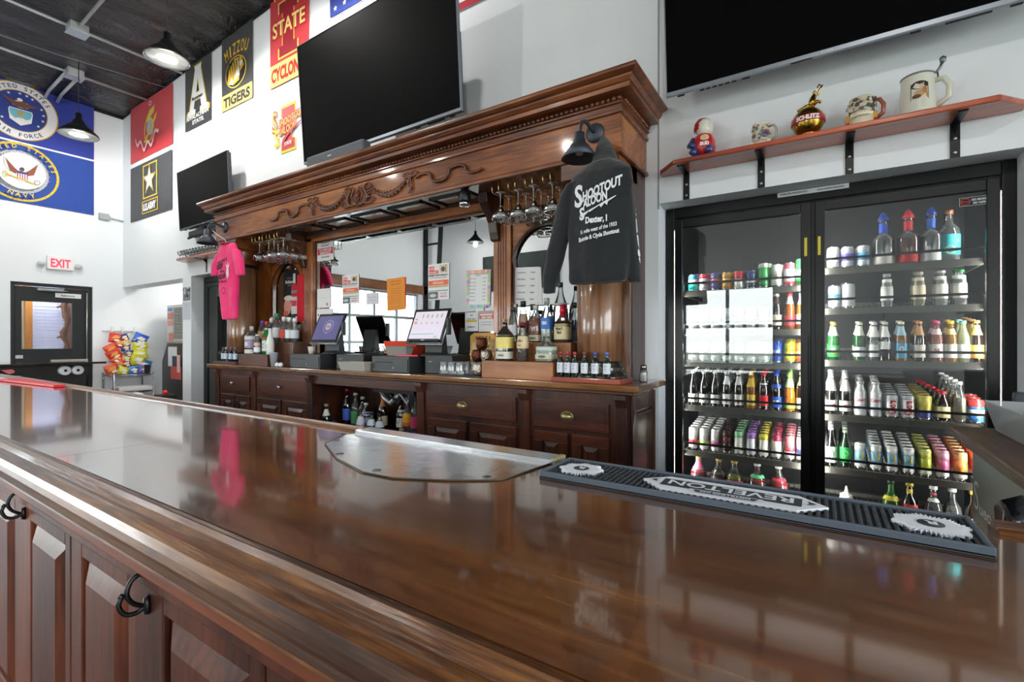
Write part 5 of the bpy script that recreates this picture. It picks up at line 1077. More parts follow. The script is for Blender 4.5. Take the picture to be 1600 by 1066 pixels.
# cooler floor, right
o = bottle('squeeze_bottle', 'white squeeze bottle with pointed nozzle on the cooler floor', 'bottle', [(.033, 0), (.036, .006), (.036, .15), (.03, .165), (.02, .17)], mat('f0f0ec', .5, name='white_plastic')); B = MB(); B.lathe([(.033, .16), (.033, .175), (.012, .185), (.004, .225), (0, .225)], mat('f4f4f0', .5), n=14); B.obj('nozzle', o, base=(0, 0, 0)); put(o, .13, Y0+.05, .304)
WB = [(.036, 0), (.039, .005), (.039, .15), (.034, .18), (.016, .21), (.0135, .225), (.0135, .27), (.0155, .278)]
for x, l, gm, cp, lb in ((.345, 'green wine bottle with white label on the cooler floor', glass('4a8a38', .45, 1.2, name='green_glass'), '3a4a3a', [(.2, .5, 'e8f0d8'), (.62, .7, 'e8d040')]), (.43, 'dark bottle with yellow neck band and red label on the cooler floor', DARK, 'c8b040', [(.80, .88, 'e8c838'), (.45, .6, 'd03030')]), (.535, 'clear bottle with silver and red neck rings on the cooler floor', CLR, 'd0d0d0', [(.7, .76, 'd8d8d8'), (.82, .86, 'b83040')]), (.615, 'clear bottle with open neck on the cooler floor', CLR, 'c8ccc8', [(.2, .5, 'dfe4dc')]), (.70, 'bottle with gold cap at the right end of the cooler floor', BROWN, 'd8b048', [(.2, .5, 'e8e0c8')])):
    o = bottle('wine_bottle', l, 'bottle', WB, gm, cap=cp, caph=.02, labels=lb, sc=1.06); put(o, x, Y0+.05, .304)
# left cooler contents: white cups and cans, half hidden by the pink shirt
nth = ['first', 'second', 'third', 'fourth', 'fifth', 'sixth']
for j, z in enumerate((1.494, 1.279)):
    for i in range(6):
        B = can_mesh([(.4, 'e8eaec'), (.6, 'b8c4d0' if j else 'd0c0c8'), (1, 'eceef0')], .032, .13); o = B.obj('drink_can', base=(0, 0, 0), flip=False)
        tag(o, f'pale can, {nth[i]} from left on the {("upper", "lower")[j]} stocked shelf of the left cooler', 'can'); put(o, -6.58+.09*i, Y0+.03, z)
for i in range(5):
    B = can_mesh([(.4, 'e8eaec'), (.7, 'c8d4dc'), (1, 'eceef0')], .032, .13); o = B.obj('drink_can', base=(0, 0, 0), flip=False)
    tag(o, f'pale can, {nth[i]} from left behind the left door of the left cooler', 'can'); put(o, -7.3+.11*i, Y0+.03, 1.279)

# ================================================================ wooden wall shelves and steins
WSH = wood('7a2c18', 'b04a2a', 'cc6a40', 'x', .3, .6, 10, 90, .08, name='red_stained_shelf')
def wshelf(xa, xb, z, yd, cut, lab, brs):
    t = thing('wall_shelf', lab, 'shelf', ((xa+xb)/2, YW, z))
    B = MB(); P = [(xa, YW-.002), (xa, YW-.06), (xa+cut, YW-yd), (xb-cut, YW-yd), (xb, YW-.06), (xb, YW-.002)]
    B.prism(P, XY(0, 0, z), 0, .03, WSH); B.obj('board', t, bevel=.006)
    for x in brs:
        B = MB(); B.box(x-.019, x+.019, YW-.006, YW-.001, z-.17, z, FR); B.box(x-.019, x+.019, YW-yd+.03, YW-.001, z-.006, z-.0005, FR)
        B.prism([(YW-.006, z-.006), (YW-.006, z-.05), (YW-.05, z-.006)], lambda u, v, d: (x+d, u, v), -.002, .002, FR)
        b = B.obj('bracket', t)
        B = MB(); [B.lathe([(.008, 0), (.006, .003), (0, .003)], mat('c8c8c8', .3, .8), c=(x, YW-.006, zz), M=Matrix.Rotation(R(90), 3, 'X'), n=10) for zz in (z-.075, z-.145)]; B.obj('screws', b)
wshelf(-.885, .80, 2.505, .20, .12, 'red stained wooden shelf with steins over the right cooler', (-.73, -.30, .13, .56))
wshelf(-7.62, -5.9, 2.535, .18, .1, 'red stained wooden shelf over the left cooler, partly behind the pink t-shirt', (-7.05, -6.3))
zs = 2.535; ysn = 3.075
# plain generic seated figurine
t = thing('figurine', 'red, white and blue seated ceramic figurine at the left end of the stein shelf', 'figurine', (-.60, ysn, zs))
cf = (-.60, ysn, zs); RD = glow('c81e2a'); BLc = glow('2a3f78'); CRM = glow('e6e4d4')
B = MB(); B.lathe([(.03, 0), (.048, .01), (.055, .04), (.052, .075), (.04, .105), (.025, .115)], RD, c=cf, n=24); B.obj('torso', t)
B = MB(); B.lathe([(.02, .10), (.034, .118), (.038, .14), (.036, .165), (.022, .182), (0, .188)], CRM, c=(cf[0]+.006, cf[1]-.004, cf[2]), n=20); B.lathe([(0, -.012), (.01, 0), (0, .012)], CRM, c=(cf[0]+.03, cf[1]-.03, zs+.14), n=10); B.obj('head', t)
B = MB(); B.lathe([(.041, .135), (.042, .15), (.038, .172), (.024, .190), (0, .196)], RD, c=(cf[0]-.006, cf[1]+.006, cf[2]), n=20); B.obj('cap', t)
B = MB(); B.tube([(cf[0]-.045, cf[1]-.01, zs+.095), (cf[0]-.06, cf[1]-.03, zs+.06), (cf[0]-.03, cf[1]-.05, zs+.05)], .014, BLc, 8); B.obj('arm', t)
B = MB(); [B.tube([(cf[0]+s*.02, cf[1]-.02, zs+.018), (cf[0]+s*.035, cf[1]-.06, zs+.016), (cf[0]+s*.04, cf[1]-.07, zs+.022)], .018, BLc, 10) for s in (-1, 1)]; B.obj('legs', t)
B = MB(); fn = lambda u, v, d: (cf[0]+(.0555+d)*cos(-pi/2+.25+u/.055), cf[1]+(.0555+d)*sin(-pi/2+.25+u/.055), zs+.045+v); draw(B, [('t', 'BUD', 0, 0, .016, .04, 'f0f0f0', .06), ('p', ell(0, .035, .02, .014), 'd8b890')], fn, .0005); B.obj('lettering', t, flip=False); t.scale = (1.25, 1.25, 1.25)
def stein(name, lab, x, r, h, body, decor, hcol, handle_r=.007, taper=.92, lid=None, ysn=ysn):
    t = thing(name, lab, 'mug', (x, ysn, zs)); c = (x, ysn, zs)
    B = MB(); B.lathe([(r*.98, 0), (r*1.02, .006), (r, .014), (r*(1+taper)/2, h*.5), (r*taper, h*.94), (r*taper*1.03, h*.97), (r*taper, h), (r*taper-.006, h), (r*taper-.006, h*.6), (0, h*.6)], glow(body), c=c, n=28); B.obj('body', t, flip=False)
    B = MB()
    def fn(u, v, d): rr = r*(1-(1-taper)*v/h)+.0008+d; a = -pi/2+u/r; return (x+rr*cos(a), ysn+rr*sin(a), zs+v)
    draw(B, decor, fn, .0004, .0003); B.obj('painted_band', t, flip=False)
    B = MB(); B.tube([(x+r*.9, ysn, zs+h*.85), (x+r*1.35, ysn-.004, zs+h*.86), (x+r*1.65, ysn-.006, zs+h*.65), (x+r*1.6, ysn-.006, zs+h*.35), (x+r*.95, ysn, zs+h*.15)], handle_r, glow(hcol), 10); B.obj('handle', t)
    return t
def patches(r, h, z0, z1, cols, n=26, k=.010, seed=1):
    rn = random.Random(seed); e = []
    for i in range(n):
        u = rn.uniform(-r*1.3, r*1.3); v = rn.uniform(z0*h, z1*h); s = k*rn.uniform(.5, 1.3); e.append(('p', ell(u, v, s, s*rn.uniform(.4, 1.1), 8), rn.choice(cols)))
    return e
stein('beer_stein', 'small cream stein with a red and blue painted scene on the shelf', -.29, .048, .128, 'ddd6c2', patches(.048, .128, .25, .85, ['b03838', '3a4a88', '8a7a60', 'c8b898', '6a6a70'], 40)+[('r', -.05, .015, .05, .026, 'e8e0d0'), ('t', 'Holiday', 0, .016, .009, .06, 'b03040')], 'b8b09a')
t = thing('globe_decanter', 'gold globe trophy with red lettered band and a figure on top', 'trophy', (-.06, ysn, zs)); c = (-.06, ysn, zs); GD = mat('b8923e', .18, 1, name='polished_gold', bump=.15, bs=30)
B = MB(); B.lathe([(.042, 0), (.045, .004), (.040, .012), (.046, .018), (.058, .03), (.074, .06), (.078, .085), (.072, .115), (.052, .142), (.03, .153), (0, .156)], GD, c=c, n=36); B.obj('globe', t)
B = MB(); B.lathe([(.0765, .068), (.081, .07), (.0815, .085), (.081, .10), (.077, .102)], glow('b0202c'), c=c, n=36); 
fn = lambda u, v, d: (c[0]+(.0825+d)*cos(-pi/2+u/.082), c[1]+(.0825+d)*sin(-pi/2+u/.082), zs+.073+v); draw(B, [('t', 'SCHLITZ', 0, 0, .022, .115, 'f2f2f2', .06)], fn, .0004); B.obj('lettered_band', t, flip=False)
B = MB(); B.tube([(-.11, ysn-.01, zs+.152), (-.07, ysn-.01, zs+.165), (-.04, ysn-.01, zs+.17)], [.006, .012, .014], GD, 8); B.tube([(-.045, ysn-.01, zs+.16), (-.04, ysn-.01, zs+.19), (-.035, ysn, zs+.215), (-.032, ysn, zs+.228)], [.016, .018, .014, .008], GD, 10); B.lathe([(0, -.012), (.011, 0), (0, .013)], GD, c=(-.03, ysn, zs+.238), n=12)
B.tube([(-.035, ysn, zs+.215), (-.015, ysn, zs+.225), (-.005, ysn, zs+.25), (.005, ysn, zs+.268), (-.008, ysn, zs+.275), (-.018, ysn, zs+.262)], [.007, .006, .006, .006, .006, .005], GD, 8); B.tube([(-.04, ysn-.01, zs+.165), (-.015, ysn-.03, zs+.175), (0, ysn-.03, zs+.165)], .009, GD, 8); B.obj('figure', t)
stein('beer_stein', 'brown and cream lidless stein with gold label band and russet handle', .175, .056, .145, 'd8ccb0', patches(.056, .145, .45, .9, ['4a4450', '8a7a68', 'c8bca0', '5a4a40', 'e0d8c0'], 46, .011, 3)+[('r', -.07, .03, .07, .062, 'd8a030'), ('t', 'Budweiser', 0, .040, .016, .085, 'f4ecd8', .04), ('r', -.07, .018, .07, .028, 'b82828')], 'a04828', .010)
t = stein('lidded_stein', 'tall white carved stein with a dark painted portrait and pewter lid', .40, .072, .185, 'dedbcb', [('r', -.036, .055, .036, .135, '2a2018'), ('p', ell(0, .125, .036, .02), '2a2018')]+[('p', ell(.0, .085, .022, .016), 'c8a070'), ('p', ell(.008, .118, .011, .012), 'e0b890'), ('p', [(-.03, .06), (0, .095), (.03, .09), (.034, .06)], 'c49a5a'), ('p', ell(-.012, .07, .018, .010), '6a4030'), ('p', ell(.02, .10, .009, .016), 'b87850')], 'd8d4c0', .013, .9)
PW = mat('7d8282', .4, .8, name='pewter')
B = MB(); c = (.40, ysn, zs); B.lathe([(.066, .184), (.068, .19), (.062, .194), (.0, .2)], PW, c=c, n=28); B.tube([(.46, ysn, zs+.192), (.475, ysn, zs+.20), (.485, ysn, zs+.215), (.492, ysn, zs+.235)], .006, PW, 8); B.lathe([(0, -.022), (.012, -.01), (.014, .008), (0, .02)], PW, c=(.495, ysn, zs+.25), n=12); B.tube([(.475, ysn, zs+.2), (.478, ysn, zs+.165), (.497, ysn, zs+.165)], .004, PW, 6); B.obj('pewter_lid', t)
# small glasses on the left shelf
def stem_glass_proto(name, lab, group, prof, up=True):
    B = MB(); B.lathe(prof, CLR, n=18); o = B.obj(name, base=(0, 0, 0), flip=False); return tag(o, lab, 'glass', group)
GP = [(.03, 0), (.03, .003), (.006, .008), (.005, .04), (.02, .05), (.032, .07), (.034, .10)]
g0 = stem_glass_proto('stemmed_glass', 'small stemmed glass standing among its likes on the left wall shelf', 'small glasses on the left shelf', GP)
k = 0
for i in range(12):
    for j in range(2):
        x = -7.5+.085*i; y = 3.06+.08*j
        if k == 0: put(g0, x, y, 2.566)
        else: dup(g0, loc=(x, y, 2.566))
        k += 1
# ================================================================ cash registers on the back bar counter
zc = 1.1655; BP = mat('26292b', .45, name='black_plastic'); GP2 = mat('34383a', .4, .2, name='dark_drawer_metal')
def register(x0, x1, lab_dr, lab_sc, scr, sx0, sx1, elems):
    t = thing('cash_drawer', lab_dr, 'cash drawer', ((x0+x1)/2, 2.9, zc))
    B = MB(); B.box(x0, x1, 2.725, 3.06, zc, zc+.13, GP2); B.obj('drawer_body', t, bevel=.004)
    B = MB(); B.box(x0+.01, x1-.01, 2.718, 2.725, zc+.012, zc+.108, GP2); B.box(x0+.04, x0+.25, 2.716, 2.7185, zc+.078, zc+.084, BLKM); B.obj('drawer_front', t, bevel=.002)
    B = MB(); B.lathe([(.0, .006), (.009, .005), (.010, 0)], mat('b8bab8', .3, .9), c=((x0+x1)/2+.05, 2.718, zc+.035), M=Matrix.Rotation(R(90), 3, 'X'), n=14); B.obj('lock', t)
    # touch screen till on its stand, resting on the drawer
    zt = zc+.131; w = sx1-sx0; xc = (sx0+sx1)/2; th = R(23)
    t = thing('touch_screen_till', lab_sc, 'till', (xc, 2.95, zt))
    def sc_(x, h, d): return (x, 2.762+h*sin(th)+d*cos(th), 1.40+h*cos(th)-d*sin(th))
    B = MB(); q = [sc_(sx0, 0, 0), sc_(sx1, 0, 0), sc_(sx1, .305, 0), sc_(sx0, .305, 0), sc_(sx0, 0, .022), sc_(sx1, 0, .022), sc_(sx1, .305, .022), sc_(sx0, .305, .022)]
    B.add(q, [(0, 1, 2, 3), (7, 6, 5, 4), (0, 4, 5, 1), (1, 5, 6, 2), (2, 6, 7, 3), (3, 7, 4, 0)], mat('101114', .25, name='black_bezel')); B.obj('screen_housing', t, bevel=.006)
    B = MB(); B.tube([sc_(sx1+.002, .0, .011), sc_(sx1+.002, .305, .011)], .005, mat('c4c8cc', .3, .8), 6); B.tube([sc_(sx0, -.002, .011), sc_(sx1, -.002, .011)], .005, mat('c4c8cc', .3, .8), 6); B.obj('silver_edge', t)
    B = MB(); draw(B, elems, lambda u, v, d: sc_(sx0+.022+u*(w-.044), .035+v*.245, -.001-d), 0, .0004); B.obj('display', t, flip=False)
    B = MB(); B.prism([(2.80, zt), (3.03, zt), (3.03, zt+.015), (2.93, zt+.02), (2.90, zt+.24), (2.87, zt+.24), (2.85, zt+.03), (2.80, zt+.012)], lambda u, v, d: (xc+.03+d, u, v), -.09, .09, BP); B.obj('stand', t, bevel=.005)
    B = MB(); q0 = sc_(sx1+.004, .08, .012); B.box(sx1+.006, sx1+.03, q0[1]+.01, q0[1]+.05, q0[2], q0[2]+.13, BP); B.obj('card_reader', t, bevel=.006)
    return t
EM = lambda c, e=.3: mat(c, .4, emit=e)
sl_ = [('r', 0, 0, 1, 1, EM('54507c')), ('p', ell(.52, .55, .2, .27), EM('8a88a8')), ('p', ell(.52, .55, .18, .245), EM('5a5688')), ('p', ell(.52, .55, .11, .15), EM('a89aa0')), ('r', .46, .5, .58, .58, EM('7a6a78')), ('t', 'till', .52, .25, .03, .1, EM('8a88b0'))]
register(-4.35, -3.88, 'black cash drawer on the counter, under the purple-screened till', 'touch screen till with a purple screen and round emblem', 0, -4.10, -3.70, sl_)
sr_ = [('r', 0, 0, 1, 1, EM('cfc6d6', .3))]
for i in range(5): sr_ += [('p', ell(.27+.15*i, .83, .025, .075, 10), EM('7aa868')), ('r', .255+.15*i, .80, .285+.15*i, .86, EM('d88a98'))]
for i in range(5): sr_ += [('r', .06+.17*i if i < 1 else .10+.17*i, .54, .14+.17*i, .60, EM('a8a070'))]
for i in range(2): sr_ += [('r', .06, .68-.1*i, .14, .73-.1*i, EM('c8888a'))]
for i in range(16): sr_ += [('r', .06+.047*i, .16, .085+.047*i, .19, EM('58a070'))]
sr_ += [('r', .84, .04, .9, .10, EM('78b898')), ('r', 0, -.075, 1, 0, EM('181a1e', 0.01)), ('r', .46, -.055, .56, -.035, EM('c8ccd0'))]
register(-3.17, -2.74, 'black cash drawer on the counter, under the white-screened till', 'touch screen till showing a white menu screen', 0, -2.82, -2.44, sr_)
for x0_, x1_, zz, l in ((-3.74, -3.37, 1.30, 'low black metal box beside the left cash drawer'), (-2.64, -2.36, 1.31, 'low black metal box beside the right cash drawer')):
    t = thing('receipt_box', l, 'box', ((x0_+x1_)/2, 2.95, zc)); B = MB(); B.box(x0_, x1_, 2.80, 3.05, zc, zz, BP); B.obj('housing', t, bevel=.006)
    B = MB(); draw(B, [('t', 'epson', .06, .09, .010, .04, 'b8bcc0')], XZ(x0_, zc, 2.7995)); B.obj('lettering', t, flip=False)
def tub(name, lab, cat, x0, x1, y0, y1, z0, z1, m, fl=.02):
    B = MB(); i = .004
    o = [(x0+fl, y0+fl, z0), (x1-fl, y0+fl, z0), (x1-fl, y1-fl, z0), (x0+fl, y1-fl, z0)]; r = [(x0, y0, z1), (x1, y0, z1), (x1, y1, z1), (x0, y1, z1)]
    a = [(x0+i, y0+i, z1), (x1-i, y0+i, z1), (x1-i, y1-i, z1), (x0+i, y1-i, z1)]; b = [(x0+fl+i, y0+fl+i, z0+i), (x1-fl-i, y0+fl+i, z0+i), (x1-fl-i, y1-fl-i, z0+i), (x0+fl+i, y1-fl-i, z0+i)]
    B.add(o+r+a+b, [(3, 2, 1, 0)]+[(k, (k+1) % 4, 4+(k+1) % 4, 4+k) for k in range(4)]+[(4+k, 4+(k+1) % 4, 8+(k+1) % 4, 8+k) for k in range(4)]+[(8+k, 8+(k+1) % 4, 12+(k+1) % 4, 12+k) for k in range(4)]+[(12, 13, 14, 15)], m)
    return tag(B.obj(name, bevel=.003), lab, cat)
tub('plastic_tray', 'pale grey plastic tray on the counter between the two cash drawers', 'tray', -3.55, -3.20, 2.74, 2.79, zc, 1.245, mat('a8a59c', .5)) if 0 else tub('plastic_tray', 'pale grey plastic tray on the counter between the two cash drawers', 'tray', -3.54, -3.19, 2.66, 2.79, zc, 1.24, mat('aaa79e', .5))
tub('plastic_bin', 'orange red plastic bin on the right cash drawer, behind the till', 'bin', -3.26, -2.86, 2.93, 3.05, 1.297, 1.42, mat('e0401c', .4, name='orange_plastic'))
tub('plastic_tray', 'small grey tray on the right cash drawer in front of the orange bin', 'tray', -3.10, -2.85, 2.80, 2.90, 1.297, 1.375, mat('8f8e88', .5))
B = MB(); B.prism([(-2.9, 2.735), (-2.745, 2.735), (-2.70, 2.78), (-2.86, 2.79)], XY(0, 0, 1.297), 0, .012, mat('e02850', .4)); tag(B.obj('clipboard'), 'pink red clipboard lying on the right cash drawer', 'clipboard')
B = MB(); B.lathe([(.02, 0), (.032, .07), (.03, .07), (.018, .003)], mat('d8d4cc', .6), c=(-4.12, 2.80, zc+.131), n=18); tag(B.obj('paper_cup'), 'white paper cup on the left cash drawer', 'cup')
B = MB()
for k, (a, b) in enumerate([(-3.6, 1.31), (-3.5, 1.33), (-3.42, 1.32)]):
    B.tube([(a, 3.07, 1.17), (a+.03, 3.07, b+.02), (a+.08, 3.06, b+.05), (a+.13, 3.07, b-.02), (a+.15, 3.07, 1.17)], .004, BLKM, 6)
tag(B.obj('cable_tangle'), 'black cables looping behind the left till by the mirror', 'cable')

# ================================================================ papers taped to the mirror
def paper(lab, x0, x1, z0, z1, elems=(), col='f1f1f2', y=3.0975, cat='poster', name='paper_notice', rot=0):
    w, h = x1-x0, z1-z0; B = MB(); f0 = XZ(x0, z0, y)
    def fn(u, v, d):
        a, b = u-w/2, v-h/2; return f0(w/2+a*cos(R(rot))-b*sin(R(rot)), h/2+a*sin(R(rot))+b*cos(R(rot)), d)
    B.prism([(0, 0), (w, 0), (w, h), (0, h)], fn, .0006, .0016, mat(col, .8)); 
    E = []
    for e in elems:
        k = e[0]
        if k == 'r': E.append(('r', e[1]*w, e[2]*h, e[3]*w, e[4]*h, e[5]))
        elif k == 't': E.append(('t', e[1], e[2]*w, e[3]*h, e[4]*h, e[5]*w, e[6], .03))
        elif k == 'o': E.append(('p', ell(e[1]*w, e[2]*h, e[3]*w, e[4]*h, 14), e[5]))
    draw(B, E, fn, .002, .0004); return tag(B.obj(name, flip=False), lab, cat)
paper('white notice refusing service, red banner in the middle, top left corner of the mirror', -4.45, -4.18, 2.255, 2.465, [('t', 'WE RESERVE', .5, .84, .085, .55, '55585c'), ('t', 'THE RIGHT', .5, .70, .085, .5, '55585c'), ('r', .04, .30, .96, .62, 'e83a4a'), ('t', 'TO REFUSE', .5, .47, .12, .76, 'f4f4f4'), ('t', 'SERVICE', .5, .32, .12, .66, 'f4f4f4'), ('t', 'TO ANYONE', .5, .14, .08, .5, '55585c')])
flyer = [('r', .05, .76, .30, .94, 'e86a66'), ('r', .05, .72, .5, .82, 'e86a66'), ('t', 'LIVE', .18, .84, .07, .2, 'fadcd8'), ('t', 'MUSIC', .26, .74, .05, .35, 'fadcd8'), ('r', .55, .74, .92, .96, 'e6cda4'), ('o', .72, .84, .1, .07, '55586a'), ('r', .84, .74, .86, .96, '44464a'), ('t', 'EVERY SATURDAY', .5, .655, .05, .9, '3a4458'), ('t', 'good food and drinks', .5, .60, .03, .8, 'c8886a'), ('r', .03, .40, .97, .54, 'ee7650'), ('t', 'SPECIALS', .5, .44, .06, .5, 'fbe0d0'), ('r', .05, .35, .95, .38, 'c8a860'), ('r', .03, .24, .97, .26, '58a088'), ('r', .03, .03, .48, .22, '6a7072'), ('o', .25, .12, .16, .05, 'd0d2d2'), ('t', 'FOOD', .75, .15, .04, .3, 'd88a98'), ('t', 'MENU', .75, .07, .04, .3, 'd88a98')]
paper('red, orange and white music flyer on the left part of the mirror', -4.04, -3.79, 1.79, 2.075, flyer)
paper('red, orange and white music flyer above the right till on the mirror', -2.88, -2.64, 1.775, 2.085, flyer)
paper('small plain white note on the mirror, left of the orange sheet', -3.68, -3.52, 1.77, 1.88, [('t', 'last call at', .5, .6, .08, .7, 'b8a8c0'), ('t', 'one am', .5, .35, .08, .5, 'b8a8c0')], col='e4e2ea')
paper('bright orange printed sheet in the middle of the mirror', -3.395, -3.165, 1.705, 2.0, [('t', 'HAPPY HOUR', .5, .88, .035, .6, 'b85a28'), ('t', 'SPECIALS', .5, .79, .035, .5, 'b85a28')]+[('t', s_, .5, .66-.075*i, .022, .62, 'c06a30') for i, s_ in enumerate(['domestic bottles and', 'well drinks', 'monday to friday', 'from three to six', 'tall draws and wells', 'half price wings', 'ask your server'])]+[('t', 'thank you', .5, .08, .02, .5, 'c8743a')], col='f09a3e', rot=1.5)
paper('red edged sheet just behind the orange sheet on the mirror', -3.18, -3.155, 1.73, 2.0, col='e8502c', y=3.0985)
bd = ['a8e0b0', 'f0a8c8', 'c0a8e0', 'f0d898', '98d8c0', 'f0b898']
el = []
for i in range(12): el += [('r', .0, i/12, .11, (i+1)/12, bd[i % 6]), ('r', .89, i/12, 1, (i+1)/12, bd[(i+2) % 6])]
for i in range(8): el += [('r', .11+.78*i/8, .9, .11+.78*(i+1)/8, 1, bd[(i*2+1) % 6]), ('r', .11+.78*i/8, 0, .11+.78*(i+1)/8, .08, bd[(i*2) % 6])]
el += [('t', 'SHOTS', .5, .84, .025, .2, '77797c')]
for i, s_ in enumerate(['Lemon drop', 'Buttery nipple', 'Green tea', 'Fireball', 'Jello', 'Washington', 'Royal flush']): el += [('t', s_, .3, .76-.095*i, .02, .26, '6a6d72'), ('t', '5.00', .78, .765-.095*i, .02, .12, '6a6d72')]
paper('white menu sheet with a pastel striped border on the mirror', -2.45, -2.21, 1.69, 1.995, el, rot=-2)
paper('white licence card with a yellow stripe, low at the right of the mirror', -2.47, -2.335, 1.50, 1.655, [('t', '21', .5, .8, .1, .2, '44474a'), ('r', .1, .48, .9, .60, 'e8c048'), ('t', 'birth date', .5, .63, .06, .6, '6a8a9a'), ('t', 'before', .5, .2, .08, .5, '55585c')])
paper('white notice headed by a red box, low at the right of the mirror', -2.33, -2.175, 1.495, 1.66, [('r', .04, .62, .98, .94, 'd07878'), ('r', .1, .78, .9, .88, 'f0e4e0'), ('r', .2, .65, .48, .74, 'f0e0c8'), ('r', .54, .65, .86, .74, 'f0e0c8'), ('t', 'no drinks after close', .5, .45, .04, .7, '8a8c90'), ('t', 'no exceptions please', .5, .32, .04, .7, '8a8c90')])
paper('plain white sheet behind the low right notices on the mirror', -2.36, -2.18, 1.655, 1.70, [('r', .45, .2, .52, .9, '77797c')])
paper('white sheet with small crest at the left edge of the mirror, upper one', -4.45, -4.23, 1.765, 1.965, [('o', .75, .18, .06, .08, '8a7a6a'), ('t', 'notice of licence', .5, .5, .03, .6, 'd0d2d6')])
paper('white sheet with small crest at the left edge of the mirror, lower one', -4.46, -4.20, 1.60, 1.755, [('o', .12, .6, .04, .07, '44474a'), ('t', 'Sales tax', .45, .6, .06, .35, '8a8c90')])
px_ = [('t', s_, .28, .84-.18*i, .035, .34, '6a6d72') for i, s_ in enumerate(['CALIENTE', 'MALIBU', 'GIN', 'TITOS', 'PREMIUM'])]+[('t', p_, .75, .84-.18*i, .035, .16, '6a6d72') for i, p_ in enumerate(['5.50', '6.50', '5.00', '6.00', '8.00'])]
paper('white price list on the right hand side mirror', -1.985, -1.77, 1.70, 1.98, px_, rot=-3)
paper('second white sheet peeping out behind the price list, side mirror', -1.95, -1.745, 1.695, 1.965, y=3.0985, rot=3)
# poster board and red board at the left side mirror
paper('black framed drinks poster with a red bottle at the left side mirror', -5.04, -4.72, 1.69, 2.2, [('t', 'Mulberry', .38, .72, .07, .55, 'e8e8ea'), ('r', .2, .83, .45, .835, 'e8e8ea'), ('r', .25, .67, .5, .675, 'e8e8ea'), ('r', .56, .70, .70, .92, 'e8e4e4'), ('o', .63, .62, .17, .1, 'c83444'), ('r', .46, .42, .8, .62, 'c83444'), ('r', .46, .50, .8, .56, '9a8a98'), ('r', .46, .05, .8, .42, 'e0dcdc'), ('r', .48, .22, .78, .34, 'e04058'), ('o', .25, .22, .22, .18, 'e8a090'), ('o', .3, .40, .26, .06, 'ece4d8'), ('r', .02, .02, .3, .12, 'd87058'), ('r', .93, .02, 1, .98, 'cfe0da')], col='1e2226', y=3.085, name='drinks_poster')
paper('plain red board beside the drinks poster at the left', -4.73, -4.6, 1.63, 2.13, col='c8142a', y=3.046, name='red_board')
B = MB(); P = [(-2.36, 1.22), (-2.11, 1.22), (-2.11, 1.46), (-2.15, 1.485), (-2.32, 1.485), (-2.36, 1.46)]
B.prism(P, XZ(0, 0, 3.03), 0, .006, mat('d8a458', .5)); draw(B, [('t', 'MENU', -2.235, 1.43, .03, .14, '6a4a20', .04), ('r', -2.34, 1.26, -2.13, 1.41, 'e8c88a')], XZ(0, 0, 3.03), .0065); B.box(-2.32, -2.15, 3.02, 3.06, zc, 1.225, mat('8a6a3a', .5)); tag(B.obj('menu_board', flip=False), 'tan arched menu board standing behind the copper mugs', 'menu')

# ================================================================ tiers, bottles and glasses on the counter
WBX = wood('7a4828', '9a6038', 'b07a4c', 'x', .45, .25, 4, 70, .08, name='light_mahogany_box'); WBD = wood('3a2014', '54301f', '6a4230', 'x', .45, .3, 4, 70, .08, name='dark_box_wood')
def tier(lab, x0, x1, m, xe):
    t = thing('bottle_tier', lab, 'bottle stand', ((x0+x1)/2, 2.85, zc)); B = MB(); B.box(x0, x1, 2.68, 2.83, zc, 1.283, m); B.obj('lower_step', t, bevel=.003)
    B = MB(); B.box(x0, xe, 2.83, 3.0, zc, 1.41, m); B.obj('upper_step', t, bevel=.003)
tier('light brown two-step wooden bottle stand at the right of the counter', -1.99, -1.43, WBX, -1.375); tier('dark brown two-step wooden bottle stand at the left of the counter', -5.22, -4.67, WBD, -4.47)
z1, z2 = 1.284, 1.411
SQ = lambda r, h, nk=.3: [(r*.96, 0), (r, .006), (r, h*(1-nk)-.02), (r*.8, h*(1-nk)), (.018, h*(1-nk)+.03), (.015, h*(1-nk)+.045), (.015, h*.96), (.018, h*.965), (.018, h)]
RDp = lambda r, h, nk=.35: [(r*.94, 0), (r, .006), (r, h*(1-nk)-.03), (r*.85, h*(1-nk)), (.02, h*(1-nk)+.045), (.0155, h*(1-nk)+.06), (.0155, h*.95), (.018, h*.955), (.018, h)]
def sp(lab, prof, gm, x, y, z, **k): return put(bottle('spirit_bottle', lab, 'bottle', prof, gm, **k), x, y, z)
sp('black square bottle with a yellow shield label and white base label on the right stand', SQ(.052, .285, .32), mat('2b2a28', .12, coat=1, name='smoked_bottle'), -1.845, 2.755, z1, cap='b89a70', caph=.02, sq=6, labels=[(.05, .22, 'd8d4c8', [('t', 'BOURBON', .35, .3, .8, '55524a')]), (.30, .62, 'e8d47a', [('r', .48, .68, .7, 'd8d8c8'), ('o', .15, .3, .16, 'f0dc80')])])
sp('slim clear whiskey bottle with a cream label on the right stand', RDp(.04, .255), CLR, -1.70, 2.755, z1, cap='1c1a18', caph=.03, labels=[(.34, .66, 'd8c498', [('t', '1792', .5, .22, .5, '4a3020'), ('t', 'small batch', .2, .12, .6, '4a3020')])], liquid=(.5, '4a2416'))
sp('squat clear tequila bottle with a round cork on the right stand', [(.062, 0), (.066, .006), (.064, .07), (.05, .105), (.026, .13), (.02, .14), (.02, .165)], CLR, -1.515, 2.755, z1, sq=4, labels=[(.12, .3, 'c8c0a0', [('o', .5, .4, .3, '6a6a50')])], liquid=(.6, 'dfeee8'), cap='b08a5c', caph=.0)
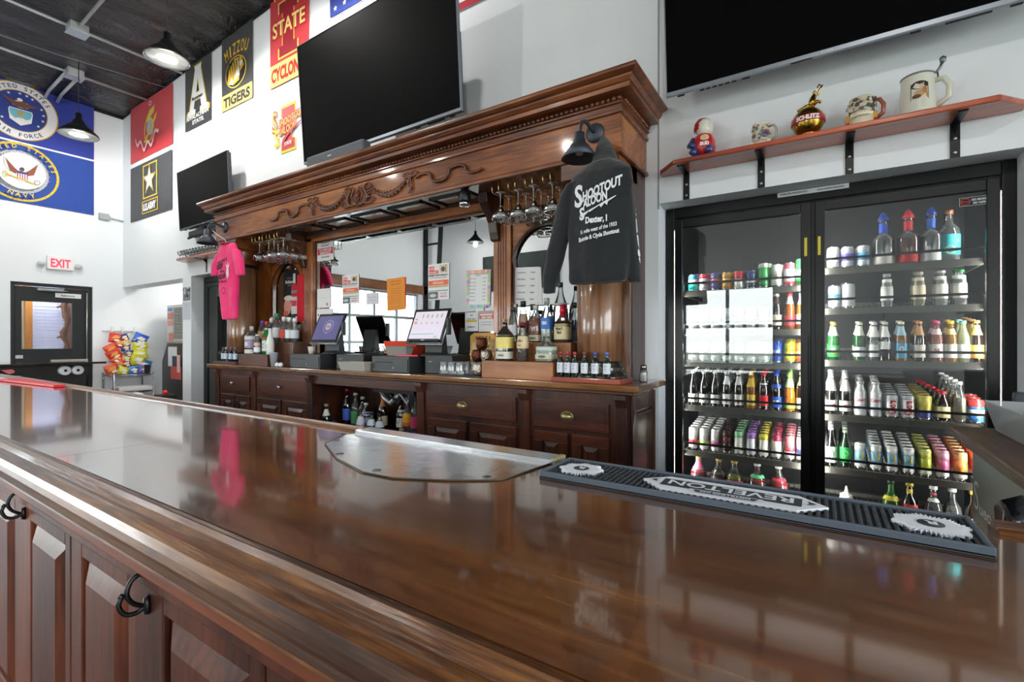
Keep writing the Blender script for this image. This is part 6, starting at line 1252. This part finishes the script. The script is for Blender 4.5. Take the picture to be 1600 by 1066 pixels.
B = MB(); B.lathe([(.0, .0), (.022, .004), (.027, .018), (.022, .032), (0, .037)], mat('b08a5c', .6), n=16); ck = B.obj('cork', bpy.data.objects['spirit_bottle.006'] if 'spirit_bottle.006' in bpy.data.objects else None, base=(0, 0, 0)) if 0 else None
sp('amber bourbon bottle with a banner label behind the slim bottle', RDp(.052, .255, .36), CLR, -1.68, 2.90, z2, cap='c8c8c0', caph=.03, labels=[(.04, .2, 'c8bea4', [('t', 'JEFFERSON', .3, .35, 1.0, '3a3026')])], liquid=(.66, 'a84a14'))
sp('wide bourbon bottle with dripping red wax neck and cream label', [(.048, 0), (.053, .006), (.053, .115), (.045, .14), (.024, .16), (.018, .18), (.018, .24), (.02, .25)], CLR, -1.462, 2.885, z2, sq=3.4, labels=[(.08, .5, 'e0d2a4', [('t', "Maker's", .6, .2, .9, '4a3a28'), ('t', 'Mark', .35, .22, .6, '4a3a28')])], liquid=(.55, '5a2414'), cap='c01c34', caph=.085)
sp('tall clear bottle with a square blue tag on the right stand', SQ(.045, .31, .34), CLR, -1.555, 2.985, z2-.0, cap='c0c2c0', caph=.035, sq=5, labels=[(.25, .5, '3f78c8', [('t', '1800', .4, .3, .9, 'f0f4fa')])], liquid=(.5, 'e8f0f0')) if 0 else sp('tall clear bottle with a square blue tag on the right stand', SQ(.036, .30, .34), CLR, -1.582, 2.88, z2, cap='c0c2c0', caph=.035, sq=5, labels=[(.3, .56, '3f78c8', [('t', '1800', .4, .3, .9, 'f0f4fa')])], liquid=(.5, 'e8f0f0'))
sp('tall clear decanter bottle with metal pourer at the back right', [(.05, 0), (.055, .006), (.055, .2), (.045, .25), (.022, .31), (.016, .34), (.016, .36)], CLR, -1.44, 3.04, zc+.001, cap='3a4a44', caph=.03, labels=[], sc=1.3) if 0 else sp('tall clear decanter bottle with metal pourer at the back right', [(.036, 0), (.038, .006), (.038, .13), (.032, .17), (.015, .22), (.0105, .245), (.0105, .275)], CLR, -1.525, 2.975, z2, cap='3a4a44', caph=.03, sc=1.5, labels=[(.62, .66, 'd8dcdc')])
sp('clear bottle with dark cap and red label at the back of the right stand', RDp(.036, .29), CLR, -1.785, 2.90, z2, cap='1f2422', caph=.04, labels=[(.36, .5, 'b83040')], liquid=(.7, 'c8a888'))
sp('clear bottle with grey stopper at the back of the right stand', RDp(.035, .25), CLR, -1.87, 2.90, z2, cap='3a3e40', caph=.03, labels=[(.2, .5, 'd8dce0')])
sp('pale bottle between the amber bourbon and the slim bottle, at the back', RDp(.033, .27), CLR, -1.745, 2.965, z2, cap='4a4e50', caph=.04, labels=[(.5, .7, 'd8cdb8')])
# left stand
sp('squarish clear gin bottle with lavender and white label, first on the left stand', SQ(.06, .29, .28), CLR, -5.09, 2.755, z1, sq=4, cap='c8c8c4', caph=.045, labels=[(.02, .16, 'e0ddd8'), (.22, .5, 'a89ab8', [('o', .5, .5, .3, 'e4e0ee')]), (.52, .66, 'd8d4dc')])
sp('bright green gin bottle with white label on the left stand', RDp(.048, .265, .22), glass('1f9a3c', .45, 1.2, name='green_glass'), -4.80, 2.755, z1, cap='d8d8d8', caph=.04, labels=[(.12, .52, 'd8e4e0', [('t', 'LONDON', .3, .15, .8, '58706a'), ('t', 'DRY GIN', .6, .15, .8, '58706a')]), (.60, .66, 'b82838')])
sp('opaque white rum bottle on the left stand', RDp(.04, .31, .5), mat('f0f0ec', .3, coat=.6), -4.64, 2.755, z1-.0, cap='3a3c3e', caph=.035, labels=[(.2, .36, 'e8ece8', [('o', .5, .3, .4, 'e8a850')])]) if 0 else sp('opaque white rum bottle on the left stand', RDp(.038, .30, .5), mat('f0f0ec', .3, coat=.6, name='white_bottle'), -4.71, 2.735, z1, cap='3a3c3e', caph=.035, labels=[(.2, .36, 'e8ece8', [('o', .5, .3, .4, 'e8a850')])])
lb_ = [(-5.13, 'purple capped bottle at the back of the left stand', '6a4ab8', CLR, .23, 'd8b070'), (-5.04, 'orange red topped bottle at the back of the left stand', 'd84a28', CLR, .22, 'e0d0c8'), (-4.95, 'round shouldered white labelled bottle at the back of the left stand', 'e8e8e8', CLR, .25, 'eceef0'), (-4.85, 'tall clear bottle with green spout at the back of the left stand', '3a9a6a', CLR, .30, 'e0e4e4'), (-4.72, 'clear bottle with red neck ring at the back of the left stand', 'e8e8ea', CLR, .26, 'd84a3a'), (-4.62, 'clear vodka bottle with white cap at the back of the left stand', 'eef0f2', CLR, .25, 'e4eef0'), (-4.53, 'slim clear bottle with white neck, last on the left stand', 'f0f0f0', CLR, .24, 'd8dce0')]
lb_ += [(-5.06, 'clear bottle with silver cap wedged at the back left of the left stand', 'c8c8cc', CLR, .27, 'dcd8e4'), (-4.98, 'ornate clear bottle with red flower cap at the left stand', 'c83a28', CLR, .24, 'e8c8b8'), (-4.80, 'round clear bottle with white stopper behind the green bottle', 'f0f0f0', CLR, .26, 'd8e4d8'), (-4.67, 'clear bottle with black cap at the rear of the left stand', '2a2a2c', CLR, .28, 'e4e4e4')]
for x, l, cp, gm, h, lc in lb_: sp(l, RDp(.042, h), gm, x, 2.89 if lb_.index((x, l, cp, gm, h, lc)) < 7 else 2.965, z2, cap=cp, caph=.045, labels=[(.15, .5, lc)])
sp('small clear bottle in front row between the lavender and green bottles', RDp(.034, .2), CLR, -4.945, 2.735, z1, cap='f0f0f0', labels=[(.1, .35, 'e8ecf0'), (.45, .6, 'e8b8a8')])
# miniature wine bottles
MP = [(.0215, 0), (.0225, .003), (.0225, .088), (.018, .105), (.0095, .122), (.009, .15), (.0105, .152)]
tr = MB(); tr.box(-1.42, -.97, 2.64, 2.86, zc, zc+.03, wood('5a2014', '8a3420', 'a04a30', 'x', .35, .5, 6, 70)); tag(tr.obj('wooden_tray', bevel=.004), 'flat reddish wooden tray under the row of miniature bottles', 'tray')
mc = [(-1.385, 'a83038', 'leftmost red capped miniature wine bottle on the tray'), (-1.335, 'a83038', 'second red capped miniature wine bottle on the tray'), (-1.285, 'b03840', 'third red capped miniature wine bottle on the tray'), (-1.22, '7a3a3a', 'dull maroon capped miniature wine bottle on the tray'), (-1.15, '3a4a98', 'dark blue capped miniature wine bottle on the tray'), (-1.075, '4a6aa8', 'lighter blue capped miniature wine bottle, rightmost on the tray')]
for x, c_, l in mc: put(bottle('miniature_bottle', l, 'bottle', MP, mat('10201a', .08, coat=1, name='dark_green_glass'), cap=c_, caph=.02, labels=[(.17, .58, 'd4d8e0', [('t', 'SUTTER', .7, .12, .7, '8a90a0'), ('t', 'home', .4, .12, .5, '8a90a0')])]), x, 2.70, zc+.031)
tr = MB(); tr.box(-5.72, -5.24, 2.66, 2.73, zc, zc+.03, WBD); tag(tr.obj('wooden_tray', bevel=.003), 'flat dark tray under the miniature bottles at the left', 'tray')
for i, (x, c_, l) in enumerate([(-5.56, '8a5a48', 'brown capped miniature bottle on the left tray'), (-5.50, 'b8a898', 'pale capped miniature bottle on the left tray'), (-5.40, '6a7a98', 'blue grey capped miniature bottle on the left tray'), (-5.31, '8a6a78', 'mauve capped miniature bottle on the left tray')]):
    put(bottle('miniature_bottle', l, 'bottle', MP, mat('101c30' if i else '18201a', .08, coat=1, name='dark_green_glass'), cap=c_, caph=.02, labels=[(.17, .58, 'c4d0e0')]), x, 2.695, zc+.031)
# salt shaker
o = bottle('salt_shaker', 'glass salt shaker with chrome top at the right end of the counter', 'shaker', [(.02, 0), (.023, .003), (.021, .06), (.017, .075)], CLR, cap=mat('8a8478', .25, .9), caph=.0, liquid=(.72, mat('f0f0f0', .9)), sq=4); B = MB(); B.lathe([(.019, .074), (.02, .098), (.014, .106), (0, .108)], mat('8f887c', .25, .9), n=16); B.obj('shaker_top', o, base=(0, 0, 0)); put(o, -.925, 2.93, zc+.001)
# upside-down tumblers on a dark mat
B = MB(); B.box(-2.40, -1.995, 2.66, 2.84, zc, zc+.008, RB); tag(B.obj('drip_mat'), 'dark ribbed drip mat under the upturned tumblers', 'mat')
TG = glass('f4f8f8', .2, 2.6, name='cut_glass', edge=.35)
B = MB(); B.lathe([(.036, 0), (.037, .005), (.033, .05), (.03, .088), (.028, .092), (0, .092)], TG, n=16); g = B.obj('tumbler', base=(0, 0, 0), flip=False); tag(g, '', 'glass', 'upturned tumblers'); k = 0
rows = ['front', 'middle', 'back']; cols = ['left', 'second', 'third', 'right']
for j in range(2):
    for i in range(4):
        if i == 3 and j == 0: continue
        l = f'upturned cut glass tumbler, {cols[i]} in the {rows[j]} row on the drip mat'; p = (-2.355+.076*i, 2.705+.078*j, zc+.009)
        if k == 0: put(g, *p); g['label'] = l
        else: dup(g, loc=p, label=l)
        k += 1
# hammered mugs
CP = mat('6a3a2c', .28, .9, bump=.7, bs=90, name='hammered_copper'); CS = mat('b8ada2', .22, .95, bump=.7, bs=90, name='hammered_silver')
def hmug(x, y, z, m, lab, a=0):
    t = thing('hammered_mug', lab, 'mug', (x, y, z)); r = .042
    B = MB(); B.lathe([(r*.7, 0), (r*.95, .012), (r*1.08, .045), (r*1.0, .075), (r*.88, .09), (r*.84, .09), (r*.9, .07), (0, .065)], m, c=(x, y, z), n=24); B.obj('body', t, flip=False)
    B = MB(); ca, sa = cos(a), sin(a); B.tube([(x+ca*u, y+sa*u, z+w) for u, w in ((r*.95, .075), (r*1.5, .078), (r*1.7, .05), (r*1.4, .02), (r*.95, .018))], .0045, mat('c8a878', .25, .9), 8); B.obj('handle', t)
hmug(-2.05, 2.72, zc+.009, CS, 'silver hammered mug on the counter below the copper mugs', 0)
hmug(-2.215, 2.93, 1.263, CP, 'brown hammered copper mug, lower left of the stacked mugs', pi)
hmug(-2.115, 2.905, 1.263, CS, 'silver hammered mug stacked beside the copper mug', 0)
hmug(-2.16, 2.91, 1.354, CP, 'dark hammered copper mug at the top of the stacked mugs', 0)
B = MB(); B.box(-2.27, -2.06, 2.85, 2.99, zc, 1.262, mat('2a2624', .6)); tag(B.obj('mug_riser'), 'dark riser block carrying the hammered mugs', 'stand')
# cup stack and crumpled napkin at the left
B = MB(); B.lathe([(.026, 0), (.04, .135), (.042, .14), (.038, .14), (.02, .01)], glass('e8f0f8', .45, 1, name='clear_plastic'), c=(-4.55, 2.68, zc+.001), n=20); tag(B.obj('plastic_cup'), 'stack of clear plastic cups at the right end of the left bottle stand', 'cup')
B = MB(); rn = random.Random(5)
for i in range(3): B.lathe([(0, 0), (.02, .006), (.024, .02), (.012, .04), (0, .042)], mat('eceef0', .8, bump=.8, bs=60), c=(-4.475+.028*i, 2.67+.02*(i % 2), zc+.001), n=9)
tag(B.obj('crumpled_napkin'), 'crumpled white napkin beside the left cash drawer', 'napkin')
# bottles in the dark bay under the counter
ub = [(-4.04, 2.78, .53, .19, 'thin bottle with white label at the left of the under-counter bay', DARK, 'c8c8c8', [(.02, .25, 'd8e4ec')]), (-3.86, 2.78, .53, .30, 'dark bottle with white neck label and white label, front of the under-counter bay', mat('102016', .1, coat=1), 'a89878', [(.1, .26, 'e0e0e0'), (.66, .86, 'e8e4e0')]), (-3.93, 2.82, .53, .17, 'short bottle with lime green label in the under-counter bay', DARK, '303030', [(.3, .85, 'c8d828')]),
      (-3.78, 2.95, .60, .36, 'tall bottle with red cap and blue label in the under-counter bay', DARK, 'a82838', [(.2, .5, '4a70d0')]), (-3.74, 2.78, .53, .15, 'bright blue low bottle in the under-counter bay', mat('1a40c8', .15, coat=1), '202020', []), (-3.66, 2.95, .60, .33, 'bottle with green label and clear neck in the under-counter bay', CLR, 'd0d0d0', [(.15, .5, '58a068')]), (-3.56, 2.95, .60, .30, 'dark square bottle with silver neck in the under-counter bay', DARK, 'b8b8b8', []),
      (-3.49, 2.93, .60, .25, 'dark bottle with pale lilac label in the under-counter bay', DARK, 'e8e8e8', [(.25, .7, 'b8b8e0')]), (-3.38, 2.78, .53, .29, 'bottle with white upper label, left one of the pair in the bay', CLR, '303030', [(.5, .8, 'd8d8e8'), (.05, .2, '1a1a28')]), (-3.37, 3.02, .60, .33, 'bottle with bronze cap at the back of the bay', AMB, 'c8a070', [(.3, .5, 'c8a878')]), (-3.29, 2.95, .60, .34, 'brown bottle with orange neck in the bay', BROWN, 'd88840', [(.70, .95, 'd89050'), (.2, .45, 'd0c0a8')]),
      (-3.24, 2.78, .53, .28, 'clear bottle with white upper label in the bay, right of the pair', CLR, '303030', [(.6, .78, 'd8e0ec'), (.15, .3, '1a1a28')]), (-3.14, 2.78, .53, .27, 'clear bottle with plain white label in the middle of the bay', CLR, '202020', [(.6, .78, 'd0d8e4'), (.15, .28, '1a1a28')]), (-3.06, 2.95, .60, .30, 'black and white patterned bottle in the bay', DARK, '903040', [(.25, .75, 'e4e4e4', [('o', .5, .5, .3, '202020'), ('o', .7, .3, .15, '202020')])]), (-2.95, 2.92, .60, .33, 'bottle with yellow and orange label in the bay', CLR, 'c8d0d0', [(.4, .62, 'e8b020'), (.30, .40, 'e07028')]),
      (-2.86, 2.92, .60, .37, 'clear bottle with tall dark stopper and magenta label in the bay', CLR, '3a4058', [(.25, .5, 'c84070')]), (-2.77, 2.95, .60, .36, 'bottle with blue and white picture label at the right of the bay', CLR, 'e8e8e8', [(.22, .5, 'd8dce4', [('o', .5, .5, .3, '3a3a60')]), (.5, .62, '4848a8')]), (-2.88, 2.78, .53, .17, 'short bottle with pale yellow label in the bay', CLR, 'a09070', [(.3, .6, 'd8d890')])]
for x, y, z, h, l, gm, cp, lb in ub: sp(l, RDp(.042 if h > .22 else .036, h), gm, x, y, z+.001, cap=cp, caph=.02, labels=lb)
B = MB()
for k in range(3): B.tube([(-3.15+.1*k, 2.80, 1.0), (-3.1+.1*k, 2.80, .93+.02*k), (-3.03+.1*k, 2.80, .90), (-2.95+.06*k, 2.82, .98)], .02-.004*k, mat('a8acb0' if k != 1 else '1c1c1e', .25, .6, name='bar_hose'), 8)
B.box(-3.2, -2.72, 2.76, 2.84, .99, 1.029, BLKM); tag(B.obj('soda_gun'), 'chrome and black soda gun hoses hanging under the counter', 'soda gun')

# ================================================================ brass glass racks with hanging stemware
BRS = mat('c8b478', .2, 1, name='brass_wire')
def rack(x0, n, lab, dx):
    t = thing('glass_rack', lab, 'glass rack', (x0, 2.85, 2.53))
    for i in range(n):
        for s in (0, 1):
            x = x0+dx*i+.055*s
            B = MB(); B.tube([(x, 2.72, 2.535), (x, 2.72, 2.465), (x, 2.735, 2.455), (x, 3.02, 2.455), (x, 3.03, 2.465), (x, 3.03, 2.535)], .0035, BRS, 6); B.obj('rail', t)
rack(-1.93, 4, 'brass wire glass rack under the right canopy', .135); rack(-5.02, 4, 'brass wire glass rack under the left canopy', .135)
MG = [(.036, .0), (.036, -.003), (.008, -.008), (.004, -.02), (.004, -.085), (.010, -.095), (.024, -.112), (.027, -.128), (.050, -.140), (.061, -.162), (.060, -.195), (.058, -.195), (.058, -.164), (.02, -.135), (0, -.133)]
HG = glass('fcfeff', .22, 3.0, name='stemware_glass', edge=.12)
B = MB(); B.lathe(MG, HG, n=24); mg = B.obj('margarita_glass', base=(0, 0, 0), flip=False); tag(mg, '', 'glass'); k = 0
for side, X0 in (('right', -1.93), ('left', -5.02)):
    for i in range(4):
        for j in range(3):
            if side == 'right' and i == 0 and j == 2: continue
            l = f"upside-down margarita glass, {['first', 'second', 'third', 'fourth'][i]} rail and {['front', 'middle', 'rear'][j]} place of the {side} rack"; p = (X0+.0275+.135*i, 2.785+.105*j+.02*(i % 2), 2.468)
            if k == 0: put(mg, *p); mg['label'] = l
            else: dup(mg, loc=p, label=l)
            k += 1

# ================================================================ far left: service counter, snacks, machine, pier papers
t = thing('service_counter', 'black counter with a thin dark top along the left wall below the glazed door', 'counter', (-9.4, 1.7, 0))
B = MB(); B.box(-9.93, -9.08, -.6, 2.72, 1.08, 1.11, mat('211a16', .15, coat=.8, name='dark_varnished_top')); B.obj('top', t, bevel=.005)
B = MB(); B.prism([(-.5, 0), (2.35, 0), (2.6, 1.08), (-.5, 1.08)], lambda u, v, d: (-9.3+d, u, v), -.6, 0, mat('1b1715', .5, name='black_counter_panel')); B.obj('body', t)
B = MB(); B.box(-9.3, -9.12, -.5, 2.5, .0, .62, mat('131315', .5)); B.obj('shelf_front', t)
B = MB(); B.lathe([(.02, 0), (.062, 0), (.066, .004), (.066, .1), (.062, .104), (.02, .104)], mat('e8ecef', .9, name='toilet_paper'), n=28, M=Matrix.Rotation(R(90), 3, 'Y')); r_ = B.obj('paper_roll', base=(0, 0, 0)); tag(r_, 'white paper roll hanging under the left counter, left one of the pair', 'paper roll'); put(r_, -9.295, 2.28, .99)
B = MB(); B.lathe([(0, .1045), (.019, .1045)], BLKM, n=16, M=Matrix.Rotation(R(90), 3, 'Y')); B.obj('core', r_, base=(0, 0, 0), flip=False)
dup(r_, loc=(-9.295, 2.42, .99), label='white paper roll hanging under the left counter, right one of the pair')
B = MB(); B.lathe([(.03, 0), (.03, .05), (.012, .06), (.01, .08), (.016, .082), (.016, .09), (0, .09)], mat('9aa2b8', .3), c=(-9.2, 2.05, .621), n=14); tag(B.obj('spray_bottle'), 'small grey bottle standing before the left counter', 'bottle')
B = MB(); B.tube([(-9.2, 1.78, .62), (-9.2, 1.78, .92), (-9.15, 1.8, .96), (-9.1, 1.81, .93)], .012, mat('c8ccd0', .15, 1), 8); tag(B.obj('faucet'), 'small chrome faucet before the left counter', 'faucet')
B = MB(); rn = random.Random(3); v = []; f = []
for i in range(9):
    for j in range(6): v.append((-8.9+.02*j, 1.42+.035*i, 1.0+.06*sin(i*1.1+j*.8)*.5+.02))
for i in range(8):
    for j in range(5): a = i*6+j; f.append((a, a+1, a+7, a+6))
B.add(v, f, mat('b05a60', .9, var=.6, bs=40, name='check_cloth'), True); B.box(-8.95, -8.75, 1.4, 1.75, 0, .96, BLKM); tag(B.obj('bar_towel'), 'crumpled red and white checked bar towel behind the bar end', 'towel')
t = thing('wire_shelf', 'low chrome wire shelf unit under the hanging snack bags', 'shelf', (-9.65, 3.25, 0))
for x in (-9.9, -9.45):
    for y in (2.92, 3.46): B = MB(); B.tube([(x, y, 0), (x, y, .9)], .012, mat('b8bcc0', .2, 1), 8); B.obj('post', t)
for z in (.86, .58, .25):
    B = MB(); 
    for y in (2.92, 3.46): B.tube([(-9.9, y, z), (-9.45, y, z)], .008, mat('b8bcc0', .2, 1), 6)
    for x in (-9.9, -9.45): B.tube([(x, 2.92, z), (x, 3.46, z)], .008, mat('b8bcc0', .2, 1), 6)
    for i in range(14): B.tube([(-9.9+.033*i+.01, 2.92, z), (-9.9+.033*i+.01, 3.46, z)], .003, mat('b8bcc0', .2, 1), 4)
    B.obj('wire_tier', t)
B = MB(); B.box(-9.8, -9.5, 3.0, 3.5, .592, .67, mat('f0f0f2', .8)); tag(B.obj('paper_stack', bevel=.02), 'white wrapped paper stack on the middle wire tier', 'paper')
B = MB(); B.box(-9.8, -9.5, 3.1, 3.5, .262, .36, mat('c8a070', .8)); tag(B.obj('cardboard_box'), 'low tan cardboard box on the bottom wire tier', 'box')
def bag(y, z, col, c2, lab, s=1.0, x=-9.80, grp=None):
    B = MB(); k_ = random.uniform(.9, 1.15); w, h = .085*s*k_, .078*s*k_; n = 8; v = []; f = []
    for i in range(n+1):
        for j in range(n+1):
            a, b = i/n*2-1, j/n*2-1; th = .028*(1-a*a)**.5*(1-b**4)
            v.append((x+.03+th, y+a*w, z+b*h))
    m = len(v)
    for i in range(n+1):
        for j in range(n+1):
            a, b = i/n*2-1, j/n*2-1; th = .028*(1-a*a)**.5*(1-b**4); v.append((x+.03-th-.001, y+a*w, z+b*h))
    for i in range(n):
        for j in range(n): q = i*(n+1)+j; f += [(q, q+1, q+n+2, q+n+1), (m+q, m+q+n+1, m+q+n+2, m+q+1)]
    B.add(v, f, mat(col, .3, .1, coat=.5, bump=.6, bs=40), True)
    draw(B, [('p', [(-w*.7, -h*.1), (-w*.2, h*.5), (w*.65, h*.35), (w*.4, -h*.2)], c2), ('p', ell(w*.15, -h*.45, w*.45, h*.22, 10), 'f4e8d8'), ('r', -w*.95, h*.86, w*.95, h*.98, col)], lambda u, v_, d: (x+.06+d, y+u, z+v_), .001)
    o = B.obj('snack_bag', flip=False); o.rotation_euler = (random.uniform(-.6, .6), random.uniform(-.1, .15), 0); return tag(o, lab, 'snack')
t = thing('strip_hanger', 'wall rail with three clip strips holding snack bags', 'hanger', (XL, 3.2, 1.6))
B = MB(); B.box(XL, XL+.02, 2.92, 3.36, 1.58, 1.60, mat('d8d8d8', .4)); B.obj('rail', t)
for y in (3.05, 3.19, 3.36): B = MB(); B.box(XL+.02, XL+.06, y-.02, y+.02, 1.56, 1.66, mat('e8e8e8', .4)); B.box(XL+.09, XL+.095, y-.01, y+.01, .95, 1.58, mat('c0c0c0', .4)); B.box(XL+.06, XL+.095, y-.01, y+.01, 1.57, 1.58, mat('c0c0c0', .4)); B.obj('clip_strip', t)
pos = ['top', 'second', 'third', 'fourth', 'fifth', 'sixth', 'bottom']
for i in range(7): bag(3.05+.02*((i % 2)*2-1), 1.47-.085*i, ['d83a28', 'c82a24', 'e05030', 'd83a28', 'e0482c', 'd03028', 'e8683c'][i], 'f0a048', f'red and orange snack bag, {pos[i]} on the left clip strip', 1.0)
for i in range(7): bag(3.19+.012*((i % 2)*2-1), 1.48-.088*i, ['3a3a78', 'e0b060', '2c2c60', '34346c', 'c8a050', '2f2f70', 'c84048'][i], 'e8d8b0', f'navy and tan snack bag, {pos[i]} on the middle clip strip', .7)
for i in range(6): bag(3.37+.03*((i % 2)*2-1), 1.46-.09*i, ['2a60c8', 'd8d020', 'c8c818', 'd8d828', 'd0c820', '3a80c8'][i], 'f0f0e8', f"{['blue', 'yellow', 'yellow', 'yellow', 'yellow', 'blue'][i]} snack bag, {pos[i]} on the right clip strip", 1.1)
for i, (y, c_, l) in enumerate([(3.10, 'd0d830', 'lime green snack bag lying on the wire shelf top'), (3.26, '2a70c0', 'blue snack bag lying on the wire shelf top'), (3.40, '6a58a8', 'purple packet lying on the wire shelf top')]): 
    o = bag(y, .93, c_, 'f0f0e8', l, .9, x=-9.72)
B = MB(); B.box(-9.6, -9.56, 3.38, 3.45, .87, 1.02, BLKM); tag(B.obj('card_terminal'), 'small black card terminal on the wire shelf', 'terminal')
t = thing('ticket_machine', 'tall dark vending cabinet with louvred grille and posters, in the side passage', 'machine', (-9.4, 3.95, 0))
B = MB(); B.box(-9.72, -8.95, 3.76, 4.3, 1.40, 2.05, mat('d0cec8', .4, .1)); B.obj('upper_cabinet', t, bevel=.01)
B = MB(); B.prism([(-9.88, 0), (-8.9, 0), (-8.9, 1.38), (-9.68, 1.38), (-9.88, 1.06)], lambda u, v, d: (u, 3.75+d, v), 0, .56, mat('1c1010', .3, coat=.5, name='dark_red_cabinet')); B.obj('lower_cabinet', t)
B = MB(); B.box(-9.42, -9.0, 3.752, 3.76, 1.45, 2.01, mat('e0ddd4', .5))
for i in range(21): B.box(-9.41, -9.01, 3.744, 3.752, 1.46+.026*i, 1.472+.026*i, BLKM)
B.obj('louvre_grille', t)
B = MB(); draw(B, [('r', .02, .52, .2, .58, '5a90c8'), ('r', .02, .38, .24, .50, 'd88a80'), ('r', .02, .27, .24, .36, 'e0a098'), ('r', .02, .16, .24, .25, 'd8d8d8'), ('r', .06, .0, .24, .14, 'e08a80')], XZ(-9.70, 1.42, 3.758)); draw(B, [('r', .0, .0, .34, .34, 'dfe3e8'), ('r', .16, -.02, .40, .18, '3a4450'), ('r', .10, -.22, .5, .0, 'c85a50'), ('r', .34, -.1, .46, .2, 'e8b8b8')], XZ(-9.64, .98, 3.748)); B.obj('posters', t, flip=False)
B = MB(); B.lathe([(.03, 0), (.03, .05), (.02, .07), (0, .075)], mat('e02818', .4), c=(-8.6, 3.3, .58), n=14); B.box(-8.75, -8.45, 3.2, 3.4, 0, .58, BLKM); tag(B.obj('red_button_post'), 'small red knob on a dark stand before the passage machine', 'knob')
B = MB(); B.box(-8.9, -8.65, 2.9, 3.05, 0, .62, mat('e8eaec', .6)); tag(B.obj('white_bin'), 'small white bin behind the bar near the passage', 'bin')
B = MB(); B.prism([(0, 0), (.22, 0), (.22, .19), (0, .19)], XZ(-7.74, 2.0, YW-.002), 0, .003, mat('8a8e94', .6)); draw(B, patches(.08, .2, .1, .9, ['4a5058', 'c8ccd0', '6a5a50', 'e0e0e0'], 24, .02), XZ(-7.63, 2.0, YW-.002), .004); tag(B.obj('photo', flip=False), 'dark framed-less group photo pinned to the pier by the passage', 'photo')
B = MB(); B.prism([(0, 0), (.24, .0), (.24, .25), (0, .25)], XZ(-7.76, 1.73, YW-.002), 0, .003, mat('ccd2da', .7)); draw(B, [('t', 'notice', .12, .2, .015, .08, '9a9ca0')]+[('r', .05, .03+.02*i, .19, .034+.02*i, 'c8cacc') for i in range(8)], XZ(-7.76, 1.73, YW-.002), .004); tag(B.obj('paper_notice', flip=False), 'white typed notice pinned to the pier below the photo', 'poster')

# ================================================================ right corner: side cabinet, bin, trash can
t = thing('side_cabinet', 'dark cabinet with moulded wooden top at the right edge, white script on its side', 'cabinet', (1.3, 2.2, 0))
B = MB(); B.box(.50, 2.4, 1.78, 2.56, 0, 1.0, mat('1a1b1e', .3, .6, name='dark_brushed_steel')); B.obj('body', t)
WKT = wood('1c120c', '3e281c', '644634', 'y', .5, .05, 7, 80, .1, name='dark_moulded_top', spec=.2)
B = MB(); B.box(.44, 2.45, 1.72, 2.62, 1.055, 1.075, WKT); B.box(.455, 2.45, 1.735, 2.605, 1.03, 1.055, WKT); B.box(.475, 2.45, 1.75, 2.59, 1.0, 1.03, WKT); B.obj('moulded_top', t, bevel=.008, seg=3)
B = MB(); draw(B, [('t', 'S', .03, 0, .115, .06, 'c4c6ca', -.004), ('t', 'ueos', .17, 0, .045, .19, 'c4c6ca', .02)], lambda u, v, d: (.4995-d, 2.53-u, .775+v), .001); B.obj('lettering', t, flip=False)
o = tub('storage_bin', 'clear plastic storage bin on the dark cabinet at the right edge', 'bin', .53, 1.1, 1.95, 2.56, 1.076, 1.19, glass('e8ecec', .3, .7, .15, name='frosted_plastic', edge=.2), .03)
B = MB(); B.box(.60, 1.03, 2.06, 2.46, 1.12, 1.16, mat('8f98a8', .6)); tag(B.obj('folded_towel', bevel=.012), 'grey blue folded towel inside the storage bin', 'towel')
B = MB(); B.box(.62, 1.2, 2.575, 2.61, 1.076, 1.225, mat('2b3038', .4)); tag(B.obj('bin_lid', bevel=.01), 'dark grey lid propped behind the storage bin', 'lid')
t = thing('trash_can', 'trash can with a black plastic liner behind the bar at the right', 'trash can', (.62, 1.54, 0))
B = MB(); B.lathe([(.13, 0), (.16, .05), (.19, .95), (.185, .95), (.15, .06), (0, .05)], mat('3a3c3e', .6), c=(.56, 1.52, 0), n=28); B.obj('can_body', t, flip=False)
B = MB(); n = 40; v = []; f = []
for j, (r, z) in enumerate([(.16, .8), (.188, .96), (.205, 1.03), (.215, 1.01), (.215, .9), (.21, .78)]):
    for i in range(n): a = 2*pi*i/n; q = r+.010*sin(9*a+j)+.007*sin(17*a); v.append((.56+q*cos(a), 1.52+q*sin(a)*.92, z+.016*sin(5*a+1)+.012*sin(11*a)))
for j in range(5):
    for i in range(n): f.append((j*n+i, j*n+(i+1) % n, (j+1)*n+(i+1) % n, (j+1)*n+i))
B.add(v, f, mat('0d0e10', .25, coat=.4, bump=.6, bs=30, name='black_bin_liner'), True); B.obj('liner', t, flip=False)
